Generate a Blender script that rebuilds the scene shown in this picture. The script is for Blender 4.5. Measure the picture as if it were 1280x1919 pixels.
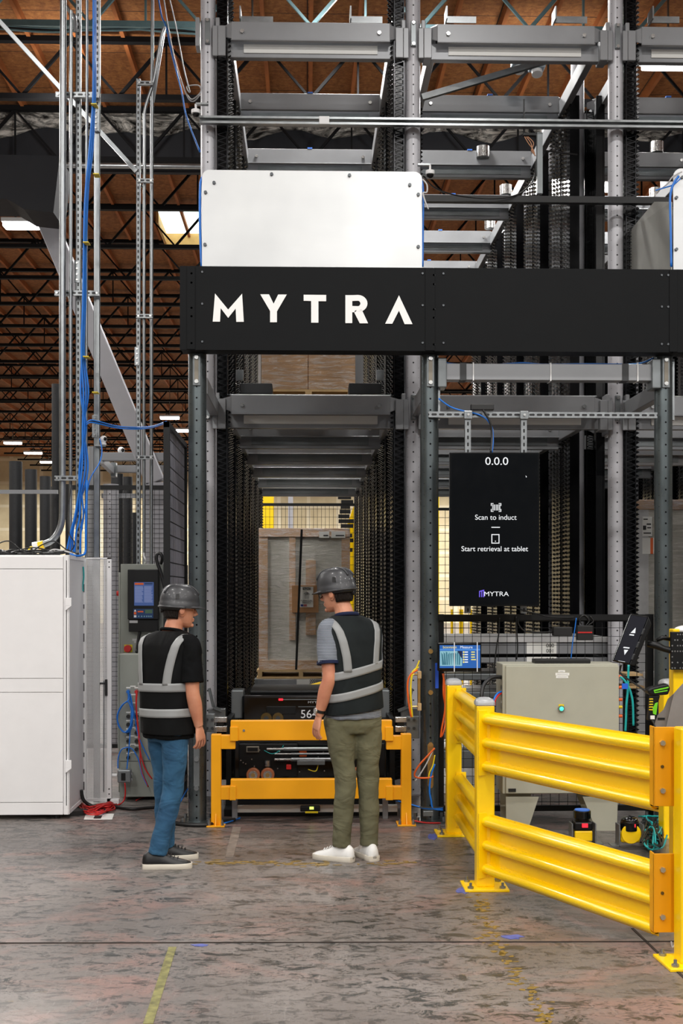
import bpy, bmesh, math, random
from mathutils import Vector, Matrix, Quaternion, noise
random.seed(7)
for o in list(bpy.data.objects): bpy.data.objects.remove(o)
SC = bpy.context.scene; COL = SC.collection; PI = math.pi
# ---------------------------------------------------------------- camera, world, exposure, lights
F = 2350.0; EYE = 1.68; HOR = 1110.0; YAW = math.atan(65/2350)
cd = bpy.data.cameras.new('camera'); cam = bpy.data.objects.new('camera', cd); COL.objects.link(cam)
cd.sensor_fit = 'VERTICAL'; cd.sensor_height = 36; cd.lens = F/1919*36; cd.shift_y = (HOR-959.5)/1919
cd.clip_end = 300
cam.location = (0, 0, EYE); cam.rotation_euler = (PI/2, 0, -YAW); SC.camera = cam
SC.view_settings.view_transform = 'Standard'; SC.view_settings.look = 'None'
SC.view_settings.exposure = 0.0; SC.view_settings.gamma = 1.0; SC.view_settings.use_curve_mapping = False
wd = bpy.data.worlds.new('world'); SC.world = wd; wd.use_nodes = True
bgn = wd.node_tree.nodes['Background']; bgn.inputs[0].default_value = (.86, .93, 1, 1); bgn.inputs[1].default_value = 0.13
LAMP_W = 185.0
def area(x, y, z, sx, sy, w, col=(1, .975, .94), rot=(0, 0, 0)):
    l = bpy.data.lights.new('lamp_or_fill_light', 'AREA'); l.shape = 'RECTANGLE'; l.size = sx; l.size_y = sy; l.energy = w; l.color = col
    o = bpy.data.objects.new('lamp_or_fill_light', l); COL.objects.link(o); o.location = (x, y, z); o.rotation_euler = rot
    return o
# ---------------------------------------------------------------- from a pixel of the 1280x1919 frame to a place
def ray(px, py):
    t = (px-640)/F; u = (HOR-py)/F
    return Vector((math.sin(YAW)+t*math.cos(YAW), math.cos(YAW)-t*math.sin(YAW), u))
def W(px, py, Y):
    r = ray(px, py); return Vector((0, 0, EYE)) + r*(Y/r.y)
def WX(px, py, X):
    r = ray(px, py); return Vector((0, 0, EYE)) + r*(X/r.x)
def G(px, py, h=0.0):
    r = ray(px, py); return Vector((0, 0, EYE)) + r*((h-EYE)/r.z)
# ---------------------------------------------------------------- materials
def srgb(h):
    h = h.lstrip('#'); v = [int(h[i:i+2], 16)/255 for i in (0, 2, 4)]
    return tuple((c/12.92 if c <= .04045 else ((c+.055)/1.055)**2.4) for c in v) + (1,)
class NT:
    def __init__(s, name):
        s.m = bpy.data.materials.new(name); s.m.use_nodes = True; s.t = s.m.node_tree; s.n = s.t.nodes; s.l = s.t.links
        s.b = s.n['Principled BSDF']; s.out = s.n['Material Output']
    def node(s, typ, **kw):
        n = s.n.new(typ)
        for k, v in kw.items(): setattr(n, k, v)
        return n
    def lk(s, a, b): s.l.new(a, b)
    def setin(s, sock, v):
        if hasattr(v, 'is_output'): s.l.new(v, sock)
        else: sock.default_value = v
    def math(s, op, a, b=0.0, c=0.0):
        n = s.n.new('ShaderNodeMath'); n.operation = op
        s.setin(n.inputs[0], a); s.setin(n.inputs[1], b); s.setin(n.inputs[2], c); return n.outputs[0]
    def coord(s, kind='Object'): return s.n.new('ShaderNodeTexCoord').outputs[kind]
    def sep(s, v):
        n = s.n.new('ShaderNodeSeparateXYZ'); s.l.new(v, n.inputs[0]); return n.outputs
    def mapping(s, v, scale=(1, 1, 1), rot=(0, 0, 0), loc=(0, 0, 0)):
        n = s.n.new('ShaderNodeMapping'); s.l.new(v, n.inputs[0]); n.inputs['Scale'].default_value = scale
        n.inputs['Rotation'].default_value = rot; n.inputs['Location'].default_value = loc; return n.outputs[0]
    def noise(s, v, scale, detail=4, rough=.55, dist=0):
        n = s.n.new('ShaderNodeTexNoise'); s.l.new(v, n.inputs['Vector']); n.inputs['Scale'].default_value = scale
        n.inputs['Detail'].default_value = detail; n.inputs['Roughness'].default_value = rough; n.inputs['Distortion'].default_value = dist
        return n.outputs[0]
    def voro(s, v, scale, feature='F1', out='Distance'):
        n = s.n.new('ShaderNodeTexVoronoi'); n.feature = feature; s.l.new(v, n.inputs['Vector']); n.inputs['Scale'].default_value = scale
        return n.outputs[out]
    def ramp(s, f, stops):
        n = s.n.new('ShaderNodeValToRGB'); s.l.new(f, n.inputs[0]); e = n.color_ramp.elements
        while len(e) < len(stops): e.new(.5)
        for i, (p, c) in enumerate(stops):
            e[i].position = p; e[i].color = c if not isinstance(c, (int, float)) else (c, c, c, 1)
        return n.outputs[0]
    def mix(s, f, a, b, blend='MIX'):
        n = s.n.new('ShaderNodeMix'); n.data_type = 'RGBA'; n.blend_type = blend
        s.setin(n.inputs[0], f); s.setin(n.inputs[6], a); s.setin(n.inputs[7], b); return n.outputs[2]
    def bump(s, h, strength=.2, dist=.01):
        n = s.n.new('ShaderNodeBump'); s.l.new(h, n.inputs['Height']); n.inputs['Strength'].default_value = strength
        n.inputs['Distance'].default_value = dist; s.l.new(n.outputs[0], s.b.inputs['Normal'])
    def base(s, v): s.setin(s.b.inputs['Base Color'], v)
    def rough(s, v): s.setin(s.b.inputs['Roughness'], v)
def pm(name, col, rough=.5, metal=0.0, var=.06, scale=9, bump=0.0, bscale=60, coat=0.0, stretch=(1, 1, 1), spec=None):
    t = NT(name); c = srgb(col) if isinstance(col, str) else tuple(col)+(1,)
    v = t.mapping(t.coord(), stretch)
    n = t.noise(v, scale)
    dk = tuple(x*(1-var*2) for x in c[:3])+(1,); lt = tuple(min(1, x*(1+var)) for x in c[:3])+(1,)
    t.base(t.ramp(n, [(.3, dk), (.7, lt)]))
    t.rough(t.math('ADD', rough-.06, t.math('MULTIPLY', n, .12)))
    t.b.inputs['Metallic'].default_value = metal; t.b.inputs['Coat Weight'].default_value = coat
    if spec is not None: t.b.inputs['Specular IOR Level'].default_value = spec
    if bump: t.bump(t.noise(v, bscale, 3), bump, .004)
    return t.m
def em(name, col, strength=1.0):
    t = NT(name); t.base((.01, .01, .01, 1)); t.b.inputs['Emission Color'].default_value = srgb(col)
    t.b.inputs['Emission Strength'].default_value = strength; t.rough(.3); return t.m
M = {}
M['black'] = pm('black_powder', '#090a0b', .42, spec=.35)
M['blackgloss'] = pm('black_gloss', '#08090a', .16, var=.02)
M['darkgrey'] = pm('dark_grey', '#2a2c2e', .5)
M['rail'] = pm('rail_black', '#08080a', .22, 0, spec=.22)
M['rack'] = pm('rack_paint', '#8d8f92', .38, .25, var=.05, scale=3)
M['rackdark'] = pm('rack_galvanised', '#7b8082', .35, .55, var=.10, scale=4)
M['galv'] = pm('galvanised', '#979b9d', .32, .85, var=.08, scale=12)
M['steel'] = pm('steel', '#c8c8c6', .28, .95, var=.08, scale=30)
M['brass'] = pm('brass', '#c9a66b', .3, .9)
M['yellow'] = pm('safety_yellow', '#ffd200', .30, 0, var=.01, scale=2, coat=.25)
M['yelloworange'] = pm('bracket_orange', '#e79c00', .38, 0, var=.03, scale=2)
M['amber'] = pm('barrier_amber', '#f5a800', .42, 0, var=.03, scale=3)
M['white'] = pm('cabinet_white', '#e9e8e8', .45, 0, var=.01)
M['whitepl'] = pm('white_plastic', '#e6e6e6', .35, 0, var=.02)
M['boxgrey'] = pm('enclosure_grey', '#8f938b', .5, 0, var=.02, bump=.08, bscale=300)
M['boxbeige'] = pm('enclosure_beige', '#a9a898', .5, 0, var=.02, bump=.08, bscale=300)
M['screen'] = pm('screen_black', '#050608', .12, var=.01)
M['ewhite'] = em('text_white', '#f4f6f8', 1.0)
M['epurple'] = em('logo_violet', '#7a62f0', 1.0)
M['eblue'] = em('screen_blue', '#1c62b4', .9)
M['enavy'] = em('screen_navy', '#101b44', .9)
M['ecyan'] = em('screen_cyan', '#8fc4d0', .9)
M['eyellow'] = em('screen_yellow', '#f0e070', 1.0)
M['egreen'] = em('lamp_green', '#30ffa0', 4.0)
M['ered'] = em('display_red', '#ff2030', 2.0)
M['lamp'] = em('lamp_glow', '#ffffff', 14.0)
M['blue'] = pm('cable_blue', '#1671d0', .4, var=.05)
M['red'] = pm('cable_red', '#c22320', .4)
M['orange'] = pm('cable_orange', '#e8641c', .4)
M['cyan'] = pm('cable_teal', '#14a0a0', .4)
M['cyellow'] = pm('cable_yellow', '#e8cc18', .4)
M['cblack'] = pm('cable_black', '#121212', .45)
M['cgrey'] = pm('cable_grey', '#bdbdbd', .5)
M['teal'] = pm('joist_teal', '#7fa3aa', .4, .4)
M['joist'] = pm('joist_black', '#0c0c0e', .7, spec=.2)
M['lumber'] = pm('lumber', '#a8622e', .8, 0, var=.12, scale=3)
M['pallet'] = pm('pallet_wood', '#c8a878', .75, 0, var=.12, scale=6)
M['paper'] = pm('label_paper', '#e9e9e4', .6, var=.01)
M['ink'] = pm('ink', '#111111', .6, var=.01)
M['blacktext'] = M['ink']
M['navy'] = pm('curtain_navy', '#17191f', .75)
M['brace'] = pm('brace_paint', '#aaaab0', .5, 0, var=.02)
M['sign'] = pm('sign_black', '#0c0e10', .62, 0, var=.04, scale=5, spec=.16)
M['signwhite'] = pm('sign_white', '#f2f2f0', .5, 0, var=.01)
M['bolt'] = pm('bolt_dark', '#55585b', .35, .8)
M['green'] = pm('grip_green', '#6fd020', .4)
M['dirtyblue'] = pm('tape_blue', '#3f78d8', .5)
M['glass'] = None
def floor_mat():
    t = NT('worn_concrete'); v = t.coord(); big = t.noise(v, .55, 5, .6, .4); mid = t.noise(v, 2.2, 6, .65, .6)
    a = t.ramp(big, [(.28, srgb('#5f5b59')), (.5, srgb('#736d69')), (.72, srgb('#827a75'))])
    red = t.ramp(t.noise(t.mapping(v, (.8, 1.3, 1), loc=(3, 7, 0)), 1.1, 5, .7, .8), [(.50, 0.0), (.62, .75)])
    a = t.mix(t.math('MULTIPLY', red, .8), a, srgb('#96736a'))
    st = t.mapping(v, (1.0, 1.7, 1), rot=(0, 0, .1))
    fl = t.noise(st, 7.5, 9, .8, .7)
    zone = t.ramp(t.noise(t.mapping(v, loc=(9, 2, 0)), .8, 3, .6), [(.30, .35), (.5, 1.0)])
    flake = t.ramp(fl, [(.53, 0.0), (.555, 1.0)])
    fl2 = t.ramp(t.noise(st, 24, 5, .7, 1.0), [(.56, 0.0), (.6, 1.0)])
    k = t.math('MULTIPLY', t.math('MAXIMUM', flake, t.math('MULTIPLY', fl2, .7)), zone)
    a = t.mix(k, a, srgb('#2b2e2d'))
    sc = t.ramp(t.noise(t.mapping(v, (14, 1.2, 1), rot=(0, 0, .9)), 5, 3, .8, .4), [(.6, 0.0), (.66, 1.0)])
    a = t.mix(t.math('MULTIPLY', sc, .18), a, srgb('#b5aca6'))
    ys = t.ramp(t.noise(t.mapping(v, loc=(-4, 1, 0)), 3.1, 6, .8, .8), [(.66, 0.0), (.70, 1.0)])
    a = t.mix(t.math('MULTIPLY', ys, .35), a, srgb('#8a7434'))
    a = t.mix(t.ramp(mid, [(.3, .35), (.6, 0.0)]), a, srgb('#55504d'))
    t.base(a)
    r = t.math('ADD', .2, t.math('MULTIPLY', mid, .34)); r = t.math('ADD', r, t.math('MULTIPLY', k, -.05)); t.rough(r)
    t.bump(t.math('ADD', t.math('MULTIPLY', k, -1.0), t.math('MULTIPLY', t.noise(v, 14, 6, .7), .6)), .35, .004)
    return t.m
def osb_mat():
    t = NT('osb_ceiling'); v = t.coord(); n = t.noise(t.mapping(v, (1, 1.4, 1)), 11, 6, .8, .3)
    c = t.voro(t.mapping(v, (2, 1, 1)), 9, 'F1', 'Color'); ch = t.sep(c)[0]
    a = t.ramp(n, [(.25, srgb('#5e351a')), (.5, srgb('#96602f')), (.75, srgb('#bb7f48'))])
    a = t.mix(t.math('MULTIPLY', ch, .35), a, srgb('#56290f')); X = t.sep(v)
    # sheet joints every 2.44 m along x and 1.22 m along y
    j1 = t.math('LESS_THAN', t.math('FRACT', t.math('DIVIDE', X[0], 2.44)), .006)
    j2 = t.math('LESS_THAN', t.math('FRACT', t.math('DIVIDE', X[1], 1.22)), .012)
    a = t.mix(t.math('MAXIMUM', j1, j2), a, srgb('#2a1408')); t.base(a); t.rough(.85); return t.m
def wall_mat():
    t = NT('beige_wall'); v = t.coord(); X = t.sep(v)
    n = t.noise(v, 1.5, 3); a = t.ramp(n, [(.3, srgb('#c4b490')), (.7, srgb('#d6c8a4'))])
    j1 = t.math('LESS_THAN', t.math('FRACT', t.math('DIVIDE', X[0], 1.6)), .12)
    j2 = t.math('LESS_THAN', t.math('FRACT', t.math('DIVIDE', X[2], 1.25)), .12)
    jj = t.math('MAXIMUM', j1, j2)
    a = t.mix(t.math('MULTIPLY', jj, .55), a, srgb('#ece4cc')); t.base(a); t.rough(.8); return t.m
def holed(name, col, rough, metal, pitch=.0825, r=.0068, side=.045, var=.08, scale=3, streak=False):
    """round or square upright with a column of punched holes up the middle and small ones along both edges"""
    t = NT(name); v = t.coord(); X = t.sep(v); c = srgb(col)
    n = t.noise(t.mapping(v, (1, 1, .35 if streak else 1)), scale, 5)
    a = t.ramp(n, [(.3, tuple(x*(1-var*2.2) for x in c[:3])+(1,)), (.7, tuple(min(1, x*(1+var)) for x in c[:3])+(1,))])
    def hole(cx, p, rad, off=0.0):
        dx = t.math('SUBTRACT', t.math('ABSOLUTE', X[0]), cx)
        dz = t.math('MULTIPLY', t.math('SUBTRACT', t.math('FRACT', t.math('ADD', t.math('DIVIDE', X[2], p), off)), .5), p)
        d = t.math('SQRT', t.math('ADD', t.math('MULTIPLY', dx, dx), t.math('MULTIPLY', dz, dz)))
        return t.math('LESS_THAN', d, rad)
    h = hole(0.0, pitch, r)
    if side: h = t.math('MAXIMUM', h, hole(side, pitch, r*.34, .5))
    t.base(t.mix(h, a, (.004, .004, .005, 1)))
    t.b.inputs['Metallic'].default_value = metal
    t.rough(t.math('ADD', rough, t.math('MULTIPLY', n, .12)))
    t.bump(t.math('SUBTRACT', 1.0, h), .6, .003)
    return t.m
def slotted(name, pitch=.05, hw=.0065, hl=.014, axis=2, col='#9a9ea0'):
    t = NT(name); v = t.coord(); X = t.sep(v)
    la = X[axis]; wa = X[0] if axis == 2 else X[2]
    n = t.noise(v, 30, 4); c = srgb(col)
    a = t.ramp(n, [(.3, tuple(x*.72 for x in c[:3])+(1,)), (.7, c)])
    dz = t.math('MULTIPLY', t.math('SUBTRACT', t.math('FRACT', t.math('DIVIDE', la, pitch)), .5), pitch)
    dz = t.math('MAXIMUM', t.math('SUBTRACT', t.math('ABSOLUTE', dz), hl-hw), 0.0)
    d = t.math('SQRT', t.math('ADD', t.math('MULTIPLY', wa, wa), t.math('MULTIPLY', dz, dz)))
    h = t.math('LESS_THAN', d, hw)
    t.base(t.mix(h, a, (.006, .006, .007, 1))); t.rough(.36)
    t.setin(t.b.inputs['Metallic'], t.math('MULTIPLY', t.math('SUBTRACT', 1.0, h), .8)); return t.m
def perf_mat(name, col, pitch=.0075, frac=.31, ax=(0, 2)):
    t = NT(name); v = t.coord(); X = t.sep(v); p = pitch
    u = t.math('DIVIDE', X[ax[0]], p); w = t.math('DIVIDE', X[ax[1]], p)
    def cell(o):
        a = t.math('SUBTRACT', t.math('FRACT', t.math('ADD', u, o)), .5); b = t.math('SUBTRACT', t.math('FRACT', t.math('ADD', w, o)), .5)
        return t.math('LESS_THAN', t.math('ADD', t.math('MULTIPLY', a, a), t.math('MULTIPLY', b, b)), frac*frac)
    h = t.math('MAXIMUM', cell(0.0), cell(.5))
    t.base(srgb(col)); t.rough(.5); t.setin(t.b.inputs['Alpha'], t.math('SUBTRACT', 1.0, h)); return t.m
M['floor'] = floor_mat(); M['osb'] = osb_mat(); M['wall'] = wall_mat()
M['post'] = holed('rack_post', '#b9b9be', .34, .12, side=.045)
M['column'] = holed('entry_column', '#666e70', .22, .75, pitch=.0825, side=.045, var=.22, scale=5, streak=True)
M['dcolumn'] = holed('stub_post', '#1f2022', .45, .2, side=0)
M['slot'] = slotted('slotted_strut'); M['slotx'] = slotted('slotted_strut_level', axis=0, pitch=.055, hw=.008, hl=.02)
M['smallslot'] = slotted('small_slotted', pitch=.03, hw=.004, hl=.008)
M['perf'] = perf_mat('perforated_white', '#dcdcdc', frac=.25); M['perfside'] = perf_mat('perforated_side', '#e6e6e6', ax=(1, 2), frac=.22)
def alu_mat():
    t = NT('brushed_aluminium'); v = t.coord(); n = t.noise(t.mapping(v, (1, 1, 45)), 5, 3, .6)
    n2 = t.noise(v, 1.3, 3)
    t.base(t.ramp(n2, [(.3, (.46, .47, .475, 1)), (.7, (.56, .57, .57, 1))])); t.b.inputs['Metallic'].default_value = .85
    t.rough(t.math('ADD', .34, t.math('MULTIPLY', n, .14))); t.bump(n2, .05, .02); return t.m
M['alu'] = alu_mat()
def card_mat(name, col, wrapped):
    t = NT(name); v = t.coord(); n = t.noise(t.mapping(v, (1, 1, 6)), 3, 4); c = srgb(col)
    a = t.ramp(n, [(.3, tuple(x*.86 for x in c[:3])+(1,)), (.7, c)])
    if wrapped:
        w = t.noise(t.mapping(v, (1.3, 1.3, 8)), 3.2, 7, .8, 1.2)
        s = t.ramp(w, [(.47, 0.0), (.62, .8)])
        a = t.mix(s, a, srgb('#efeae4'))  # whitish streaks paint the stretch film's highlights into the colour
        t.b.inputs['Coat Weight'].default_value = .9; t.b.inputs['Coat Roughness'].default_value = .12
        b = t.node('ShaderNodeBump'); t.lk(w, b.inputs['Height']); b.inputs['Strength'].default_value = .9; b.inputs['Distance'].default_value = .03
        t.lk(b.outputs[0], t.b.inputs['Coat Normal']); t.lk(b.outputs[0], t.b.inputs['Normal'])
    t.base(a); t.rough(.6); return t.m
M['card'] = card_mat('cardboard', '#b98a5e', False); M['cardwrap'] = card_mat('wrapped_cardboard', '#dab088', True)
M['panelwrap'] = card_mat('wrapped_grey_panel', '#d6d4c8', True)
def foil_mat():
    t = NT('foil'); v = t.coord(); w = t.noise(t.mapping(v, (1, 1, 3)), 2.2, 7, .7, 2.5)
    t.base(t.ramp(w, [(.38, srgb('#1d1c1b')), (.5, srgb('#a8a59e')), (.6, srgb('#fffaf2'))])); t.b.inputs['Metallic'].default_value = .15; t.rough(.3)  # shine and dark reflections of the crumples painted into a mostly diffuse colour
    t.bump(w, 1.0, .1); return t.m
M['foil'] = foil_mat()
# ---------------------------------------------------------------- mesh builder
class MB:
    def __init__(s): s.v = []; s.f = []
    def _add(s, vs, fs):
        n = len(s.v); s.v += [Vector(a) for a in vs]; s.f += [tuple(i+n for i in f) for f in fs]; return s
    def box(s, c, d, rot=None):
        x, y, z = [a/2 for a in d]
        vs = [Vector((i*x, j*y, k*z)) for i in (-1, 1) for j in (-1, 1) for k in (-1, 1)]
        if rot is not None: vs = [rot @ a for a in vs]
        c = Vector(c)
        return s._add([a+c for a in vs], [(0, 1, 3, 2), (4, 6, 7, 5), (0, 4, 5, 1), (2, 3, 7, 6), (0, 2, 6, 4), (1, 5, 7, 3)])
    def b6(s, x0, x1, y0, y1, z0, z1): return s.box(((x0+x1)/2, (y0+y1)/2, (z0+z1)/2), (abs(x1-x0), abs(y1-y0), abs(z1-z0)))
    def px(s, x0, y0, x1, y1, Y, dep):
        """box whose front face fills a pixel rectangle at world depth Y and which goes dep metres back"""
        a = W(x0, y1, Y); b = W(x1, y0, Y); return s.b6(a.x, b.x, Y, Y+dep, a.z, b.z)
    def bar(s, p, q, w, h, up=(0, 0, 1)):
        p = Vector(p); q = Vector(q); d = (q-p); L = d.length; d.normalize(); up = Vector(up)
        if abs(d.dot(up)) > .99: up = Vector((0, 1, 0))
        x = d.cross(up).normalized(); z = x.cross(d)
        return s.box((p+q)/2, (w, L, h), Matrix((x, d, z)).transposed())
    def cyl(s, p, q, r, n=12, r2=None, cap=True):
        p = Vector(p); q = Vector(q); d = (q-p).normalized(); a = d.orthogonal().normalized(); b = d.cross(a); r2 = r if r2 is None else r2
        vs = [p+(a*math.cos(t)+b*math.sin(t))*r for t in [2*PI*i/n for i in range(n)]] + [q+(a*math.cos(t)+b*math.sin(t))*r2 for t in [2*PI*i/n for i in range(n)]]
        fs = [(i, (i+1) % n, n+(i+1) % n, n+i) for i in range(n)]
        if cap: fs += [tuple(range(n-1, -1, -1)), tuple(range(n, 2*n))]
        return s._add(vs, fs)
    def tube(s, pts, r, n=8, closed=False):
        pts = [Vector(p) for p in pts]; m = len(pts); rs = r if isinstance(r, (list, tuple)) else [r]*m
        ref = None; vs = []; 
        for i, p in enumerate(pts):
            d = (pts[min(i+1, m-1)]-pts[max(i-1, 0)]).normalized()
            ref = d.orthogonal().normalized() if ref is None else (ref-d*ref.dot(d)).normalized()
            b = d.cross(ref)
            vs += [p+(ref*math.cos(2*PI*k/n)+b*math.sin(2*PI*k/n))*rs[i] for k in range(n)]
        fs = [(i*n+k, i*n+(k+1) % n, (i+1)*n+(k+1) % n, (i+1)*n+k) for i in range(m-1) for k in range(n)]
        fs += [tuple(range(n-1, -1, -1)), tuple(range((m-1)*n, m*n))]
        return s._add(vs, fs)
    def lathe(s, prof, c=(0, 0, 0), n=20, rot=None):
        c = Vector(c); vs = []
        for r, z in prof:
            for k in range(n):
                v = Vector((r*math.cos(2*PI*k/n), r*math.sin(2*PI*k/n), z)); vs.append((rot @ v if rot is not None else v)+c)
        m = len(prof); fs = [(i*n+k, i*n+(k+1) % n, (i+1)*n+(k+1) % n, (i+1)*n+k) for i in range(m-1) for k in range(n)]
        fs += [tuple(range(n-1, -1, -1)), tuple(range((m-1)*n, m*n))]
        return s._add(vs, fs)
    def prism(s, poly, d):
        """polygon (list of 3-D points) pushed along d"""
        n = len(poly); d = Vector(d); a = [Vector(p) for p in poly]
        return s._add(a+[p+d for p in a], [tuple(range(n)), tuple(range(2*n-1, n-1, -1))]+[(i, n+i, n+(i+1) % n, (i+1) % n) for i in range(n)])
    def ell(s, c, r, n=16, m=10, rot=None):
        c = Vector(c); prof = []
        vs = []
        for j in range(1, m):
            t = PI*j/m
            for k in range(n):
                v = Vector((r[0]*math.sin(t)*math.cos(2*PI*k/n), r[1]*math.sin(t)*math.sin(2*PI*k/n), r[2]*math.cos(t)))
                vs.append((rot @ v if rot is not None else v)+c)
        t0 = Vector((0, 0, r[2])); t1 = -t0
        if rot is not None: t0 = rot @ t0; t1 = rot @ t1
        vs += [c+t0, c+t1]; A = len(vs)-2; B = A+1
        fs = [(i*n+k, i*n+(k+1) % n, (i+1)*n+(k+1) % n, (i+1)*n+k) for i in range(m-2) for k in range(n)]
        fs += [(A, (k+1) % n, k) for k in range(n)] + [(B, (m-2)*n+k, (m-2)*n+(k+1) % n) for k in range(n)]
        return s._add(vs, fs)
    def loft(s, rings, cap=True, close=True):
        n = len(rings[0]); vs = [v for r in rings for v in r]; m = len(rings)
        fs = [(i*n+k, i*n+(k+1) % n, (i+1)*n+(k+1) % n, (i+1)*n+k) for i in range(m-1) for k in range(n if close else n-1)]
        if cap: fs += [tuple(range(n-1, -1, -1)), tuple(range((m-1)*n, m*n))]
        return s._add(vs, fs)
    def build(s, name, mat, parent=None, bevel=0.0, smooth=False, seg=2, angle=40, local=False, sub=0):
        me = bpy.data.meshes.new(name); off = Vector((0, 0, 0)); q = parent
        while q is not None and not local: off += q.location; q = q.parent
        me.from_pydata([v-off for v in s.v], [], s.f)
        bm = bmesh.new(); bm.from_mesh(me); bmesh.ops.recalc_face_normals(bm, faces=bm.faces); bm.to_mesh(me); bm.free()
        me.materials.append(M[mat] if isinstance(mat, str) else mat)
        o = bpy.data.objects.new(name, me); COL.objects.link(o); o.parent = parent
        if smooth:
            for p in me.polygons: p.use_smooth = True
            if smooth == 'auto':
                bm = bmesh.new(); bm.from_mesh(me)
                for e in bm.edges:
                    if len(e.link_faces) != 2 or e.calc_face_angle(0) > math.radians(angle): e.smooth = False
                bm.to_mesh(me); bm.free()
        if bevel:
            b = o.modifiers.new('bevel', 'BEVEL'); b.width = bevel; b.segments = seg; b.limit_method = 'ANGLE'; b.angle_limit = math.radians(angle)
        if sub:
            b = o.modifiers.new('subsurf', 'SUBSURF'); b.levels = sub; b.render_levels = sub
        return o
def tag(o, label=None, cat=None, group=None, kind=None):
    if label: o['label'] = label
    if cat: o['category'] = cat
    if group: o['group'] = group
    if kind: o['kind'] = kind
    return o
def empty(name, loc, label, cat, group=None, rz=0):
    o = bpy.data.objects.new(name, None); COL.objects.link(o); o.location = loc; o.rotation_euler.z = rz; o.empty_display_size = .1
    return tag(o, label, cat, group)
def single(mb, name, mat, loc, label, cat, group=None, **kw):
    """a one-mesh thing whose origin sits at loc"""
    loc = Vector(loc); mb.v = [v-loc for v in mb.v]; o = mb.build(name, mat, None, **kw); o.location = loc
    return tag(o, label, cat, group)
def copy_tree(o, parent=None, mats=None):
    c = o.copy(); COL.objects.link(c); c.parent = parent
    for ch in [x for x in bpy.data.objects if x.parent == o]: copy_tree(ch, c)
    return c
def smoothpath(pts, k=6):
    pts = [Vector(p) for p in pts]; out = []
    P_ = [pts[0]]+pts+[pts[-1]]
    for i in range(1, len(P_)-2):
        a, b, c, d = P_[i-1], P_[i], P_[i+1], P_[i+2]
        for j in range(k):
            t = j/k
            out.append(.5*((2*b)+(c-a)*t+(2*a-5*b+4*c-d)*t*t+(-a+3*b-3*c+d)*t**3))
    out.append(pts[-1]); return out
def cable(name, mat, pts, r, label, cat='cable', group=None, k=6):
    p = smoothpath(pts, k); mb = MB().tube(p, r, 7)
    return single(mb, name, mat, pts[0], label, cat, group, smooth=True)
FONTCACHE = {}
def text(s, parent, name, mat, origin, size, align='CENTER', normal='front', rot=None, depth=.0015, bold=0.0, label=None, sx=1.0):
    """text as a thin mesh; faces the camera side (-Y) unless rot is given"""
    c = bpy.data.curves.new(name, 'FONT'); c.body = s; c.size = size; c.align_x = align; c.extrude = depth; c.offset = bold
    o = bpy.data.objects.new(name, c); COL.objects.link(o); bpy.context.view_layer.update()
    me = bpy.data.meshes.new_from_object(o.evaluated_get(bpy.context.evaluated_depsgraph_get())); me.name = name
    bpy.data.objects.remove(o); bpy.data.curves.remove(c)
    R = Matrix.Rotation(PI/2, 4, 'X')
    if rot is not None: R = rot.to_4x4() @ R
    off = Vector((0, 0, 0)); q = parent
    while q is not None: off += q.location; q = q.parent
    me.transform(Matrix.Translation(Vector(origin)-off) @ R @ Matrix.Diagonal((sx, 1, 1, 1))); me.materials.clear(); me.materials.append(M[mat])
    o = bpy.data.objects.new(name, me); COL.objects.link(o); o.parent = parent
    if label: o['label'] = label
    return o
def struct(o): o['kind'] = 'structure'; return o
# ---------------------------------------------------------------- the hall
CH = 9.0
XL, XR, YB, YF = -26, 34, -14, 68
struct(MB().b6(XL, XR, YB, YF, -.3, 0).build('floor', 'floor'))
ceil = struct(MB().b6(XL, XR, YB, YF, CH, CH+.2).build('ceiling', 'osb'))
pl = MB()
x = -14.0
while x < 20:
    pl.b6(x, x+.05, 8, YF, CH-.12, CH); x += .61*(1 if x < 8 else 2)
struct(pl.build('ceiling_purlins', 'lumber', ceil))
struct(MB().b6(XL, XR, YF, YF+.2, 0, CH).build('wall_back', 'wall'))
struct(MB().b6(XL-.2, XL, YB, YF, 0, CH).build('wall_left', 'wall'))
struct(MB().b6(XR, XR+.2, YB, YF, 0, CH).build('wall_right', 'wall'))
# floor joints as thin dark grooves
j = MB(); a = G(-60, 1768); b = G(1215, 1765); j.bar(Vector((a.x, a.y, .0015)), Vector((b.x, b.y, .0015)), .012, .003)
b2 = G(1300, 1850); c0 = G(1185, 1740); j.bar(Vector((c0.x, c0.y, .0015)), Vector((b2.x, b2.y, .0015)), .013, .003)
j.bar(Vector((b.x, b.y, .0015)), Vector((b.x+3, b.y+.02, .0015)), .012, .003)
struct(j.build('floor_joint', pm('joint_dirt', '#2a2019', .9)))
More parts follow.
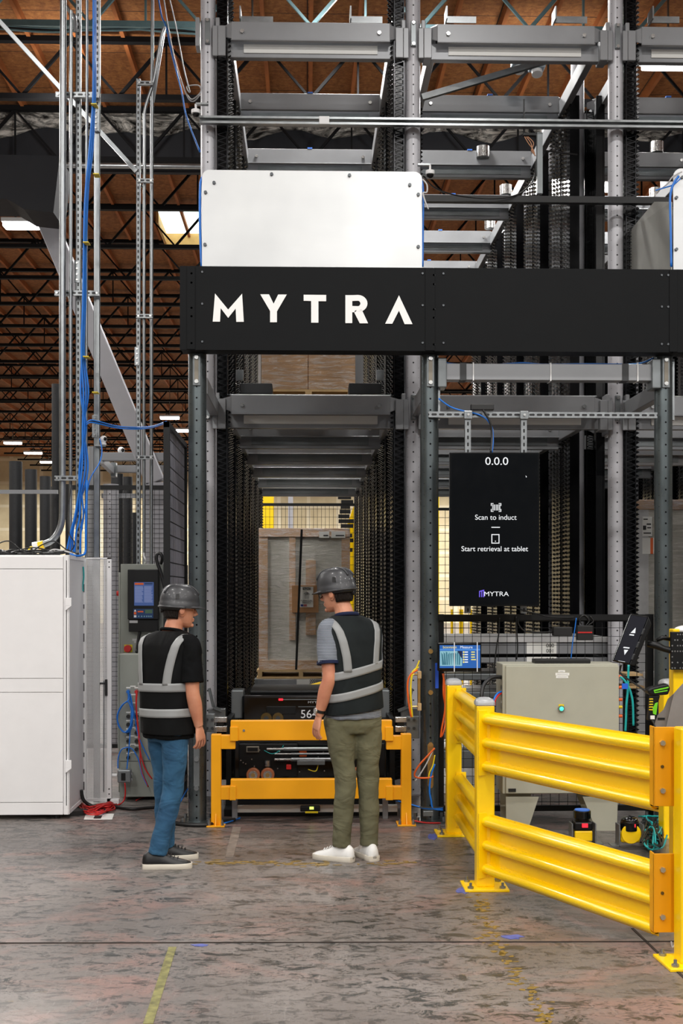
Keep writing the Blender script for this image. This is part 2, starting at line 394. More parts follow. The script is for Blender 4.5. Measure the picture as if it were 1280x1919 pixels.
# worn tape and paint marks stuck on the floor
def mark(name, pts, mat, label, cat='floor mark'):
    mb = MB().prism([G(x, y)+Vector((0, 0, .0005)) for x, y in pts], (0, 0, .0015))
    return single(mb, name, mat, mb.v[0].copy(), label, cat)
M['tapeold'] = pm('old_tape', '#7f7b48', .5, var=.3, scale=20); M['tapegrey'] = pm('scuffed_tape', '#8c8279', .5, var=.2, scale=12)
M['bluepaint'] = pm('blue_paint', '#5560a8', .5, var=.2, scale=30)
mark('floor_tape', [(316, 1775), (331, 1775), (287, 1919), (268, 1919)], 'tapeold', 'strip of worn yellow-green tape on the floor in the foreground')
mark('floor_tape', [(436, 1550), (452, 1550), (437, 1607), (422, 1607)], 'tapegrey', 'faded grey tape strip on the floor before the amber barrier')
def blot(cx, cy, w, h, label, seed):
    random.seed(seed); pts = [(cx+w*math.cos(t)*random.uniform(.5, 1), cy+h*math.sin(t)*random.uniform(.5, 1)) for t in [2*PI*i/14 for i in range(14)]]
    mark('paint_mark', pts, 'bluepaint', label)
blot(868, 1669, 18, 8, 'blue paint mark left of the base plate of the corner guard rail post', 1)
blot(960, 1756, 24, 6, 'blue paint splash by the floor joint under the guard rail', 2)
blot(812, 1568, 12, 8, 'blue paint mark beside the base plate of the farthest left rail post', 3)
blot(375, 1772, 22, 3, 'thin blue paint smear just below the floor joint', 4)
M['wornyellow'] = pm('worn_yellow', '#8a6f2c', .5, var=.3, scale=30)
def worn(path, spread, n, size, mat, label, seed):
    random.seed(seed); mb = MB(); P = smoothpath([Vector((x, y, 0)) for x, y in path], 10)
    for i in range(n):
        c = random.choice(P); cx = c.x+random.gauss(0, spread[0]); cy = c.y+random.gauss(0, spread[1]); w = size[0]*random.uniform(.3, 1); h = size[1]*random.uniform(.3, 1)
        mb.prism([G(cx+w*math.cos(t)*random.uniform(.5, 1), cy+h*math.sin(t)*random.uniform(.5, 1))+Vector((0, 0, .0004)) for t in [2*PI*k/7 for k in range(7)]], (0, 0, .0008))
    o = single(mb, 'worn_floor_line', mat, mb.v[0].copy(), label, 'floor mark'); o['kind'] = 'stuff'
worn([(900, 1685), (915, 1735), (950, 1800), (1000, 1870), (1025, 1925)], (9, 6), 150, (11, 3), 'wornyellow', 'flaking yellow line on the floor running down from the guard rail corner post', 41)
worn([(380, 1617), (500, 1618), (600, 1619), (780, 1616)], (10, 2.2), 110, (14, 1.6), 'wornyellow', 'faint worn orange line on the floor passing the feet of both men', 42)
# ---------------------------------------------------------------- roof joists
def joist(Y, mat, label, x0=-14, x1=22, tb=8.9, bb=8.08):
    r = empty('roof_joist', ((x0+x1)/2, Y, bb), label, 'joist', 'open-web roof joists')
    m = MB(); m.b6(x0, x1, Y-.05, Y+.05, tb-.07, tb); m.build('top_chord', mat, r)
    m = MB(); m.b6(x0, x1, Y-.05, Y+.05, bb, bb+.07); m.build('bottom_chord', mat, r)
    w = MB(); n = int((x1-x0)/1.25)
    for i in range(n):
        xa = x0+i*1.25+.3
        w.bar((xa, Y, bb+.05), (xa+.62, Y, tb-.05), .04, .04); w.bar((xa+.62, Y, tb-.05), (xa+1.25, Y, bb+.05), .03, .03)
        if i % 2: w.bar((xa+.62, Y, bb+.05), (xa+.62, Y, tb-.05), .025, .025)
    w.build('web', mat, r); return r
joist(14.3, 'teal', 'pale teal open-web roof joist nearest the viewer, across the top of the hall')
far = joist(16.4, 'joist', 'black open-web roof joist in the repeating row under the wooden ceiling')
Y = 16.4
for k in range(21):
    Y += 2.35 if Y < 40 else 2.7
    c = copy_tree(far); c.location.y = Y
for nx, (px, py) in enumerate([(60, 640), (-40, 480)]):
    pass
# draft curtain wrapped with foil
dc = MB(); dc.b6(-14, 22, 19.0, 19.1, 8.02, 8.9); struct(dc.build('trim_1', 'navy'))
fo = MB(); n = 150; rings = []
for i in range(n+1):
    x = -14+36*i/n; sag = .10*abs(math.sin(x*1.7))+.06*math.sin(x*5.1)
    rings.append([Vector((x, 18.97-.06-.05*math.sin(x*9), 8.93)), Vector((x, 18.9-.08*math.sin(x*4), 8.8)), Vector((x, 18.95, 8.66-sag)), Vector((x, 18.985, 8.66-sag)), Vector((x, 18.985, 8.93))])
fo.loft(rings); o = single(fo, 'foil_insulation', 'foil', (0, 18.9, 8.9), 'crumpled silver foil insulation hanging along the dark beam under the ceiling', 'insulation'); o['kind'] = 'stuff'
for (yy, z, r, lb) in ((18.6, 7.98, .04, 'galvanised sprinkler pipe running level below the dark draft curtain'),):
    single(MB().cyl((-14, yy, z), (22, yy, z), r, 10), 'sprinkler_pipe', 'galv', (4, yy, z), lb, 'pipe', smooth='auto')
# hanging dark duct at the left and pale diagonal brace
YDU = 12.6; a = W(-60, 392, YDU); b = W(105, 290, YDU)
d = MB(); d.prism([Vector((a.x, YDU, W(0, 372, YDU).z)), Vector((W(12, 372, YDU).x, YDU, W(0, 372, YDU).z)), W(45, 392, YDU), W(100, 398, YDU), W(112, 292, YDU), Vector((a.x, YDU, b.z))], (0, .6, 0))
single(d, 'duct', 'navy', (b.x, YDU, b.z), 'dark blue-grey hanging air duct at the upper left', 'duct')
br = MB(); p0 = W(68, 365, 13.5); p1 = W(292, 905, 13.5)
br.bar(p0, p1, .2, .2, up=(0, 1, 0)); br.b6(p1.x-.12, p1.x+.12, 13.4, 13.6, 0, p1.z); single(br, 'diagonal_brace', 'brace', (p1.x, 13.5, 0), 'wide pale grey diagonal brace leaning behind the left conduits', 'brace', bevel=.01)
# skylight with a wooden curb
sk0 = W(300, 410, 27); s = empty('skylight', (W(340, 430, 24.8).x, 24.8, 9), 'bright square skylight with a light wooden curb in the ceiling', 'skylight')
xa, xb = W(300, 400, 24.8).x, W(300, 400, 24.8).x+1.15
cb = MB(); cb.b6(xa, xb, 25.5, 25.56, 8.72, 9.0); cb.b6(xa, xa+.05, 24.1, 25.5, 8.75, 9.0); cb.b6(xb-.05, xb, 24.1, 25.5, 8.75, 9.0)
cb.build('curb', pm('curb_wood', '#dcae6a', .7), s); MB().b6(xa+.05, xb-.05, 24.1, 25.5, 8.955, 8.985).build('pane', em('daylight', '#eafff8', 3.0), s)
# high bay lamps: some in view, the rest of the grid outside the frame, plus area lights added to brighten single parts
def highbay(px, py, h, label, L=.62, bars=1, Wd=.16, light=True):
    r = ray(px, py); p = Vector((0, 0, EYE)) + r*((h-EYE)/r.z)
    e = empty('high_bay_lamp', p, label, 'ceiling lamp', 'high bay lamps')
    MB().b6(p.x-L/2, p.x+L/2, p.y-Wd, p.y+Wd, p.z+.02, p.z+.09).build('housing', 'whitepl', e, bevel=.01)
    for i in range(bars):
        yy = p.y if bars == 1 else p.y+(i-.5)*Wd*1.1; w = Wd*.8 if bars == 1 else Wd*.4
        MB().b6(p.x-L/2+.02, p.x+L/2-.02, yy-w, yy+w, p.z-.05, p.z+.02).build('tube', 'lamp', e, bevel=.02)
    MB().cyl((p.x, p.y, p.z+.09), (p.x, p.y, CH-.02), .012, 6).build('stem', 'galv', e)
    if light: area(p.x, p.y, p.z-.08, L, Wd*2, LAMP_W)
    return e
highbay(473, 96, 8.0, 'double-tube high bay lamp behind the top beam over the aisle', .58, 2, .1)
highbay(1252, 118, 7.9, 'glaring high bay lamp at the upper right beside the tall rack post')
highbay(40, 422, 7.9, 'glaring high bay lamp at the upper left below the dark duct')
highbay(1130, 350, 7.8, 'high bay lamp glinting beside the right rack post above the black sign band')
highbay(318, 783, 7.9, 'small far high bay lamp left of the entry column', .7, light=False)
highbay(342, 807, 7.9, 'smallest far high bay lamp just above the black mesh panel', .7, light=False)
highbay(24, 830, 7.9, 'first of three far lamps at the left edge', .75, light=False)
highbay(62, 849, 7.9, 'middle of three far lamps at the left edge', .8, light=False)
highbay(91, 866, 7.9, 'lowest of three far lamps, right of the other two', .8, light=False)
highbay(536, 810, 7.6, 'far lamp seen between the beams over the aisle', .8, light=False)
for x in (-9, -3.6, 1.4, 6.5, 12):
    for y in (-9, -4, .8, 5.6): area(x, y, 8.1, .9, .5, LAMP_W*(2.4 if y < -6 else 1.2 if y < 3 else .9))
for x in (-12, -6, 6, 13):
    for y in (14, 22, 31, 42, 55, 63):  # last row added close to the far wall to brighten it
        if (x, y) == (6, 14): continue
        area(x, y, 7.6, 1.2, .8, LAMP_W*(2.6 if y < 50 else 4.6))
for x in (-9, -3, 3, 9): area(x, 16.0, 7.75, .7, .3, LAMP_W*.2, rot=(math.radians(120), 0, 0))   # upward area lights added to brighten the foil and deck
for y in (12.5, 15.5, 21, 30, 42): area(.6, y, 8.6, .9, .6, LAMP_W*1.1)  # area lights added above the beams to brighten the aisle
# ---------------------------------------------------------------- storage rack
PX = [-.82+1.705*i for i in range(4)]; RY = [10.46+1.48*i for i in range(6)]
LV = [3.28, 6.36]
rack = empty('storage_rack', (.9, 10.46, 0), 'deep grey steel storage rack with round punched posts, beams and black toothed lift rails', 'storage rack')
rack_loc = rack.location.copy()
PO = {}
def part(mb, name, mat, at=None, **kw):
    """part of the rack whose own origin is at the given point"""
    at = Vector(at); mb.v = [v-at for v in mb.v]; o = mb.build(name, mat, rack, local=True, **kw); o.location = at-rack_loc; return o
def again(o, at):
    c = copy_tree(o, rack); c.location = Vector(at)-rack_loc; return c
def mkpost(top):
    m = MB(); m.cyl((0, 0, .012), (0, 0, top), .063, 24); m.b6(-.11, .11, -.11, .11, 0, .012); return m
post1 = part(mkpost(8.4), 'post', 'post', (0, 0, 0), smooth='auto'); post2 = part(mkpost(6.82), 'post', 'post', (0, 0, 0), smooth='auto')
def mkrail(top, sgn, z0=.12):
    """lift rail standing on the side sgn of a post: lattice, toothed edge and back channel"""
    lat = MB(); xc = sgn*.118; a, b = xc-.04, xc+.04; p = .05; n = int((top-z0)/p)
    for yy in (-.05,):
        lat.b6(a-.004, a+.004, yy-.006, yy+.006, z0, top); lat.b6(b-.004, b+.004, yy-.006, yy+.006, z0, top)
        for i in range(n):
            z = z0+i*p
            lat.bar((a, yy, z), (b, yy, z+p/2), .006, .006, up=(0, 1, 0)); lat.bar((b, yy, z+p/2), (a, yy, z+p), .006, .006, up=(0, 1, 0))
    ch = MB(); ch.b6(a-.01, b, .0, .012, z0, top); ch.b6(xc+sgn*.03, xc+sgn*.04, -.03, .45 if sgn else .2, z0, top); ch.b6(a+.01, b+.01, .19, .2, z0, top); ch.b6(a+.01, b+.01, .44, .45, z0, top)
    if top < 7: ch.b6(xc+sgn*.03, xc+sgn*.04, -.4, -.06, z0, top); ch.b6(a+.01, b+.01, -.40, -.39, z0, top)
    q = .04; n = int((top-z0)/q)
    for yy in (-.035, .10, .26, .40) + ((-.3, -.18) if top < 7 else ()):
        for i in range(n):
            z = z0+i*q; x0 = b if sgn > 0 else a
            x0 = xc+sgn*.052
            ch._add([(x0, yy-.016, z), (x0, yy+.016, z), (x0, yy-.016, z+.024), (x0, yy+.016, z+.024), (x0+sgn*.022, yy-.012, z+.012), (x0+sgn*.022, yy+.012, z+.012)],
                    [(0, 1, 5, 4), (2, 4, 5, 3), (0, 4, 2), (1, 3, 5), (0, 2, 3, 1)])
    return lat, ch
RL = {}
def rail(i, jy, sgn):
    key = (sgn, jy == 0); at = (PX[i], RY[jy], 0)
    if key not in RL:
        lat, ch = mkrail(8.35 if jy == 0 else 6.28, sgn)
        o = part(ch, 'lift_rail', 'rail', (0, 0, 0)); l = lat.build('lattice', 'railwire', o, local=True)
        RL[key] = o; o.location = Vector(at)-rack_loc
    else: again(RL[key], at)
M['railwire'] = pm('lattice_wire', '#1c1d20', .25, .6)
first = True
for jy in range(6):
    for i in range(4):
        src = post1 if jy == 0 else post2; at = (PX[i], RY[jy], 0)
        if src.get('used'): again(src, at)
        else: src.location = Vector(at)-rack_loc; src['used'] = 1
        for sgn in (-1, 1):
            if jy == 0 and (i, sgn) in ((1, 1), (2, -1), (0, -1)): continue
            if i == 0 and sgn < 0: continue
            rail(i, jy, sgn)
for o in (post1, post2): del o['used']
for o in list(bpy.data.objects):
    if 'used' in o: del o['used']
# cross beams (left-right): rear tube, sloped flanged channel, brackets and bolts
def mkbeam(front):
    W2 = 1.705/2; r = MB(); r.b6(-W2+.06, W2-.06, -.02, .05, -.235, -.10) 
    r2 = MB(); H = 1.312/2
    if front: 
        for s in (-1, 1):
            r.b6(s*(W2-.15), s*(W2-.085), -.09, .075, -.25, .0); r.b6(s*(W2-.085), s*(W2-.04), -.085, -.07, -.25, .0)
    # channel with outward lips
    r2.b6(-H, H, -.095, -.085, -.13, 0.03); r2.b6(-H, H, -.085, .03, .02, .03); r2.b6(-H, H, -.12, -.085, -.135, -.125)
    r2.prism([(-H, -.085, .03), (H, -.085, .03), (H+.05, .03, .055), (-H-.05, .03, .055)], (0, 0, -.01))
    for s in (-1, 1):
        r2.prism([(s*H, -.095, .02), (s*(H+.11), -.03, .0), (s*(H+.11), -.03, -.06), (s*H, -.095, -.11)], (0, .01, 0))
    r3 = MB(); 
    r3.b6(-H+.1, H-.1, -.03, .03, -.20, -.13)
    bt = MB()
    for s in (-1, 1): bt.cyl((s*(H-.09), -.115, -.055), (s*(H-.09), -.09, -.055), .017, 6)
    return r, r2, r3, bt
def beam_at(at, front):
    r, r2, r3, bt = mkbeam(front); o = part(r, 'cross_beam', 'rack', (0, 0, 0), bevel=.004, seg=1)
    r2.build('channel', 'rack', o, local=True, bevel=.003, seg=1); r3.build('guide_strip', 'whitestrip' if front else 'rackdark', o, local=True); [MB().cyl((s*(.656-.09), -.115, -.055), (s*(.656-.09), -.09, -.055), .017, 6).build('bolt', 'steel', o, local=True) for s in (-1, 1)]
    if not front: MB().b6(-.025, .025, -.10, -.02, .03, .045).build('tag', 'dirtyblue', o, local=True)
    o.location = Vector(at)-rack_loc; return o
M['whitestrip'] = pm('white_strip', '#d8d8d4', .4, var=.01)
b1 = b2 = None
for jy in range(6):
    for i in range(3):
        for h in LV:
            at = ((PX[i]+PX[i+1])/2, RY[jy], h)
            if jy == 0:
                if b1 is None: b1 = beam_at(at, True)
                else: again(b1, at)
            else:
                if b2 is None: b2 = beam_at(at, False)
                else: again(b2, at)
sb = None
for i in range(4):
    for jy in range(5):
        for h in LV:
            for s in (-1, 1):
                if (i == 0 and s < 0): continue
                at = (PX[i]+s*.17, RY[jy]+.74, h-.08)
                if sb is None: sb = part(MB().b6(-.03, .03, -.66, .66, -.08, .06).box((0, -.68, 0), (.05, .04, .22)), 'side_beam', 'rack', (0, 0, 0), bevel=.004, seg=1); sb.location = Vector(at)-rack_loc
                else: again(sb, at)
# silvery motor caps on some beams
mc = None
for (px, py, Y) in ((948, 356, 14.9), (918, 420, 16.4), (1231, 276, 13.4), (905, 285, 13.3), (1228, 362, 14.9), (1222, 440, 16.4)):
    p = W(px, py, Y)
    if mc is None: mc = part(MB().cyl((0, 0, -.06), (0, 0, .055), .07, 18).cyl((0, 0, .055), (0, 0, .062), .05, 18), 'motor_cap', 'steel', (0, 0, 0), smooth='auto'); mc.location = p-rack_loc
    else: again(mc, p)
# upper end plates beside the first-row beams
for (x0, x1) in ((450, 512), (655, 716), (833, 891), (1035, 1098), (1215, 1270)):
    m = MB(); a = W(x0, 43, 10.55); b = W(x1, 36, 10.55); m.b6(a.x, b.x, 10.5, 10.512, a.z-.02, b.z); m.b6(a.x, a.x+.012, 10.42, 10.58, a.z-.02, b.z+.05)
    part(m, 'end_plate', 'galv', ((a.x+b.x)/2, 10.5, a.z))
# white clamp collars round the front posts at the upper level
for i in range(3):
    for lv in (LV if i != 1 else LV):
        m = MB(); z = lv-.06 if lv > 5 else lv-.08; y = RY[0]
        for s in (-1, 1): part(MB().b6(PX[i]+s*.066, PX[i]+s*.1, y-.08, y+.06, z-.11, z+.13), 'clamp', 'rack', (PX[i], y, z), bevel=.006)
        m = MB().b6(PX[i]-.022, PX[i]+.022, y-.085, y-.06, z-.09, z+.12); c = part(m, 'latch', 'rackdark', (PX[i], y-.07, z), bevel=.004)
        m = MB()
        for dz in (-.075, .1): part(MB().cyl((PX[i], y-.1, z+dz), (PX[i], y-.08, z+dz), .014, 6), 'latch_bolt', 'steel', (PX[i], y-.09, z))
# ---------------------------------------------------------------- entry frame: dark columns, header beams, ties
M['latchbeige'] = pm('latch_beige', '#7d776b', .4, .4); YC = 9.2; CX = [W(370, 1400, YC).x, W(805, 1400, YC).x, W(1243, 1400, YC).x]
ef = empty('entry_frame', (CX[1], YC, 0), 'entry frame of three dark mottled steel columns before the rack, under the black sign', 'steel frame')
for k, x in enumerate(CX):
    m = MB(); m.cyl((0, 0, .015), (0, 0, 4.0), .066, 28); m.b6(-.12, .12, -.12, .12, 0, .015)
    o = m.build('column', 'column', ef, local=True, smooth='auto'); o.location = Vector((x, YC, 0))-ef.location
    b = MB()
    for sx, sy in ((-1, -1), (1, -1), (1, 1), (-1, 1)): MB().cyl((x+sx*.095, YC+sy*.095, .0), (x+sx*.095, YC+sy*.095, .045), .014, 6).build('anchor_bolt', 'galv', ef)
    for z in (3.18, ):
        L = MB().b6(x-.028, x+.028, YC-.078, YC-.062, z-.0, z+.23).build('latch_plate', 'rackdark', ef, bevel=.004)
        L2 = MB().b6(x-.014, x+.014, YC-.082, YC-.07, z+.04, z+.19).build('spring', 'latchbeige', L)
        bb = MB(); bb.cyl((x, YC-.09, z+.03), (x, YC-.07, z+.03), .015, 8); bb.cyl((x, YC-.09, z+.205), (x, YC-.07, z+.205), .015, 8); bb.build('bolt', 'steel', L)
    for z in ((.27, .57, .95, 1.25) if k == 1 else (.26, .47, )):
        MB().cyl((x, YC-.09, z), (x, YC-.06, z), .018, 8).build('bolt', 'brass' if k else 'galv', ef)
    MB().b6(x-.022, x+.022, YC-.075, YC-.06, .27, .57).build('latch_plate', 'brass' if k == 1 else 'rackdark', ef, bevel=.003)
    # tie back to the rack post
    MB().b6(x+.0 if k != 1 else x-.03, x+.07 if k != 1 else x+.03, YC+.06, RY[0]-.07, 3.14, 3.26).build('tie', 'rack', ef, bevel=.004)
    if k: MB().b6(x+.06, x+.075, YC-.03, YC+.03, 2.95, 3.4).build('side_strip', 'galv', ef)
a = W(828, 712, YC-.05); b = W(1225, 683, YC-.05)
hb = MB().b6(a.x, b.x, YC-.06, YC+.05, a.z, b.z).build('header_beam', 'rack', ef, bevel=.004)
for xx in (a.x-.012, b.x+.0): MB().b6(xx-.02, xx+.045, YC-.09, YC+.07, a.z-.06, b.z+.035).build('end_plate', 'rackdark', hb, bevel=.008)
for px in (868, 1172): MB().b6(W(px-6, 700, YC-.06).x, W(px+6, 700, YC-.06).x, YC-.066, YC+.05, a.z-.003, b.z+.003).build('collar', 'darkgrey', hb)
for px in (887, 1032, 1195):
    xx = W(px, 700, YC-.06).x; MB().b6(xx-.004, xx+.004, YC-.068, YC+.055, a.z-.006, b.z+.006).build('zip_tie', 'whitepl', hb)
cable('blue_cable', 'blue', [W(828, 676, YC-.02), W(850, 682, YC-.03), W(930, 683, YC-.03), W(980, 680, YC-.03), W(1020, 683, YC-.03), W(1100, 682, YC-.03), W(1190, 682, YC-.03), W(1225, 671, YC-.02)], .006, 'thin blue cable lying along the grey header beam right of the sign lettering')
# ---------------------------------------------------------------- sign band
YS = 9.02
zt0, zb0 = W(570, 500, YS).z, W(570, 657, YS).z
s0, s1, s2, s3 = W(337, 500, YS).x, W(812, 500, YS).x, W(1260, 500, YS).x, W(1420, 500, YS).x
sg = empty('sign_band', (s0, YS, zb0), 'long black header sign with MYTRA in white capital letters', 'sign')
MB().b6(s0, s1, YS, YS+.03, zb0, zt0).build('sign_panel', 'sign', sg, bevel=.002)
MB().b6(s1+.004, s2, YS, YS+.03, zb0, zt0).build('sign_panel', 'sign', sg, bevel=.002)
MB().b6(s2+.005, s3, YS-.002, YS+.03, zb0, zt0).build('sign_panel', 'sign', sg, bevel=.002)
MB().b6(s0, s3, YS+.03, YS+.16, zb0, zb0+.01).b6(s0, s3, YS+.03, YS+.16, zt0-.01, zt0).b6(s0, s0+.01, YS+.03, YS+.16, zb0, zt0).build('back_frame', 'sign', sg)
for (xx, w) in ((W(358, 0, YS).x, .03), (W(806, 0, YS).x, .035), (W(1262, 0, YS).x, .03)): MB().b6(xx-w, xx+w, YS-.006, YS, zb0+.004, zt0-.004).build('joint_strip', 'sign', sg, bevel=.002)
bl = MB()
for px in (359, 379, 792, 813, 831, 1240, 1252):
    for q in (.07, .45, .9) if px not in (813, 359) else (.09, .2, .5, .6, .92):
        xx = W(px, 0, YS).x; zz = zt0+(zb0-zt0)*q; bl.cyl((xx, YS-.006, zz), (xx, YS, zz), .008, 8)
for k in range(1): bl.build('rivets', 'bolt', sg)
def glyph(polys, x, name='letter'):
    g = None
    cells = []
    for poly in polys: 
        m = MB().prism([W(px, py, YS-.0005) for px, py in poly], (0, -.006, 0)); cells.append(m)
    m = cells[0]
    for k in cells[1:]: m._add(k.v, k.f)
    return m.build(name, 'signwhite', sg)
Z = lambda x, y: (330+x/2.56, 480+y/2.56)
def gl(*pts): return [Z(*p) for p in pts]
glyph([gl((176, 315), (187, 180), (250, 257), (317, 181), (325, 316), (289, 316), (286, 252), (250, 297), (214, 250), (211, 315))], 0)
glyph([gl((404, 184), (446, 184), (468, 229), (490, 185), (531, 185), (484, 266), (484, 318), (451, 318), (451, 264))], 0)
glyph([gl((612, 186), (720, 187), (720, 217), (683, 217), (683, 320), (648, 320), (648, 216), (612, 215))], 0)
# R: stem, bowl (ring made of wedges), leg
R_ = [gl((812, 188), (845, 188), (845, 322), (812, 322))]
cx, cy = 872, 228; oo = []; ii = []
for t in range(13):
    a = -PI/2+PI*t/12; oo.append((cx+46*math.cos(a), cy+41*math.sin(a))); ii.append((cx+12*math.cos(a), cy+13*math.sin(a)))
for t in range(12): R_.append(gl(oo[t], oo[t+1], ii[t+1], ii[t]))
R_.append(gl((845, 188), (872, 187), (872, 215), (845, 216))); R_.append(gl((845, 240), (872, 241), (872, 269), (845, 270)))
R_.append(gl((858, 262), (890, 256), (921, 323), (881, 323), (855, 272)))
glyph(R_, 0)
glyph([gl((1069, 189), (1134, 327), (1096, 327), (1069, 262), (1037, 325), (1003, 325))], 0)
# ---------------------------------------------------------------- brushed aluminium panels above the sign
def roundrect(x0, x1, z0, z1, r, Y, top_only=True, n=6):
    pts = [Vector((x0, Y, z0)), Vector((x1, Y, z0))]
    for cx, a0 in ((x1-r, 0), (x0+r, PI/2)):
        for i in range(n+1):
            a = a0+PI/2*i/n; pts.append(Vector((cx+r*math.cos(a), Y, z1-r+r*math.sin(a))))
    return pts
YP = 9.28
a = W(378.5, 500, YP); b = W(791, 322, YP)
al = empty('aluminium_panel', (a.x, YP, a.z-.1), 'large brushed aluminium panel with rounded top corners behind the sign lettering', 'metal panel')
MB().prism(roundrect(a.x, b.x, a.z-.12, b.z, .055, YP), (0, .012, 0)).build('sheet', 'alu', al)
bo = MB()
for (px, py) in ((509, 326), (655, 328), (401, 342), (385, 360), (768, 346), (784, 364), (384, 458), (784, 462)):
    p = W(px, py, YP-.01); MB().cyl((p.x, YP-.014, p.z), (p.x, YP, p.z), .013, 6).build('bolt', 'bolt', al)
MB().b6(a.x+.05, b.x-.05, YP+.012, YP+.05, b.z-.5, b.z-.44).b6(a.x+.02, a.x+.06, YP+.012, YP+.05, a.z-.1, b.z-.1).b6(b.x-.06, b.x-.02, YP+.012, YP+.05, a.z-.1, b.z-.1).build('support_frame', 'galv', al)
cable('blue_cable', 'blue', [W(378, 500, YP+.02), W(375, 430, YP+.02), W(375, 360, YP+.02), W(378, 335, YP+.02), W(392, 322, YP+.03)], .010, 'blue cable hugging the left edge of the large aluminium panel')
cable('blue_cable', 'blue', [W(792, 500, YP+.02), W(792.5, 430, YP+.02), W(792, 345, YP+.02), W(780, 326, YP+.03)], .008, 'blue cable hugging the right edge of the large aluminium panel')
c1, c2 = W(1262, 505, YP), W(1330, 316, YP)
al2 = empty('aluminium_panel', (c1.x, YP, c1.z-.1), 'cropped brushed aluminium panel at the right edge above the sign', 'metal panel')
MB().prism(roundrect(c1.x, c2.x, c1.z-.12, c2.z, .06, YP), (0, .012, 0)).build('sheet', 'alu', al2)
bo = MB()
for (px, py) in ((1268, 370), (1268, 467), (1279, 332)): p = W(px, py, YP-.01); MB().cyl((p.x, YP-.014, p.z), (p.x, YP, p.z), .013, 6).build('bolt', 'bolt', al2)
M['alug'] = pm('dull_sheet', '#b4b4ae', .42, .5, var=.03)
sp = MB(); YQ = 9.3
xw = c1.x-.02
pts = []
for (px, py) in ((1258, 505), (1258, 378), (1226, 378), (1181, 432), (1181, 505)): 
    # receding side plate
    t = (1258-px)/77; pts.append(W(px, py, 9.35+1.1*t))
sp.prism(pts, (.01, .01, 0)); single(sp, 'side_sheet', 'alug', pts[0], 'dull grey cut-corner side sheet beside the right-hand aluminium panel', 'metal panel')
cable('blue_cable', 'blue', [W(1258, 500, 9.25), W(1257, 430, 9.25), W(1256, 370, 9.25), W(1262, 345, 9.25), W(1272, 330, 9.25)], .009, 'blue cable hugging the left edge of the cropped right aluminium panel')
cable('data_cable', 'blue', [W(1228, 357, 9.3), W(1245, 352, 9.28), W(1262, 346, 9.25), W(1275, 335, 9.25)], .005, 'short blue cable end poking left from the right aluminium panel')
cable('white_cable', 'cgrey', [W(1235, 356, 9.32), W(1250, 345, 9.28), W(1262, 330, 9.25), W(1278, 322, 9.25)], .005, 'white cable curling over the corner of the right aluminium panel')
cable('white_cable', 'cgrey', [W(792, 336, 9.2), W(800, 346, 9.2), W(800, 360, 9.2), W(793, 362, 9.2), W(797, 378, 9.2), W(803, 392, 9.2)], .006, 'white cable dangling at the right edge of the large aluminium panel')
# black cross bar and long strut channels
single(MB().b6(W(792, 370, 10.2).x, W(1258, 370, 10.2).x, 10.2, 10.26, W(792, 377, 10.2).z, W(792, 365, 10.2).z), 'black_bar', 'black', W(1020, 370, 10.2), 'level black bar above the sign, from the big aluminium panel to the right', 'bar')
s = empty('strut_channel', W(600, 222, 10.3), 'long level galvanised strut channel across the upper rack', 'strut')
for (y0, y1) in ((214, 219), (224, 229)): MB().b6(W(374, 0, 10.3).x, W(1330, 0, 10.3).x, 10.28, 10.33, W(0, y1-1, 10.3).z, W(0, y0, 10.3).z).build('flange', 'galv', s)
MB().b6(W(374, 0, 10.3).x, W(1330, 0, 10.3).x, 10.318, 10.322, W(0, 224, 10.3).z, W(0, 219, 10.3).z).build('web', 'rackdark', s)
MB().b6(W(598, 0, 10.3).x, W(617, 0, 10.3).x, 10.265, 10.28, W(0, 229, 10.3).z, W(0, 214, 10.3).z).build('coupler', 'whitepl', s, bevel=.003)
cable('black_cable', 'cblack', [W(794, 330, 9.25), W(815, 352, 9.7), W(860, 367, 10.1), W(930, 372, 10.15), W(975, 362, 10.2), W(1000, 335, 10.3), W(1004, 300, 10.35)], .006, 'thin black cable drooping right from the corner of the aluminium panel')
single(MB().bar(W(790, 183, 10.7), W(1068, 101, 10.9), .05, .05), 'diagonal_strut', 'galv', W(790, 183, 10.7), 'galvanised diagonal strut rising right between two tall rack posts', 'strut')
# antennas with mast
an = empty('antenna_mast', W(1012, 350, 10.35), 'grey strut mast carrying two thin rod antennas above the black bar', 'antenna')
m = MB().px(1007, 248, 1017, 362, 10.35, .05).build('mast', 'rackdark', an)
MB().px(981, 249, 1005, 253, 10.33, .05).build('bracket', 'black', an)
m = MB(); 
for (x, y0, y1, r) in ((982, 186, 250, .007), (992, 226, 248, .004)): p = W(x, y1, 10.35); q = W(x, y0, 10.35); m2 = MB().cyl(p, q, r, 8).build('antenna_rod', 'darkgrey', an)
MB().cyl(W(1020, 282, 10.33), W(1082, 290, 10.33), .007, 8).build('antenna_rod', 'black', an)
for k in range(3): cable('antenna_lead', pm('copper_lead', '#c08a66', .4), [W(983+k*3, 256, 10.32), W(990+k*5, 268, 10.31), W(1000-k*2, 282, 10.31), W(1002+k, 292, 10.33)], .0035, ['thin copper-coloured lead hanging under the rod antennas, leftmost', 'middle of the three copper-coloured antenna leads', 'rightmost of the three copper-coloured antenna leads'][k])
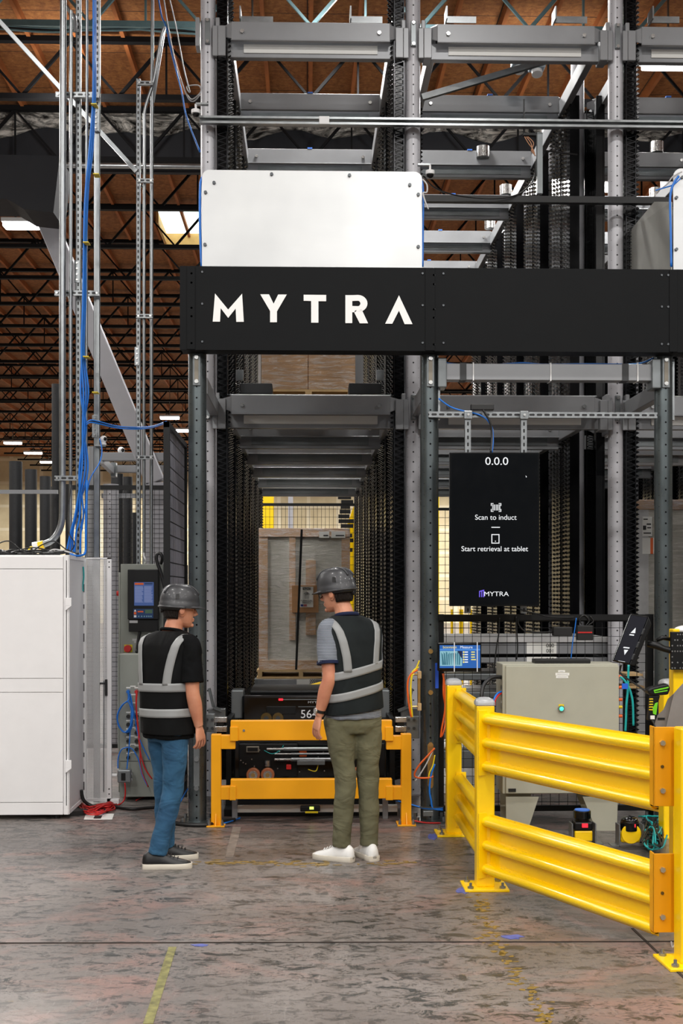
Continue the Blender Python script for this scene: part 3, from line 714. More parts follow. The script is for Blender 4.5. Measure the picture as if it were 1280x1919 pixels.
# cameras
def dome(px, py, Y, label, r=.03, bx=.1):
    p = W(px, py, Y); e = empty('dome_camera', p, label, 'security camera'); MB().cyl(p+Vector((0, 0, .0)), p+Vector((0, 0, r*.9)), r*1.05, 18).build('housing', 'whitepl', e, bevel=.003)
    MB().ell(p, (r*.85, r*.85, r*.85)).build('lens', 'blackgloss', e, smooth=True)
    MB().cyl(p+Vector((0, 0, r*.9)), p+Vector((0, 0, r*2.2)), r*.25, 8).build('stem', 'whitepl', e); MB().b6(min(p.x, p.x+bx), max(p.x, p.x+bx), p.y-.01, p.y+.03, p.z+r*2.1, p.z+r*2.5).build('bracket', 'galv', e)
dome(806, 327, 10.2, 'small white dome camera right of the aluminium panel', .035, -.1)
dome(367, 213, 10.2, 'white dome camera left of the leftmost tall rack post', .035)
def boxcam(px, py, label, tilt):
    p = W(px, py+9, 11.4); e = empty('camera_housing', p, label, 'security camera')
    MB().b6(p.x-.07, p.x+.07, p.y-.07, p.y+.07, p.z-.02, p.z+.12).build('casing', pm('pale_blue_casing', '#a8b8c4', .4), e, bevel=.01)
    MB().cyl(p+Vector((0, -.02, -.07)), p+Vector((0, 0, -.02)), .05, 16).build('lens_ring', 'whitepl', e, bevel=.004)
boxcam(973, 112, 'pale camera housing hanging left of its twin under the top beam', 0)
boxcam(1006, 118, 'pale camera housing hanging right of its twin under the top beam', 0)
def ballcam(px, py, Y, label):
    p = W(px, py, Y); e = empty('ball_camera', p, label, 'security camera'); r = .028*Y/10; MB().b6(p.x-r*2.6, p.x+r*.5, Y-.01, Y+.03, p.z-r*2, p.z-r*1.6).build('bracket', 'galv', e)
    MB().ell(p, (r, r, r)).build('body', 'whitepl', e, smooth=True)
    MB().ell(p+Vector((r*.5, -r*.62, 0)), (r*.55, r*.45, r*.55)).build('lens', 'blackgloss', e, smooth=True)
    MB().cyl(p-Vector((0, 0, r*1.6)), p-Vector((0, 0, r*.8)), r*.9, 16, r*.6).build('foot', 'whitepl', e)
ballcam(194, 823, 10.0, 'white ball camera clipped to the galvanised post left of the diagonal brace')
ballcam(227, 844, 13.85, 'white ball camera sitting on the grey frame behind the conduits')
# ---------------------------------------------------------------- TV on its strut frame
s = empty('slotted_strut', W(803, 773, 9.1), 'level slotted strut that carries the tall screen', 'strut')
MB().b6(W(803, 0, 9.1).x, W(1232, 0, 9.1).x, 9.1, 9.14, W(0, 779, 9.1).z, W(0, 768, 9.1).z)
m = MB(); x0, x1 = W(803, 0, 9.1).x, W(1232, 0, 9.1).x; zc = W(0, 773.5, 9.1).z; cxm = (x0+x1)/2
m.b6(x0-cxm, x1-cxm, -.002, .03, -.021, .021); o = m.build('channel', 'slotx', s, local=True); o.location = Vector((cxm, 9.1, zc))-s.location
for px in (877, 982):
    xx = W(px, 0, 9.06).x; z1 = W(0, 768, 9.06).z; z0 = W(0, 1150, 9.06).z
    h = empty('slotted_strut', (xx, 9.07, z0), ('left' if px == 877 else 'right')+' upright slotted strut holding the tall screen', 'strut')
    m = MB().b6(-.021, .021, -.01, .03, 0, z1-z0); m.build('channel', 'slot', h, local=True)
    MB().b6(xx-.03, xx+.03, 9.04, 9.06, z1-.055, z1+.005).build('clamp', 'galv', h, bevel=.004); MB().cyl((xx, 9.03, z1-.025), (xx, 9.04, z1-.025), .01, 6).build('bolt', 'steel', h)
TVY = 8.93
ta = W(843, 1136, TVY); tb = W(1011, 848, TVY)
tv = empty('display_screen', (ta.x, TVY, ta.z), 'tall black wall display reading 0.0.0 above scan and retrieval prompts', 'screen')
tv.rotation_euler.z = 0
rotv = Matrix.Rotation(math.radians(2.0), 3, 'Z')
MB().b6(ta.x, tb.x, TVY, TVY+.05, ta.z, tb.z).build('bezel', 'blackgloss', tv, bevel=.004)
MB().b6(ta.x+.012, tb.x-.012, TVY-.002, TVY, ta.z+.016, tb.z-.012).build('screen', 'screen', tv)
ts = lambda st, px, py, size, nm='screen_text', mat='ewhite', bold=.0, sx=1.0: text(st, tv, nm, mat, W(px, py, TVY-.004), size, bold=bold, sx=sx, depth=.0006)
ts('0.0.0', 931, 871, .078, bold=0, sx=1.12); ts('Scan to induct', 929, 974, .052); ts('Start retrieval at tablet', 927, 1033, .052)
ts('MYTRA', 930, 1117, .046, bold=0, sx=1.2)
ic = MB()
def irect(x0, y0, x1, y1, m=None): (m or ic).px(x0, y0, x1, y1, TVY-.004, .0015)
for (x, y, sx, sy) in ((920, 943, 1, 1), (939.5, 943, -1, 1), (920, 959, 1, -1), (939.5, 959, -1, -1)):
    irect(min(x, x+5*sx), min(y, y+1.2*sy), max(x, x+5*sx), max(y, y+1.2*sy)); irect(min(x, x+1.2*sx), min(y, y+5*sy), max(x, x+1.2*sx), max(y, y+5*sy))
for x, w in ((922.5, 1), (925, 1.8), (928.3, .8), (930.6, 1.6), (933.6, .8), (935.8, 1.6)): irect(x, 945.5, x+w, 956.5)
irect(921, 987.4, 937, 989)
for r in ((921, 1001, 936, 1002.6), (921, 1017, 936, 1018.6), (921, 1001, 922.6, 1018.6), (934.4, 1001, 936, 1018.6), (927.6, 1013.4, 929.4, 1015)): irect(*r)
ic.build('icons', 'ewhite', tv)
lg = MB(); irect(898, 1108, 899.6, 1119, lg); irect(902, 1107, 903.6, 1119, lg); irect(905.6, 1106, 907.4, 1119, lg); lg.prism([W(898, 1109.5, TVY-.004), W(898, 1107.5, TVY-.004), W(907.4, 1105, TVY-.004), W(907.4, 1107, TVY-.004)], (0, .0015, 0)); lg.build('logo', 'epurple', tv)
single(MB().prism([W(985, 891, TVY-.004), W(987.6, 893.6, TVY-.004), W(986, 895, TVY-.004)], (0, .0015, 0)), 'cursor', 'ewhite', W(985, 891, TVY-.004), 'x', 'x').parent = None
c = bpy.data.objects['cursor']; wl = c.location.copy(); c.parent = tv; c.location = wl-tv.location; del c['label']; del c['category']
cable('black_cable', 'cblack', [W(905, 768, 9.05), W(918, 790, 9.05), W(922, 815, 9.05), W(920, 848, 9.0)], .008, 'black power cable dropping behind the top edge of the tall screen')
cable('blue_cable', 'blue', [W(822, 747, 9.12), W(850, 765, 9.12), W(900, 778, 9.08), W(920, 797, 9.06), W(924, 822, 9.05), W(922, 848, 9.02)], .006, 'blue cable from the middle dark column down to the tall screen')
single(MB().px(883, 757, 926, 768, 9.06, .05), 'power_brick', 'cblack', W(900, 768, 9.06), 'small black power brick sitting on the level slotted strut', 'power brick', bevel=.005)
# ---------------------------------------------------------------- left: white server cabinet and perforated doors
YW = 9.33
a = W(-120, 1533, YW); b = W(128, 1040, YW); bz = .035
yb = 10.05
wc = empty('server_cabinet', (b.x, YW, 0), 'big white equipment cabinet with flat side panels at the left edge', 'cabinet')
MB().b6(a.x, b.x-.012, YW+.012, yb, bz, b.z).build('body', 'white', wc, bevel=.004)
for (y0, y1) in ((1043, 1065.5), (1067, 1271), (1272.5, 1297), (1298.5, 1503.5), (1505, 1533)):
    MB().b6(a.x, W(118, 0, YW).x, YW, YW+.014, max(bz, W(0, y1, YW).z), W(0, y0, YW).z).build('side_panel', 'white', wc, bevel=.0015)
MB().b6(W(119.5, 0, YW).x, b.x, YW-.001, YW+.014, bz, b.z).build('corner_post', 'white', wc, bevel=.002)
MB().b6(W(124, 0, YW).x, W(125.2, 0, YW).x, YW-.003, YW-.001, W(0, 1510, YW).z, W(0, 1050, YW).z).build('gap_seal', 'cblack', wc)
for yy in (1128, 1432): 
    m = MB(); p = W(129, yy, YW); m.b6(p.x-.022, p.x+.022, YW-.02, YW+.0, p.z-.03, p.z+.03); m.prism([(p.x-.022, YW-.02, p.z-.03), (p.x+.022, YW-.02, p.z-.03), (p.x-.022, YW-.02, p.z-.065)], (0, .02, 0)); m.build('hinge', 'white', wc, bevel=.002)
MB().b6(b.x-.012, b.x-.008, YW+.03, yb-.03, bz+.03, b.z-.03).build('inner_liner', 'white', wc)
MB().b6(b.x-.003, b.x+.003, YW+.035, yb-.02, bz+.02, b.z-.02).build('perforated_door', 'perfside', wc)
fr = MB(); fr.b6(b.x-.006, b.x+.006, YW+.012, YW+.04, bz, b.z).b6(b.x-.006, b.x+.006, yb-.03, yb, bz, b.z).b6(b.x-.006, b.x+.006, YW+.03, yb, b.z-.03, b.z).b6(b.x-.006, b.x+.006, YW+.03, yb, bz, bz+.03)
fr.build('door_frame', 'white', wc, bevel=.001)
for x in (b.x-.1, b.x-.9): 
    for y in (YW+.08, yb-.1): MB().cyl((x, y, 0), (x, y, bz), .025, 12).build('foot', 'cblack', wc)
MB().prism([(b.x-.05, YW+.1, 0), (b.x+.1, YW+.18, 0), (b.x+.1, YW+.24, .0), (b.x-.02, YW+.3, .0)], (0, 0, .035)).build('stabiliser_foot', 'cblack', wc)
# open perforated door of the next cabinet
YD = 10.0; a = W(159, 1505, YD); b2 = W(209, 1045, YD)
pd = empty('perforated_door', (a.x, YD, 0), 'narrow white perforated door standing open beside the white cabinet', 'door')
z0, z1 = .03, b2.z; xm = (a.x+b2.x)/2
o = MB().b6(a.x-xm, b2.x-xm, 0, .003, z0, z1).build('mesh_sheet', 'perf', pd, local=True); o.location = Vector((xm, YD, 0))-pd.location
m = MB(); m.b6(b2.x-.035, b2.x, YD-.006, YD+.02, z0-.01, z1).b6(a.x, a.x+.012, YD-.006, YD+.02, z0-.01, z1).b6(a.x, b2.x, YD-.006, YD+.02, z1-.012, z1).b6(a.x, b2.x, YD-.006, YD+.02, z0-.01, z0+.015)
m.build('frame', 'white', pd, bevel=.001)
MB().cyl((b2.x-.06, YD-.012, .1), (b2.x-.06, YD-.012, .98), .004, 6).build('lock_rod', 'galv', pd)
MB().cyl((b2.x-.052, YD-.012, .98), (b2.x-.052, YD-.012, z1-.06), .003, 6).build('lock_rod', 'whitepl', pd)
MB().b6(b2.x-.05, b2.x-.03, YD-.022, YD-.006, .86, .99).build('latch', 'cblack', pd, bevel=.003)
MB().b6(b2.x-.09, b2.x-.05, YD-.02, YD-.006, .95, .965).build('latch_arm', 'darkgrey', pd)
dots = MB()
for z in (z1-.035, z1-.075, .12, .08): dots.cyl((b2.x-.018, YD-.008, z), (b2.x-.018, YD-.006, z), .006, 8)
dots.build('fixings', 'cblack', pd)
# slim perforated frame strip between cabinet and door
x0, x1 = W(152, 0, 9.95).x, W(161, 0, 9.95).x
st = empty('cabinet_frame_strip', (x0, 9.95, 0), 'white slotted frame strip between the white cabinet and the open perforated door', 'frame')
MB().b6(x0, x1, 9.95, 9.96, .03, 1.95).b6(x0, x0+.004, 9.95, 9.99, .03, 1.95).build('strip', 'whitepl', st)
dd = MB()
for k in range(14): dd.b6(x0+.014, x0+.026, 9.947, 9.95, .12+k*.13, .155+k*.13+(.03 if k % 3 == 0 else 0))
dd.build('slots', 'darkgrey', st)
cable('green_cable', 'cyan', [W(156, 1062, 9.9), W(157, 1080, 9.9), W(155, 1100, 9.9), W(156, 1108, 9.9)], .006, 'short green wire hanging inside the top of the cabinet frame strip')
# cables lying on the cabinet
def topz(y=9.6): return W(128, 1040, YW).z
tz = topz(); random.seed(3)
xs = W(-30, 1040, 9.5).x; xe = W(118, 1040, 9.5).x
tg = MB()
for k in range(13):
    pts = []; n = 7
    for i in range(n): pts.append((xs+(xe-xs)*(i/(n-1))*random.uniform(.92, 1.0)+random.uniform(-.03, .03), 9.42+random.uniform(0, .35), tz+.012+random.uniform(0, .035)))
    tg.tube(smoothpath(pts, 5), .006, 6)
for k in range(3):
    x = xs+.12+k*.17; pts = [(x-.12, 9.5, tz+.01), (x-.03, 9.5, tz+.04+.04*(k != 1)), (x+.06, 9.52, tz+.06+.05*(k != 1)), (x+.15, 9.5, tz+.05), (x+.24, 9.5, tz+.012)]
    tg.tube(smoothpath(pts, 6), .005, 6)
o = single(tg, 'cable_tangle', 'cblack', ((xs+xe)/2, 9.6, tz), 'tangle of black cables lying on top of the white cabinet', 'cables', smooth=True); o['kind'] = 'stuff'
single(MB().tube(smoothpath([W(88, 1037, 9.5), W(100, 1030, 9.5), W(118, 1032, 9.5), W(135, 1036, 9.5)], 5), .006, 6), 'pale_cable', 'cgrey', W(88, 1037, 9.5), 'pale cable end lying at the right of the black cable tangle', 'cable', smooth=True)
# ---------------------------------------------------------------- conduits and slotted struts at the left
def pxr(px, Y): return px/F*Y*1.0
def pipe(name, pts, wpx, Y, mat, label, cat='conduit', floor_end=False):
    P = [W(x, y, Y) for x, y in pts]
    if len(P) > 2: P = smoothpath(P, 8)
    return single(MB().tube(P, pxr(wpx/2, Y), 14), name, mat, P[-1], label, cat, smooth='auto')
pipe('conduit', [(119, -30), (117.5, 400), (117, 820), (117, 940), (114, 985), (98, 1012), (72, 1023)], 12.5, 9.9, 'galv', 'thick galvanised conduit that bends left above the white cabinet')
p = W(72, 1023, 9.9); q = W(62, 1025, 9.9)
cf = empty('conduit_fitting', q, 'white fitting with a yellow collar at the open end of the thick conduit', 'fitting')
MB().cyl(q, p, .036, 20).build('sleeve', 'whitepl', cf, smooth='auto'); MB().cyl(p, W(82, 1020, 9.9), .033, 20).build('collar', 'yellow', cf, smooth='auto')
MB().cyl(q+Vector((-.002, 0, 0)), q+Vector((.001, 0, 0)), .028, 20).build('bore', 'cblack', cf)
MB().tube(smoothpath([q+Vector((.01, -.0, 0)), W(57, 1026, 9.85), W(52, 1035, 9.85)]), .008, 7).build('yellow_wires', 'cyellow', cf, smooth=True)
pipe('conduit', [(133, 20), (133, 300), (132.5, 700), (132, 1040)], 6.5, 9.95, 'galv', 'thinner conduit just right of the thick bent conduit')
pipe('conduit', [(104, -20), (130, 20), (140, 33), (141, 60)], 7, 10.0, 'galv', 'short conduit elbow crossing at the top left')
pipe('conduit', [(163, -20), (163, 200), (162, 500), (161.5, 1045)], 5.5, 9.8, 'galv', 'slim shiny conduit running beside the blue cable bundle')
def strutv(px, y0, y1, Y, label, wpx, mat='slot', bx=None):
    t = W(px, y0, Y); u = W(px, y1, Y); w = pxr(wpx, Y)/2
    h = empty('slotted_strut' if mat == 'slot' else 'strut_post', (t.x, Y, u.z), label, 'strut')
    m = MB().b6(-w, w, 0, .003, 0, t.z-u.z).b6(-w, -w+.003, 0, .035, 0, t.z-u.z).b6(w-.003, w, 0, .035, 0, t.z-u.z); m.build('channel', mat, h, local=True); return h
def floorpx(Y): return HOR+EYE*F/Y
s1_ = strutv(146.5, -30, floorpx(10.05), 10.05, 'tall slotted strut between the thick conduit and the blue cables', 10)
s2_ = strutv(182.5, -30, 247, 10.02, 'slotted strut reaching the top edge right of the blue cables', 9.5)
h = strutv(181, 245, floorpx(10.04), 10.04, 'plain galvanised post right of the blue cables, below its slotted extension', 11, mat='galv')
h2 = strutv(259, 147, floorpx(10.9), 10.9, 'slotted strut leftmost of the three uprights left of the sign', 8, mat='slot')
def splice(px, y0, y1, Y, parent):
    a = W(px, y1, Y); b = W(px, y0, Y); m = MB().b6(a.x-.022, a.x+.022, Y-.008, Y-.001, a.z, b.z); c = m.build('splice_plate', 'galv', parent, bevel=.002)
    bb = MB()
    for i in range(4): zz = a.z+(b.z-a.z)*(i+.5)/4; bb.cyl((a.x, Y-.016, zz), (a.x, Y-.008, zz), .009, 6)
    bb.build('bolt_row', 'steel', c)
splice(144.5, 488, 530, 10.05, s1_); splice(180, 205, 246, 10.02, s2_); splice(178, 778, 820, 10.04, h); splice(257, 650, 685, 10.9, h2)
pipe('conduit', [(308, 52), (302, 70), (288, 150), (272, 205), (271, 260), (270, 600), (269.5, 1300)], 6, 10.85, 'galv', 'middle conduit of the three uprights, bending right at its top')
pipe('conduit', [(286, -30), (284.5, 300), (284, 700), (283, 1300)], 6.5, 10.95, 'galv', 'rightmost plain conduit of the three uprights left of the sign')
t = W(308, 50, 11.0); u = W(286, 192, 11.0)
m = MB().bar(t, u, .03, .012, up=(0, 1, 0)); single(m, 'slanted_strut', 'smallslot', u, 'pale slotted strut slanting down left from the teal joist', 'strut')
single(MB().bar(W(-10, 30, 10.9), W(256, 322, 10.9), .034, .034, up=(0, 1, 0)), 'diagonal_strut', 'galv', W(256, 322, 10.9), 'galvanised square strut sloping down right behind the left conduits', 'strut')
def clamp(x0, x1, y, Y, label, h=9):
    a = W(x0, y+h/2, Y); b = W(x1, y-h/2, Y); e = empty('strut_clamp', (a.x, Y, a.z), label, 'strut bracket')
    cx = (a.x+b.x)/2; o = MB().b6(a.x-cx, b.x-cx, 0, .03, -(b.z-a.z)/2, (b.z-a.z)/2).build('channel', 'slotx', e, local=True); o.location = Vector((cx, Y, (a.z+b.z)/2))-e.location
    m = MB()
    for xx in (a.x+.02, b.x-.02): MB().cyl((xx, Y-.008, (a.z+b.z)/2), (xx, Y, (a.z+b.z)/2), .009, 6).build('bolt', 'steel', e)
clamp(104, 184, 177, 9.97, 'uppermost cross bracket tying the conduits beside the blue cables'); clamp(102, 186, 549, 9.97, 'middle cross bracket tying the conduits beside the blue cables')
clamp(102, 150, 896, 9.85, 'lowest cross bracket on the thick bent conduit')
clamp(257, 286, 155, 10.8, 'topmost short clip joining the uprights left of the sign', 7); clamp(257, 287, 338, 10.8, 'clip joining the uprights left of the aluminium panel', 7)
clamp(255, 286, 592, 10.8, 'clip joining the three uprights left of the sign lettering', 7); clamp(256, 287, 857, 10.8, 'lowest clip joining the three uprights, beside the black mesh panel', 7)
# blue cable bundle
for k in range(5):
    d = (k-2)*2.2; w2 = [0, 6, -3, 8, -6][k]
    pts = [(177+d*.5, -30), (177+d*.5, 100), (176+d*.5, 190), (170+d*.6+w2*.3, 280), (162+d*.6, 370), (159+d*.5, 460), (158+d*.6, 560), (155+d*.6, 660), (158+d*.4-w2, 735), (157+d*.5+w2*.4, 800), (156+d*.6-w2, 880), (146+d+w2, 960), (138+d*1.4+w2*1.3, 1000), (131+d*1.5+max(0, w2)*2, 1036)]
    cable('blue_cable', 'blue', [W(x, y, 9.72+k*.012) for x, y in pts], .0075, ['leftmost strand of the blue cable bundle hanging beside the conduits', 'second strand from the left in the hanging blue cable bundle', 'middle strand of the hanging blue cable bundle', 'fourth strand from the left in the hanging blue cable bundle', 'rightmost strand of the hanging blue cable bundle'][k], group='blue cable bundle')
cable('blue_cable', 'blue', [W(131, 1036, 9.6), W(140, 1041, 9.6), W(152, 1041, 9.65), W(160, 1034, 9.7), W(161, 1000, 9.7), W(163, 900, 9.72)], .009, 'blue cable looping over the white cabinet corner')
for k in range(3):
    cable('blue_cable', ['blue', 'cblack', 'blue'][k], [W(158, 800, 9.75), W(168, 788+k*2, 9.75), W(185, 790+k*2, 9.8), W(215, 798+k*1.5, 9.9), W(250, 801+k*1.5, 9.9), W(285, 799+k, 9.7), W(312, 790+k, 9.4)], .006, ['upper blue cable swagged right towards the black mesh panel', 'dark cable inside the swag running to the black mesh panel', 'lower blue cable swagged right towards the black mesh panel'][k], group='swagged cables')
for yy, xx, w in ((195, 176, 5), (326, 180, 6), (454, 161, 5), (668, 161, 5), (735, 178, 6)):
    p = W(xx, yy, 9.68); single(MB().b6(p.x-.022, p.x+.022, 9.67, 9.76, p.z-.003, p.z+.003), 'cable_tie', 'cyellow', p, 'yellow cable tie around the blue cables at '+{195: 'the upper cross bracket', 326: 'the top of the plain post', 454: 'mid height beside the slotted strut', 668: 'the level of the sign bottom', 735: 'the galvanised post above the swag'}[yy], 'cable tie')
cable('blue_cable', 'blue', [W(187, 822, 9.95), W(191, 845, 9.9), W(186, 868, 9.85), W(168, 900, 9.8), W(160, 950, 9.78), W(150, 990, 9.75)], .005, 'thin blue cable dropping from the white ball camera')
cable('black_cable', 'cblack', [W(135, 895, 9.9), W(128, 960, 9.8), W(130, 1000, 9.7), W(140, 1018, 9.7), W(130, 1035, 9.7), W(110, 1036, 9.6)], .004, 'thin black wire looping beside the conduit bend')
for k in range(3):
    cable('blue_cable', 'cblack' if k == 1 else 'teal', [W(0, 48+k*3, 14.2), W(100, 54+k*3, 14.2), W(220, 57-k*2, 14.2), W(310, 52+k*4, 14.2), W(372, 58+k*3, 14.2)], .012, ['upper cable laid along the teal joist', 'dark cable laid along the teal joist', 'lower cable laid along the teal joist'][k])
cable('blue_cable', 'blue', [W(296, -10, 12), W(303, 30, 12), W(312, 52, 12), W(322, 100, 12), W(340, 170, 12), W(350, 220, 12), W(375, 285, 12)], .008, 'blue cable strung from the teal joist to the leftmost tall rack post')
cable('pale_cable', 'cgrey', [W(306, -10, 12), W(316, 55, 12), W(330, 120, 12), W(350, 178, 12), W(362, 190, 12), W(375, 178, 12)], .006, 'pale cable strung beside the blue one near the leftmost tall post')
cable('pale_cable', 'cgrey', [W(316, -10, 12), W(330, 50, 12), W(345, 130, 12), W(356, 172, 12), W(350, 162, 12), W(372, 160, 12), W(376, 172, 12), W(360, 186, 12), W(350, 176, 12)], .006, 'pale cable coiled beside the white dome camera')
# ---------------------------------------------------------------- electrical enclosures
YE = 10.45; a = W(226, 1300, YE); b = W(345, 1057, YE)
ec = empty('electrical_enclosure', (a.x, YE, 0), 'tall grey electrical enclosure carrying a black operator panel', 'electrical cabinet')
MB().b6(a.x, b.x, YE, YE+.35, 0, b.z).build('body', 'boxgrey', ec, bevel=.006)
MB().b6(a.x-.018, a.x-.002, YE+.01, YE+.33, .02, b.z-.07).build('side_flange', 'boxgrey', ec, bevel=.003)
p = W(219, 1112, YE); MB().cyl((p.x-.01, YE+.06, p.z), (a.x-.0, YE+.06, p.z), .022, 14).build('emergency_button', 'red', ec, bevel=.004)
YH = YE-.09
MB().px(239, 1067, 297, 1161, YH, .09).build('control_panel', 'black', ec, bevel=.006)
MB().px(241, 1161, 296, 1184, YH+.02, .07).build('panel_base', 'black', ec, bevel=.004)
s = MB().px(251.5, 1091, 288, 1135, YH-.003, .003).build('info_screen', 'eblue2', ec) if 'eblue2' in M else None
M['eblue2'] = em('panel_blue', '#4a66a6', .55); M['epale'] = em('panel_pale', '#8f9ccc', .6); M['enav'] = em('panel_navy', '#12345e', .6)
s = MB().px(251.5, 1091, 288, 1135, YH-.003, .003).build('info_screen', 'eblue2', ec)
m = MB(); random.seed(5)
for c in (252.6, 270):
    y = 1098.5
    while y < 1129:
        m.px(c, y, c+random.uniform(13, 16.3), y+.9, YH-.005, .001); y += 1.55
m.build('text_lines', 'epale', s); MB().px(252.5, 1092.3, 269, 1096, YH-.005, .001).build('heading', 'orange', s); MB().px(271, 1092.8, 286, 1095, YH-.005, .001).build('heading', 'enav', s)
s = MB().px(250, 1141, 287, 1158.5, YH-.003, .003).build('keypad', 'enav', ec)
MB().px(272, 1142.5, 285.5, 1149.5, YH-.005, .001).build('keypad_display', pm('lcd', '#4a6a50', .4), s)
MB().px(251, 1147, 255.5, 1151.5, YH-.005, .001).build('warning_label', 'orange', s); MB().px(251, 1153, 255.5, 1157, YH-.005, .001).build('white_label', 'paper', s)
MB().prism([W(251, 1146, YH-.005), W(255.5, 1146, YH-.005), W(253.2, 1142, YH-.005)], (0, .001, 0)).build('warning_label', 'paper', s)
MB().px(258, 1145, 268.5, 1147.5, YH-.005, .001).build('heading', 'orange', s)
m = MB()
for c in (260, 265.5, 270.5, 275, 279, 283): m.cyl(W(c, 1155, YH-.006), W(c, 1155, YH-.003)+Vector((0, .001, 0)), .006, 10)
m.build('keys', 'teal', s)
MB().px(242.5, 1162.5, 258, 1167.5, YH+.017, .003).build('type_label', 'cgrey', ec)
p = W(240, 1212, YE-.012); MB().px(233, 1208, 248, 1222, YE-.004, .004).build('switch_plate', 'cyellow', ec); MB().cyl((p.x, YE-.05, p.z-.015), (p.x, YE-.004, p.z-.015), .03, 18).build('rotary_switch', 'red', ec, bevel=.004)
for (x0, y0, x1, y1) in ((248, 1197, 266, 1201), (251, 1201.5, 266, 1205)): MB().px(x0, y0, x1, y1, YE-.003, .003).build('name_label', 'cgrey', ec)
cable('black_cable', 'cblack', [W(262, 1184, YE-.05), W(258, 1205, YE-.05), W(256, 1222, YE-.12)], .013, 'dark conduit hose dropping from the operator panel to the low enclosure')
cable('black_hose', 'cblack', [W(309, 1105, YE-.1), W(302, 1075, YE-.1), W(294, 1052, YE-.1), W(294, 1040, YE-.1), W(300, 1037, YE-.1), W(304, 1045, YE-.1), W(302, 1056, YE-.05)], .014, 'thick black hose hooked over the tall grey enclosure', 'hose')
cable('white_cable', 'whitepl', [W(272, 1056, YE+.1), W(273, 1050, YE), W(270, 1042, YE), W(270, 1036, YE)], .008, 'short white cable entering the top of the tall grey enclosure')
YL = 10.15; a = W(220, 1495, YL); b = W(292, 1226, YL)
lc = empty('electrical_enclosure', (a.x, YL, 0), 'low grey enclosure with rows of blue and red plugged cables', 'electrical cabinet')
MB().b6(a.x+.018, b.x, YL, YL+.25, .03, b.z).build('body', 'boxgrey', lc, bevel=.005); MB().b6(a.x, a.x+.016, YL+.01, YL+.24, .42, b.z).build('side_flange', 'boxgrey', lc, bevel=.003)
MB().b6(a.x+.018, b.x, YL-.003, YL, W(0, 1427, YL).z-.003, W(0, 1427, YL).z).build('seam', 'darkgrey', lc)
plugs = []
random.seed(2)
for r in range(9):
    for c_ in range(2):
        px, py = 240.5+c_*15.5, 1296+r*15.4
        if (r in (1, 2)) or (r == 8 and c_): continue
        p = W(px, py, YL); col = 'blue' if (r == 0 and c_ == 0) else ('red' if r == 0 else 'cblack')
        o = MB().cyl((p.x, YL-.035, p.z), (p.x, YL, p.z), .013, 10, .016).build('plug', col, lc, smooth='auto')
        MB().px(px-4, py-8.5, px+4, py-6, YL-.003, .003).build('plug_label', 'paper', lc)
for r in range(9): MB().px(244, 1285+r*15.5, 254, 1287.2+r*15.5, YL-.003, .003).build('port_label', 'paper', lc)
Yc = YL-.06
lp = [W(240, 1296, Yc), W(240, 1312, Yc), W(231, 1320, Yc-.03), W(221, 1338, Yc-.03), W(222, 1360, Yc-.03), W(236, 1373, Yc-.03), W(247, 1362, Yc-.03), W(247, 1335, Yc-.03), W(240, 1312, Yc-.02)]
for k in range(3): cable('blue_cable', 'blue', [v+Vector((.006*k*math.sin(i*2), -.008*k, .008*k*math.cos(i))) for i, v in enumerate(lp)], .006, ['outer loop of the coiled blue cable on the low enclosure', 'middle loop of the coiled blue cable on the low enclosure', 'inner loop of the coiled blue cable on the low enclosure'][k], group='coiled blue cable')
cable('blue_cable', 'blue', [W(241, 1300, Yc), W(246, 1325, Yc), W(243, 1385, Yc), W(240, 1420, Yc), W(237, 1450, Yc)], .005, 'blue cable hanging straight down to the small grey junction box')
cable('blue_cable', 'blue', [W(221, 1440, Yc), W(222, 1418, Yc), W(230, 1403, Yc), W(247, 1403, Yc), W(260, 1425, Yc), W(266, 1450, Yc), W(276, 1472, Yc)], .005, 'blue cable arching over the junction box to the man in jeans')
cable('blue_cable', 'blue', [W(244, 1300, Yc), W(252, 1340, Yc), W(258, 1375, Yc), W(268, 1400, Yc), W(280, 1424, Yc)], .005, 'blue cable slanting right behind the man in jeans')
cable('red_cable', 'red', [W(256, 1296, Yc), W(255, 1320, Yc), W(259, 1370, Yc), W(263, 1410, Yc), W(272, 1440, Yc), W(285, 1460, Yc)], .006, 'red cable falling from the low enclosure towards the man in jeans')
cable('red_cable', 'red', [W(257, 1298, Yc), W(256, 1330, Yc), W(262, 1390, Yc), W(264, 1440, Yc), W(278, 1475, Yc)], .005, 'second red cable falling beside the first on the low enclosure')
jb = empty('junction_box', W(220, 1467, YL-.12), 'small grey junction box hanging low before the low enclosure', 'junction box')
MB().px(220, 1443, 245, 1467, YL-.14, .07).build('box', 'rackdark', jb, bevel=.008); MB().px(227, 1449, 235, 1463, YL-.145, .006).build('window', 'black', jb)
MB().px(245, 1447, 248, 1452, YL-.12, .03).px(245, 1458, 248, 1463, YL-.12, .03).build('glands', 'galv', jb); MB().cyl(W(206, 1453, YL-.1), W(220, 1453, YL-.1), .014, 10).build('cable_gland', 'whitepl', jb)
single(MB().b6(W(206, 1494, 9.95).x, W(223, 1494, 9.95).x, 9.95, 10.02, .0, .045), 'power_adapter', 'whitepl', W(214, 1494, 9.95), 'white power adapter on the floor by the perforated door', 'power adapter', bevel=.008)
cable('red_cable', 'red', [W(234, 1467, 10.0), W(235, 1485, 10.0), W(232, 1500, 10.0), G(222, 1508, .008), G(205, 1508, .008)], .006, 'red cable dropping from the junction box to the floor')
tg = MB(); random.seed(11)
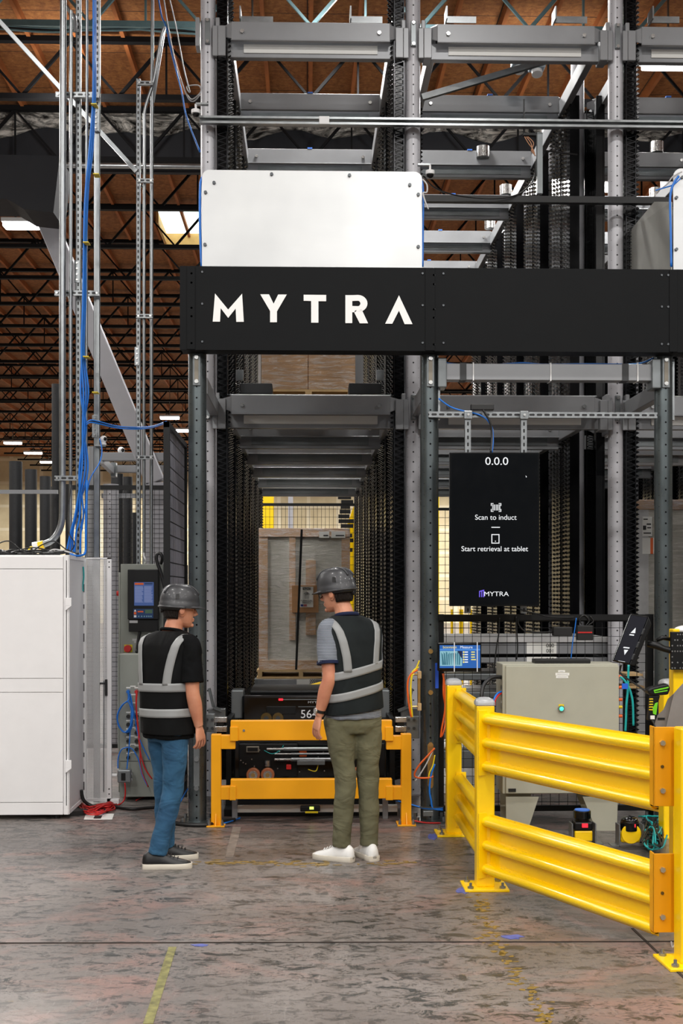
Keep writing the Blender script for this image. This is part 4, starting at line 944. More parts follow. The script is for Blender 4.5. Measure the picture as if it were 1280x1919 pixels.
for k in range(9):
    pts = [G(150+random.uniform(-4, 4), 1508+random.uniform(-6, 6), .01), G(165+random.uniform(-5, 5), 1518+random.uniform(-8, 8), .012+k*.003), G(190, 1520+random.uniform(-12, 8), .012+k*.003), G(215+random.uniform(-8, 8), 1515+random.uniform(-9, 6), .012), G(205, 1508+random.uniform(-6, 4), .012+k*.004), G(180, 1512+random.uniform(-4, 6), .012+k*.003)]
    tg.tube(smoothpath(pts, 5), .006, 6)
o = single(tg, 'cable_tangle', 'red', G(190, 1518), 'tangle of red cables on the floor beside the white cabinet', 'cables', smooth=True); o['kind'] = 'stuff'
cable('black_cable', 'cblack', [G(215, 1512, .012), G(245, 1516, .012), G(275, 1514, .012), G(300, 1512, .012)], .012, 'thick black cable on the floor behind the man in jeans')
cable('black_cable', 'cblack', [W(152, 1480, 9.8), W(157, 1500, 9.8), G(175, 1512, .012), G(200, 1520, .012)], .014, 'black cable spilling down behind the cabinet onto the red tangle')
cable('red_cable', 'red', [G(255, 1500, .008), G(268, 1494, .008), G(285, 1490, .008)], .005, 'short red cable on the floor behind the jeans leg')
cable('black_cable', 'cblack', [G(318, 1540, .015), G(345, 1545, .015), G(385, 1546, .015), G(415, 1540, .015), G(440, 1536, .015)], .015, 'thick black cable lying across the foot of the left dark column')
cable('blue_cable', 'blue', [G(318, 1532, .01), W(332, 1512, 9.2), W(345, 1490, 9.3), W(352, 1478, 9.4)], .006, 'blue cable rising beside the left dark column foot')
cable('blue_cable', 'blue', [G(415, 1544, .012), G(430, 1540, .012), G(450, 1533, .012)], .006, 'blue cable on the floor at the left foot of the amber barrier')
pp = MB().prism([G(161, 1525, .001), G(214, 1525, .001), G(210, 1536, .001), G(157, 1536, .001)], (0, 0, .001))
e = single(pp, 'paper_sheet', 'paper', G(185, 1532), 'white printed sheet lying on the floor by the white cabinet', 'paper')
MB().prism([G(178, 1528, .0025), G(192, 1528, .0025), G(189, 1534, .0025), G(175, 1534, .0025)], (0, 0, .0004)).build('printed_block', 'ink', e)
MB().prism([G(178, 1522, .004), G(195, 1522, .004), G(194, 1526, .004), G(177, 1526, .004)], (0, 0, .004)).build('blue_clip', 'dirtyblue', e)
# ---------------------------------------------------------------- black mesh panel edge-on, left of the column
X0 = W(312, 0, 9.0).x
m0 = W(312, 790, 9.0); mp = empty('wire_screen', (X0, 9.0, 0), 'black framed wire mesh panel seen edge-on beside the left dark column', 'mesh panel')
zt = m0.z; y0, y1 = 9.0, 10.35
MB().b6(X0-.022, X0+.022, y0, y0+.045, 0.12, zt).b6(X0-.02, X0+.02, y1-.04, y1, 0, zt).b6(X0-.02, X0+.02, y0, y1, zt-.04, zt).b6(X0-.02, X0+.02, y0, y1, .15, .19).build('frame', 'black', mp)
w = MB(); z = .2
while z < zt: w.b6(X0+.001, X0+.002, y0, y1, z-.004, z+.004); z += .1
y = y0+.03
while y < y1: w.b6(X0+.001, X0+.002, y-.002, y+.002, .15, zt); y += .05
w.build('wire', 'black', mp)
MB().b6(X0-.004, X0+.001, y0+.06, y1-.05, .2, zt-.05).build('backing_sheet', pm('grey_sheet', '#a2a2ae', .6), mp)
# ---------------------------------------------------------------- wire mesh fences
def fence(name, xa, xb, Y, ztop, label, step=.055, zb=.05, posts=(), wire=.003, mat='black', rail=.045, zstep=None):
    e = empty(name, ((xa+xb)/2, Y, 0), label, 'mesh fence')
    MB().b6(xa, xb, Y-.02, Y+.02, ztop-rail, ztop).build('top_rail', 'black', e); MB().b6(xa, xb, Y-.02, Y+.02, zb, zb+.04).build('bottom_rail', 'black', e)
    w = MB(); x = xa
    while x < xb: w.b6(x-wire/2, x+wire/2, Y-wire/2, Y+wire/2, zb, ztop); x += step
    z = zb
    while z < ztop-.02: w.b6(xa, xb, Y-wire, Y, z-wire/2, z+wire/2); z += (zstep or step)
    w.build('wire_mesh', mat, e)
    for x in posts: MB().b6(x-.025, x+.025, Y-.025, Y+.025, 0, ztop+.01).build('post', 'black', e)
    return e
xa, xb = W(820, 0, 9.32).x, W(1222, 0, 9.32).x
fr_ = fence('mesh_fence', xa, xb, 9.32, W(0, 1154, 9.32).z, 'low black mesh fence behind the grey control cabinet', posts=(xa+.02, xb-.02), step=.065, wire=.0035)
xa, xb = W(468, 0, 20.5).x, W(690, 0, 20.5).x
fence('mesh_fence', xa, xb, 20.5, W(0, 942, 20.5).z, 'black mesh fence far behind the wrapped pallet at the end of the aisle', step=.065, wire=.006, zstep=.13, posts=(xa, xb))
xa, xb = W(128, 0, 13.2).x, W(330, 0, 13.2).x
fence('mesh_fence', xa, xb, 13.2, W(0, 909, 13.2).z, 'tall black mesh fence behind the conduits and grey enclosures', step=.05, wire=.004, zstep=.05, posts=(xa, xb))
xa, xb = W(820, 0, 20.5).x, W(880, 0, 20.5).x
fence('mesh_fence', W(790, 0, 20.6).x, W(1290, 0, 20.6).x, 20.6, W(0, 950, 20.6).z, 'far black mesh fence glimpsed behind the tall screen', step=.13, wire=.008, posts=())
# ---------------------------------------------------------------- far grey frame and stub posts at the left
gf = empty('portal_frame', (W(225, 0, 13.8).x, 13.8, 0), 'grey steel frame with punched post behind the conduits, left of the mesh panel', 'steel frame')
MB().px(190, 848, 320, 863, 13.8, .1).build('beam', 'rack', gf, bevel=.005); MB().px(214, 872, 320, 885, 14.6, .1).build('beam', 'rack', gf, bevel=.005)
x = W(204, 0, 13.8).x; o = MB().cyl((0, 0, 0), (0, 0, W(0, 905, 13.8).z), .085, 20).build('post', 'post', gf, local=True, smooth='auto'); o.location = Vector((x, 13.95, 0))-gf.location
MB().bar(W(190, 862, 13.85), W(214, 885, 14.4), .05, .08).build('tie', 'rack', gf)
MB().px(207, 866, 217, 893, 14.3, .12).build('bracket', 'rackdark', gf, bevel=.005); MB().px(190, 925, 312, 933, 14.0, .05).build('lower_beam', 'rack', gf)
MB().cyl((W(172, 0, 13.8).x, 13.9, 0), (W(172, 0, 13.8).x, 13.9, W(0, 835, 13.8).z), .07, 16).build('rear_post', 'rack', gf, smooth='auto')
stub = None
for k, (px, py, Y, lb) in enumerate(((29.5, 865, 15.5, 'tall black punched stub post nearest the left edge'), (58, 880, 16.8, 'second black punched stub post from the left edge'), (85, 893, 18, 'third black punched stub post, left of the thick conduit'), (219.5, 888, 16.5, 'black punched stub post behind the mesh fence, left of its two neighbours'), (237.5, 894, 17.5, 'middle black punched stub post behind the mesh fence'), (251.5, 961, 18.0, 'shortest black punched stub post behind the mesh fence'), (98, 912, 19.5, 'thin dark stub post just left of the thick conduit'), (105, 720, 14.8, 'dark building post behind the thick conduit'))):
    t = W(px, py, Y); o = MB().cyl((0, 0, 0), (0, 0, t.z), .08 if k < 6 else .05, 16).build('stub_post', 'dcolumn', None, local=True, smooth='auto'); o.location = (t.x, Y, 0)
    tag(o, lb, 'post', 'black stub posts')
s = MB().px(-20, 918, 108, 925, 14.5, .04); single(s, 'slotted_strut', 'rack', W(50, 925, 14.5), 'level pale strut crossing before the black stub posts at the left', 'strut')
# yellow columns and things seen at the end of the aisle
yc = empty('building_column', (W(499, 0, 24).x, 24, 0), 'yellow painted column with a grey top at the far end of the aisle', 'column')
MB().b6(W(485, 0, 24).x, W(513, 0, 24).x, 24, 24.3, 0, W(0, 927, 24).z).build('yellow_wrap', 'yellow', yc, bevel=.01)
MB().b6(W(486, 0, 24).x, W(512, 0, 24).x, 24.01, 24.28, W(0, 927, 24).z, 8.05).build('shaft', 'rack', yc)
single(MB().px(540, 880, 549, 1170, 34, .25), 'building_column', 'brace', W(545, 1160, 34), 'thin pale column standing far off behind the wrapped pallet', 'column')
single(MB().prism([W(662, 950, 22), W(671, 950, 22), W(671, 1289, 22), W(655, 1289, 22), W(645, 1000, 22)], (0, .3, 0)), 'yellow_chute', 'yellow', W(660, 1030, 22), 'yellow slanted part showing right of the wrapped pallet top', 'chute')
single(MB().px(816, 905, 823, 1261, 26, .2), 'yellow_post', 'yellow', W(820, 1060, 26), 'thin yellow post glimpsed left of the tall screen', 'post')
for k, px in enumerate((845, 861, 881)): single(MB().px(px, 1142, px+(4 if k != 1 else 7), 1288, 22, .08), 'yellow_post', 'yellow', W(px, 1190, 22), ['leftmost yellow post under the tall screen', 'widest yellow post under the tall screen', 'rightmost yellow post under the tall screen'][k], 'post', 'yellow posts under the screen')
un = empty('unit_heater', W(570, 920, 30), 'white ceiling unit showing above the far mesh fence', 'heater')
MB().px(552, 910, 590, 921, 30, .5).build('casing', 'whitepl', un, bevel=.03); MB().px(564, 921, 576, 928, 30, .3).build('nozzle', 'whitepl', un)
MB().cyl(W(570, 910, 30.2), Vector((W(570, 910, 30.2).x, 30.2, CH-.02)), .03, 6).build('stem', 'rack', un)
m = MB(); random.seed(4)
for k in range(14): m.px(636+random.uniform(-3, 4), 910+k*9, 660+random.uniform(-6, 4), 917+k*9, 21.3, .1)
m.b6(W(664, 0, 21.3).x, W(670, 0, 21.3).x, 21.35, 21.45, 0, W(0, 905, 21.3).z)
single(m, 'gripper_stack', 'cblack', W(650, 1030, 21.3), 'dark machine column of jagged brackets at the upper right end of the aisle', 'machine')
# ---------------------------------------------------------------- amber barrier in the aisle mouth
YA = 9.03
ab = empty('barrier', (W(585, 0, YA).x, YA, 0), 'amber steel double-rail barrier across the aisle mouth', 'barrier')
def A(x0, y0, x1, y1, dep, nm, dy=0.0, mat='amber'): return MB().px(x0, y0, x1, y1, YA+dy, dep).build(nm, mat, ab, bevel=.004)
zt = W(0, 1378, YA).z
for k, (x0, x1) in enumerate(((395.5, 414), (752, 771))):
    a, b = W(x0, 0, YA).x, W(x1, 0, YA).x; MB().b6(a, b, YA, YA+.08, .008, zt).build('post', 'amber', ab, bevel=.004)
    MB().b6(a-.03, b+.03, YA-.05, YA+.13, 0, .01).build('base_plate', 'amber', ab, bevel=.002)
    MB().prism([((a+b)/2-.003, YA-.045, .01), ((a+b)/2-.003, YA, .01), ((a+b)/2-.003, YA, .09)], (.006, 0, 0)).build('gusset', 'amber', ab)
    for sx in (a-.012, b+.012):
        bt = MB().cyl((sx, YA-.028, .01), (sx, YA-.028, .035), .011, 6).cyl((sx, YA-.028, .03), (sx, YA-.028, .05), .006, 6).build('anchor_bolt', 'galv', ab)
for (l0, l1, y0, y1) in ((411, 441, 1378, 1404), (724, 754, 1379, 1405), (413, 440, 1474, 1499), (726, 753, 1474, 1499)): A(l0, y0, l1, y1, .07, 'side_arm', .005)
for (l0, l1, y0, y1) in ((431, 446, 1362, 1389), (722, 737, 1362, 1389), (430, 442, 1473, 1500), (723, 737, 1473, 1500)): A(l0, y0, l1, y1, .09, 'sleeve', -.012)
tr = A(432, 1350, 735, 1388, .075, 'rail'); A(432, 1460, 735, 1498, .075, 'rail')
MB().cyl(W(457, 1369, YA-.004), W(457, 1369, YA+.002), .009, 8).build('pin', 'galv', tr)
# ---------------------------------------------------------------- mobile robots in the aisle
def robot(Y, dz, label, num, rods, cx=.03):
    e = empty('transport_robot', (cx, Y, dz), label, 'robot')
    B = lambda x0, x1, y0, y1, z0, z1: MB().b6(cx+x0, cx+x1, Y+y0, Y+y1, dz+z0, dz+z1)
    if not rods:
        B(-.56, .56, 0, .9, 0, .215).build('body', 'blackgloss', e, bevel=.02); B(-.50, .52, .1, .8, .215, .245).build('deck', 'black', e, bevel=.01)
        for s in (-1, 1): B(s*.60-.05, s*.60+.05, .05, .3, .02, .25).build('corner_bracket', 'rackdark', e, bevel=.008)
        B(-.36, -.12, -.006, .0, .06, .125).build('side_hatch', 'black', e, bevel=.004)
        text(num, e, 'robot_number', 'whitepl', (cx-.012, Y-.012, dz+.03), .095)
        B(-.10, .5, -.012, 0, .118, .124).build('light_bar', 'rackdark', e); B(-.24, .3, -.012, 0, .176, .184).build('light_bar', 'rackdark', e)
        MB().b6(cx-.26, cx-.225, Y-.014, Y, dz+.172, dz+.188).build('red_light', 'ered', e)
        text('MYTRA', e, 'brand_mark', 'cgrey', (cx+.04, Y-.012, dz+.15), .024, sx=1.6)
        for x in (-.36, -.265): 
            w = MB().cyl((cx+x, Y-.04, dz+.03), (cx+x, Y-.005, dz+.03), .045, 24).build('guide_wheel', 'brassdark', e, smooth='auto'); MB().cyl((cx+x, Y-.046, dz+.03), (cx+x, Y-.038, dz+.03), .02, 16).build('hub', 'bolt', w)
    else:
        B(-.60, .60, .06, .9, .02, .33).build('body', 'blackgloss', e, bevel=.012); B(-.40, .52, .0, .5, .33, .36).build('deck', 'black', e, bevel=.008)
        B(-.56, -.1, .02, .06, .04, .30).build('side_plate', 'black', e, bevel=.006); B(.22, .58, .02, .06, .04, .30).build('side_plate', 'black', e, bevel=.006)
        for x, tire in ((-.445, 'tyre'), (-.333, 'tyre'), (.356, 'tyre'), (.468, 'tyre')):
            w = MB().cyl((cx+x, Y-.05, dz+.065), (cx+x, Y+.0, dz+.065), .053, 28).build('wheel', 'tyre', e, smooth='auto', bevel=.005)
            MB().cyl((cx+x, Y-.054, dz+.065), (cx+x, Y-.046, dz+.065), .034, 24).build('rim', 'steel', w, smooth='auto'); MB().cyl((cx+x, Y-.06, dz+.065), (cx+x, Y-.05, dz+.065), .016, 16).build('axle', 'brass', w, smooth='auto')
        for z, r, x0, x1 in ((.262, .010, -.34, .28), (.224, .006, -.28, .3), (.180, .012, -.28, .3)):
            rd = MB().cyl((cx+x0, Y-.02, dz+z), (cx+x1, Y-.02, dz+z), r, 14).build('actuator_rod', 'steel', e, smooth='auto'); MB().cyl((cx+x0+.13, Y-.02, dz+z), (cx+x1-.0, Y-.02, dz+z), r*1.5, 14).build('sleeve', 'galv', rd, smooth='auto')
        B(-.105, .11, -.045, -.02, .14, .175).build('actuator_block', 'rackdark', e, bevel=.003)
        B(-.50, -.40, -.01, .02, .235, .28).build('sensor_bracket', 'latchbeige', e, bevel=.003); B(-.49, -.41, -.013, -.01, .243, .272).build('sensor', 'black', e)
        B(-.09, -.03, -.01, .01, .20, .25).build('orange_actuator', 'orange', e, bevel=.006)
        B(-.19, -.15, -.01, .05, .10, .14).build('red_plug', 'red', e, bevel=.006)
        MB().cyl((cx-.335, Y, dz+.125), (cx-.335, Y, dz+.17), .022, 12).build('motor', 'steel', e, smooth='auto')
        B(-.47, -.22, -.02, .1, .0, .02).build('rail_shoe', 'galv', e); B(-.17, .06, -.02, .1, .0, .02).build('rail_shoe', 'galv', e)
        m = MB(); random.seed(9)
        for k in range(26): xx = cx+random.uniform(-.55, .55); zz = dz+random.uniform(.06, .28); m.cyl((xx, Y+.01, zz), (xx, Y+.022, zz), .005, 6)
        m.build('screws', 'steel', e); B(.2, .26, -.02, .02, .08, .12).build('valve', 'steel', e, bevel=.004)
        MB().tube(smoothpath([(cx-.02, Y, dz+.10), (cx+.04, Y-.02, dz+.09), (cx+.06, Y-.01, dz+.15)]), .004, 6).build('yellow_wire', 'cyellow', e, smooth=True)
        MB().tube(smoothpath([(cx-.36, Y-.01, dz+.25), (cx-.30, Y-.02, dz+.225), (cx-.24, Y-.02, dz+.25), (cx-.21, Y-.02, dz+.29)]), .003, 6).build('green_wire', 'cyan', e, smooth=True)
    return e
M['brassdark'] = pm('dull_brass', '#6e5a34', .35, .7); M['tyre'] = pm('brown_tyre', '#9c5a36', .45, var=.05)
def zat(py, Y): return W(585, py, Y).z
rb1 = robot(10.25, zat(1352, 10.25), 'black transport robot marked 564 held behind the upper barrier rail', '564', False)
rb2 = robot(9.75, zat(1466, 9.75), 'black undercarriage robot with silver rods and brown wheels between the barrier rails', '', True)
cr = empty('charging_rail', (W(560, 0, 9.7).x, 9.7, 0), 'low grey profile rail with legs under the lower barrier rail', 'rail')
MB().px(438, 1509, 745, 1523, 9.3, .05).build('profile', 'whitestrip', cr, bevel=.003)
MB().b6(-.62, .68, 9.60, 9.63, 0, .2).build('back_sheet', 'black', cr)
MB().b6(-.62, .68, 9.42, 9.6, 0, .05).build('base', 'black', cr)
for x in (440, 722): MB().b6(W(x-5, 0, 9.3).x, W(x+5, 0, 9.3).x, 9.28, 9.34, .0, zat(1498, 9.3)).build('leg', 'rack', cr, bevel=.003)
MB().b6(W(438, 0, 9.7).x, W(745, 0, 9.7).x, 9.78, 10.7, zat(1478, 9.75)-.02, zat(1478, 9.75)).build('track_plate', 'black', cr)
MB().b6(W(438, 0, 9.7).x, W(745, 0, 9.7).x, 9.8, 10.7, zat(1385, 9.9), zat(1380, 9.9)).build('upper_track_plate', 'black', cr)
for sx in (-.64, .64): MB().b6(.03+sx-.02, .03+sx+.02, 9.82, 10.8, .0, zat(1345, 9.9)).build('guide_wall', 'black', cr)
ls = empty('light_sensor', W(584, 1525, 9.2), 'small black sensor with a lit yellow display under the lower barrier rail', 'sensor')
MB().px(563, 1511, 600, 1521, 9.24, .05).build('housing', 'black', ls, bevel=.006); MB().px(580, 1512, 588, 1517, 9.235, .005).build('display', em('lcd_glow', '#d8ff70', 1.5), ls); MB().px(572, 1521, 596, 1524, 9.23, .05).build('base', 'cyellow', ls)
# side guide blocks by the posts
for k, (x0, s, lb) in enumerate(((384, 1, 'silver clamp block on the left dark column, above the barrier arm'), (769, -1, 'silver clamp block on the middle dark column, above the barrier arm'))):
    e = empty('guide_block', W(x0, 1380, 9.25), lb, 'bracket')
    MB().px(x0 if s > 0 else 762, 1338 if s > 0 else 1343, 402 if s > 0 else 786, 1372 if s > 0 else 1384, 9.28, .06).build('plate', 'rackdark', e, bevel=.004)
    xs_ = (401, 425) if s > 0 else (741, 764)
    MB().px(xs_[0], 1344, xs_[1], 1354, 9.3, .06).build('upper_jaw', 'steel', e, bevel=.004); MB().px(xs_[0], 1361, xs_[1], 1372, 9.3, .06).build('lower_jaw', 'steel', e, bevel=.004)
    MB().px(xs_[0]+4, 1354, xs_[1]-6, 1361, 9.31, .05).build('spacer', 'black', e)
    for (dx, dy) in ((4, 6), (14, 6), (4, 22), (14, 22)): xx = (x0 if s > 0 else 762)+dx; MB().cyl(W(xx, 1343+dy, 9.27), W(xx, 1343+dy, 9.27)+Vector((0, .02, 0)), .012, 8).build('bolt', 'bolt', e)
    # lead-in horn
    sx = (392, 400, 408) if s > 0 else (772, 764, 754)
    hn = MB().bar(W(sx[0], 1290, 9.9), W(sx[1], 1325, 9.9), .02, .05, up=(0, 1, 0)).bar(W(sx[1], 1325, 9.9), W(sx[2]+8*s, 1332, 9.9), .02, .05, up=(0, 1, 0)).build('horn', 'rackdark', e)
    MB().px(min(sx)-2, 1328, max(sx)+14, 1345, 9.9, .08).build('horn_block', 'galv', e, bevel=.004)
# robot arms at the upper level
for x0, x1, lb in ((450, 510, 'left'), (654, 715, 'right')):
    single(MB().px(x0, 718, x1, 738, 10.6, .3), 'load_stop', 'darkgrey', W((x0+x1)/2, 738, 10.6), 'dark grey stop block on the lower first beam, '+lb+' of the upper cartons', 'stop block', bevel=.006)
    m = MB().px(x0-8 if lb == 'left' else x1-10, 693, x0+6 if lb == 'left' else x1+4, 712, 10.9, .05); single(m, 'sensor_bracket', 'galv', W(x0, 712, 10.9), 'small bright bracket above the '+lb+' stop block', 'bracket', bevel=.003)
# ---------------------------------------------------------------- loads
YLd = 15.6
ld = empty('wrapped_pallet_load', (W(570, 0, YLd).x, YLd, zat(1272, YLd)), 'tall stretch-wrapped carton with a furniture label at the end of the aisle', 'pallet load')
MB().px(485, 992, 656, 1255, YLd, 1.0).build('carton', 'panelwrap', ld, bevel=.012)
for (x0, y0, x1, y1) in ((485, 991, 502, 1255), (640, 991, 656, 1255), (542, 991, 554, 1200), (573, 1050, 592, 1190), (485, 990, 656, 1006), (485, 1237, 656, 1255)):
    MB().px(x0, y0, x1, y1, YLd-(.012 if y1-y0 > 30 else .018), .012 if y1-y0 > 30 else .018).build('cardboard_edge', 'cardwrap', ld, bevel=.003)
MB().px(547, 1097, 597, 1148, YLd-.03, .02).build('cardboard_patch', 'card', ld, bevel=.002)
lb = MB().px(562, 1099.5, 587, 1138, YLd-.034, .003).build('label', 'paper', ld)
MB().px(567, 1100.5, 582, 1105, YLd-.037, .002).build('label_block', 'ink', lb)
tl = lambda st, x, y, sz, mat='ink': text(st, lb, 'label_text', mat, W(x, y, YLd-.038), sz, depth=.001)
tl('FRONT', 574.5, 1104.6, .03, 'paper'); tl('UP', 574.5, 1114, .036); tl('FURNITURE', 574.5, 1127, .028); tl('FRAGILE', 574.5, 1131, .028)
MB().prism([W(568, 1113, YLd-.036), W(574.5, 1108, YLd-.036), W(581, 1113, YLd-.036), W(578, 1113, YLd-.036), W(578, 1122, YLd-.036), W(571, 1122, YLd-.036), W(571, 1113, YLd-.036)], (0, .0012, 0)).build('arrow_outline', pm('pale_print', '#bdbdb8', .6), lb)
MB().px(563.5, 1132.5, 568.5, 1136.5, YLd-.036, .001).build('blue_block', pm('print_blue', '#3a4a9a', .6), lb); MB().px(569, 1132.5, 575, 1136.5, YLd-.036, .001).build('red_block', pm('print_red', '#c07070', .6), lb)
MB().bar(W(565.5, 992, YLd-.05), W(555, 1255, YLd-.05), .028, .004, up=(0, 1, 0)).build('strap', 'black', ld)
for (x0, x1) in ((598, 617), (621, 647)):
    s_ = MB().px(x0, 996, x1, 1008, YLd-.02, .003).build('shipping_label', 'paper', ld); MB().px(x0+8, 1002.5, x1-2, 1004.5, YLd-.022, .001).build('barcode', 'ink', s_)
pw = MB(); zp = W(0, 1255, YLd).z
for (y0, y1) in ((1255, 1259), (1268, 1272)): pw.px(481, y0, 660, y1, YLd-.03, 1.0)
for x in (483, 560, 640): pw.px(x, 1259, x+8, 1268, YLd-.03, 1.0)
pw.build('pallet', 'pallet', ld)
ty = empty('storage_tray', (W(570, 0, YLd).x, YLd-.1, zat(1286, YLd)), 'grey tray marked 000 025 under the wrapped furniture carton', 'tray')
MB().px(482, 1273, 664, 1285, YLd-.1, 1.1).build('rim', 'rack', ty, bevel=.004)
lbp = MB().px(556, 1273, 592, 1285, YLd-.106, .005).build('label', 'paper', ty); text('000', lbp, 'label_digits', 'ink', W(586, 1278.4, YLd-.109), .05, depth=.001); text('025', lbp, 'label_digits', 'ink', W(586, 1284, YLd-.109), .05, depth=.001)
for s in (-1, 1): MB().b6(.03+s*.62-.06, .03+s*.62+.06, YLd-.1, YLd+.2, zat(1279, YLd)-.1, zat(1279, YLd)+.05).build('end_bracket', 'rackdark', ty, bevel=.006)
single(MB().b6(-.5, .5, 15.5, 16.4, 0, zat(1288, YLd)), 'transport_robot', 'blackgloss', (0, 15.6, 0), 'dark robot body under the tray at the far end of the aisle', 'robot', bevel=.02)
fp = MB().prism([W(520, 1292, 13.8), W(575, 1288, 13.8), W(605, 1280, 13.8), W(660, 1282, 13.8), W(660, 1296, 13.8), W(520, 1297, 13.8)], (0, .3, 0)); single(fp, 'yellow_fork', 'yellow', W(590, 1297, 13.8), 'bright yellow fork tip under the tray marked 000 025', 'fork')
# upper cartons
YU = 11.35; zb = W(0, 727, YU).z
uc = empty('wrapped_carton', (W(579, 0, YU).x, YU, zb-.1), 'stretch-wrapped brown cartons on a pallet just below the sign lettering', 'pallet load')
MB().b6(W(490, 0, YU).x, W(577, 0, YU).x, YU, YU+.9, zb, zb+.75).build('carton', 'cardwrap', uc, bevel=.006); MB().b6(W(578, 0, YU).x, W(666, 0, YU).x, YU, YU+.9, zb, zb+.75).build('carton', 'cardwrap', uc, bevel=.006)
pw = MB(); xa, xb = W(492, 0, YU).x, W(664, 0, YU).x; pw.b6(xa, xb, YU, YU+.9, zb-.02, zb)
for x in (xa, (xa+xb)/2-.03, xb-.06): pw.b6(x, x+.06, YU, YU+.9, zb-.12, zb-.02)
pw.b6(xa, xb, YU, YU+.9, zb-.14, zb-.12); pw.build('pallet', 'pallet', uc)
pb = MB().px(666, 655, 680, 727, 11.5, .1); single(pb, 'strut_post', 'rack', W(673, 727, 11.5), 'pale grey post right of the upper wrapped cartons', 'post')
pb = MB().px(484, 655, 489, 727, 11.5, .1); single(pb, 'strut_post', 'whitepl', W(486, 727, 11.5), 'thin white post left of the upper wrapped cartons', 'post')
# wrapped panels at the right edge, behind the right column
YG = 12.6
wp = empty('wrapped_pallet_load', (W(1270, 0, YG).x, YG, 0), 'tall stretch-wrapped grey panels with brown carton caps behind the right dark column', 'pallet load')
MB().b6(W(1184, 0, YG).x, W(1420, 0, YG).x, YG, YG+.9, .12, W(0, 950, YG).z).build('panels', 'panelwrap', wp, bevel=.01)
MB().b6(W(1180, 0, YG).x, W(1425, 0, YG).x, YG-.02, YG+.92, W(0, 953, YG).z, W(0, 934, YG).z).build('carton_cap', 'cardwrap', wp, bevel=.006)
MB().b6(W(1195, 0, YG).x, W(1215, 0, YG).x, YG-.01, YG, .15, W(0, 953, YG).z).build('pale_strip', 'cgrey', wp)
s_ = MB().px(1204, 968, 1222, 1005, YG-.015, .004).build('shipping_label', 'paper', wp)
m = MB()
for (x0, y0, x1, y1) in ((1206, 972, 1214, 974), (1212, 981, 1220, 983.5), (1205, 985, 1211, 993), (1213, 988, 1220, 990), (1206, 998, 1220, 1000)): m.px(x0, y0, x1, y1, YG-.018, .002)
m.build('print', 'ink', s_)
MB().px(1204, 1008, 1227, 1038, YG-.015, .004).build('shipping_label', 'paper', wp); MB().px(1219, 1008, 1224, 1038, YG-.018, .002).build('red_stripe', 'orange', wp)
MB().b6(W(1184, 0, YG).x, W(1420, 0, YG).x, YG, YG+.9, 0, .12).build('pallet', 'pallet', wp)
# trays in the second bay
YT = 10.62
for k, (y0, y1, num, lbx) in enumerate(((1205, 1226, '000\n001', 'upper pale tray marked 000 001 behind the low mesh fence'), (1232, 1243, '000\n002', 'pale tray marked 000 just behind the top of the grey control cabinet'))):
    e = empty('storage_tray', (W(985, 0, YT).x, YT, W(0, y1, YT).z), lbx, 'tray')
    MB().px(826, y0, 1140, y1, YT, .9).build('rim', 'rack', e, bevel=.004)
    if k == 0: MB().px(824, 1194, 1143, 1204, YT-.02, .95).build('top_sheet', 'cgrey', e, bevel=.004)
    lb = MB().px(987, y0-1, 1043, y1+(-1 if k == 0 else 2), YT-.006, .005).build('label', 'paper', e)
    text('000', lb, 'label_digits', 'ink', W(1031, y0+8, YT-.008), .046, depth=.001)
    if k == 0: text('001', lb, 'label_digits', 'ink', W(1031, y0+18, YT-.008), .046, depth=.001)
for k, (y0, y1) in enumerate(((1262, 1275), (1296, 1330), (1350, 1385), (1405, 1440))):
    single(MB().px(830, y0, 1140, y1, YT+.05, .8), 'storage_tray', 'rackdark', W(985, y1, YT), ['uppermost grey stored unit behind the mesh fence, just under the labelled trays', 'grey stored unit behind the upper guard rail', 'grey stored unit behind the middle of the guard rail', 'lowest grey stored unit behind the guard rail'][k], 'tray', 'stored trays behind the mesh fence', bevel=.01)
# ---------------------------------------------------------------- yellow guard rails
PA, PB_, PC = G(850, 1563), G(908, 1663), G(1290, 1806); PD = G(1252, 1566)
for p in (PA, PB_, PC, PD): p.z = 0
gr = empty('guard_rail', PB_, 'yellow corrugated double-tier guard rail cornering round the control cabinet', 'guard rail')
def railpost(P, ang, cap=True, h=1.07):
    R = Matrix.Rotation(ang, 3, 'Z'); T = lambda v: P + R @ Vector(v)
    def bx(x0, x1, y0, y1, z0, z1): return MB().box(T(((x0+x1)/2, (y0+y1)/2, (z0+z1)/2)), (x1-x0, y1-y0, z1-z0), R)
    po = bx(-.051, .051, -.051, .051, .012, h-.03).build('post', 'yellow', gr, bevel=.008)
    bx(-.125, .125, -.12, .12, 0, .014).build('base_plate', 'yellow', gr, bevel=.003)
    if cap:
        vs = []
        m = MB(); prof = [(1.0, 0), (1.0, .018), (.86, .032), (.5, .042), (.05, .045)]
        rings = [[T((s*.054*x, s*.054*y, h-.03+z)) for x, y in ((-1, -.8), (-.8, -1), (.8, -1), (1, -.8), (1, .8), (.8, 1), (-.8, 1), (-1, .8))] for s, z in prof]
        m.loft(rings).build('cap', 'postcap', gr, smooth='auto')
    for sx, sy in ((-.09, -.085), (.09, -.085), (.09, .085), (-.09, .085)):
        q = T((sx, sy, .014)); MB().cyl(q, q+Vector((0, 0, .012)), .017, 6).cyl(q, q+Vector((0, 0, .032)), .008, 8).build('anchor_bolt', 'galv', gr)
    return po
M['postcap'] = pm('post_cap', '#a9abad', .35, .1)
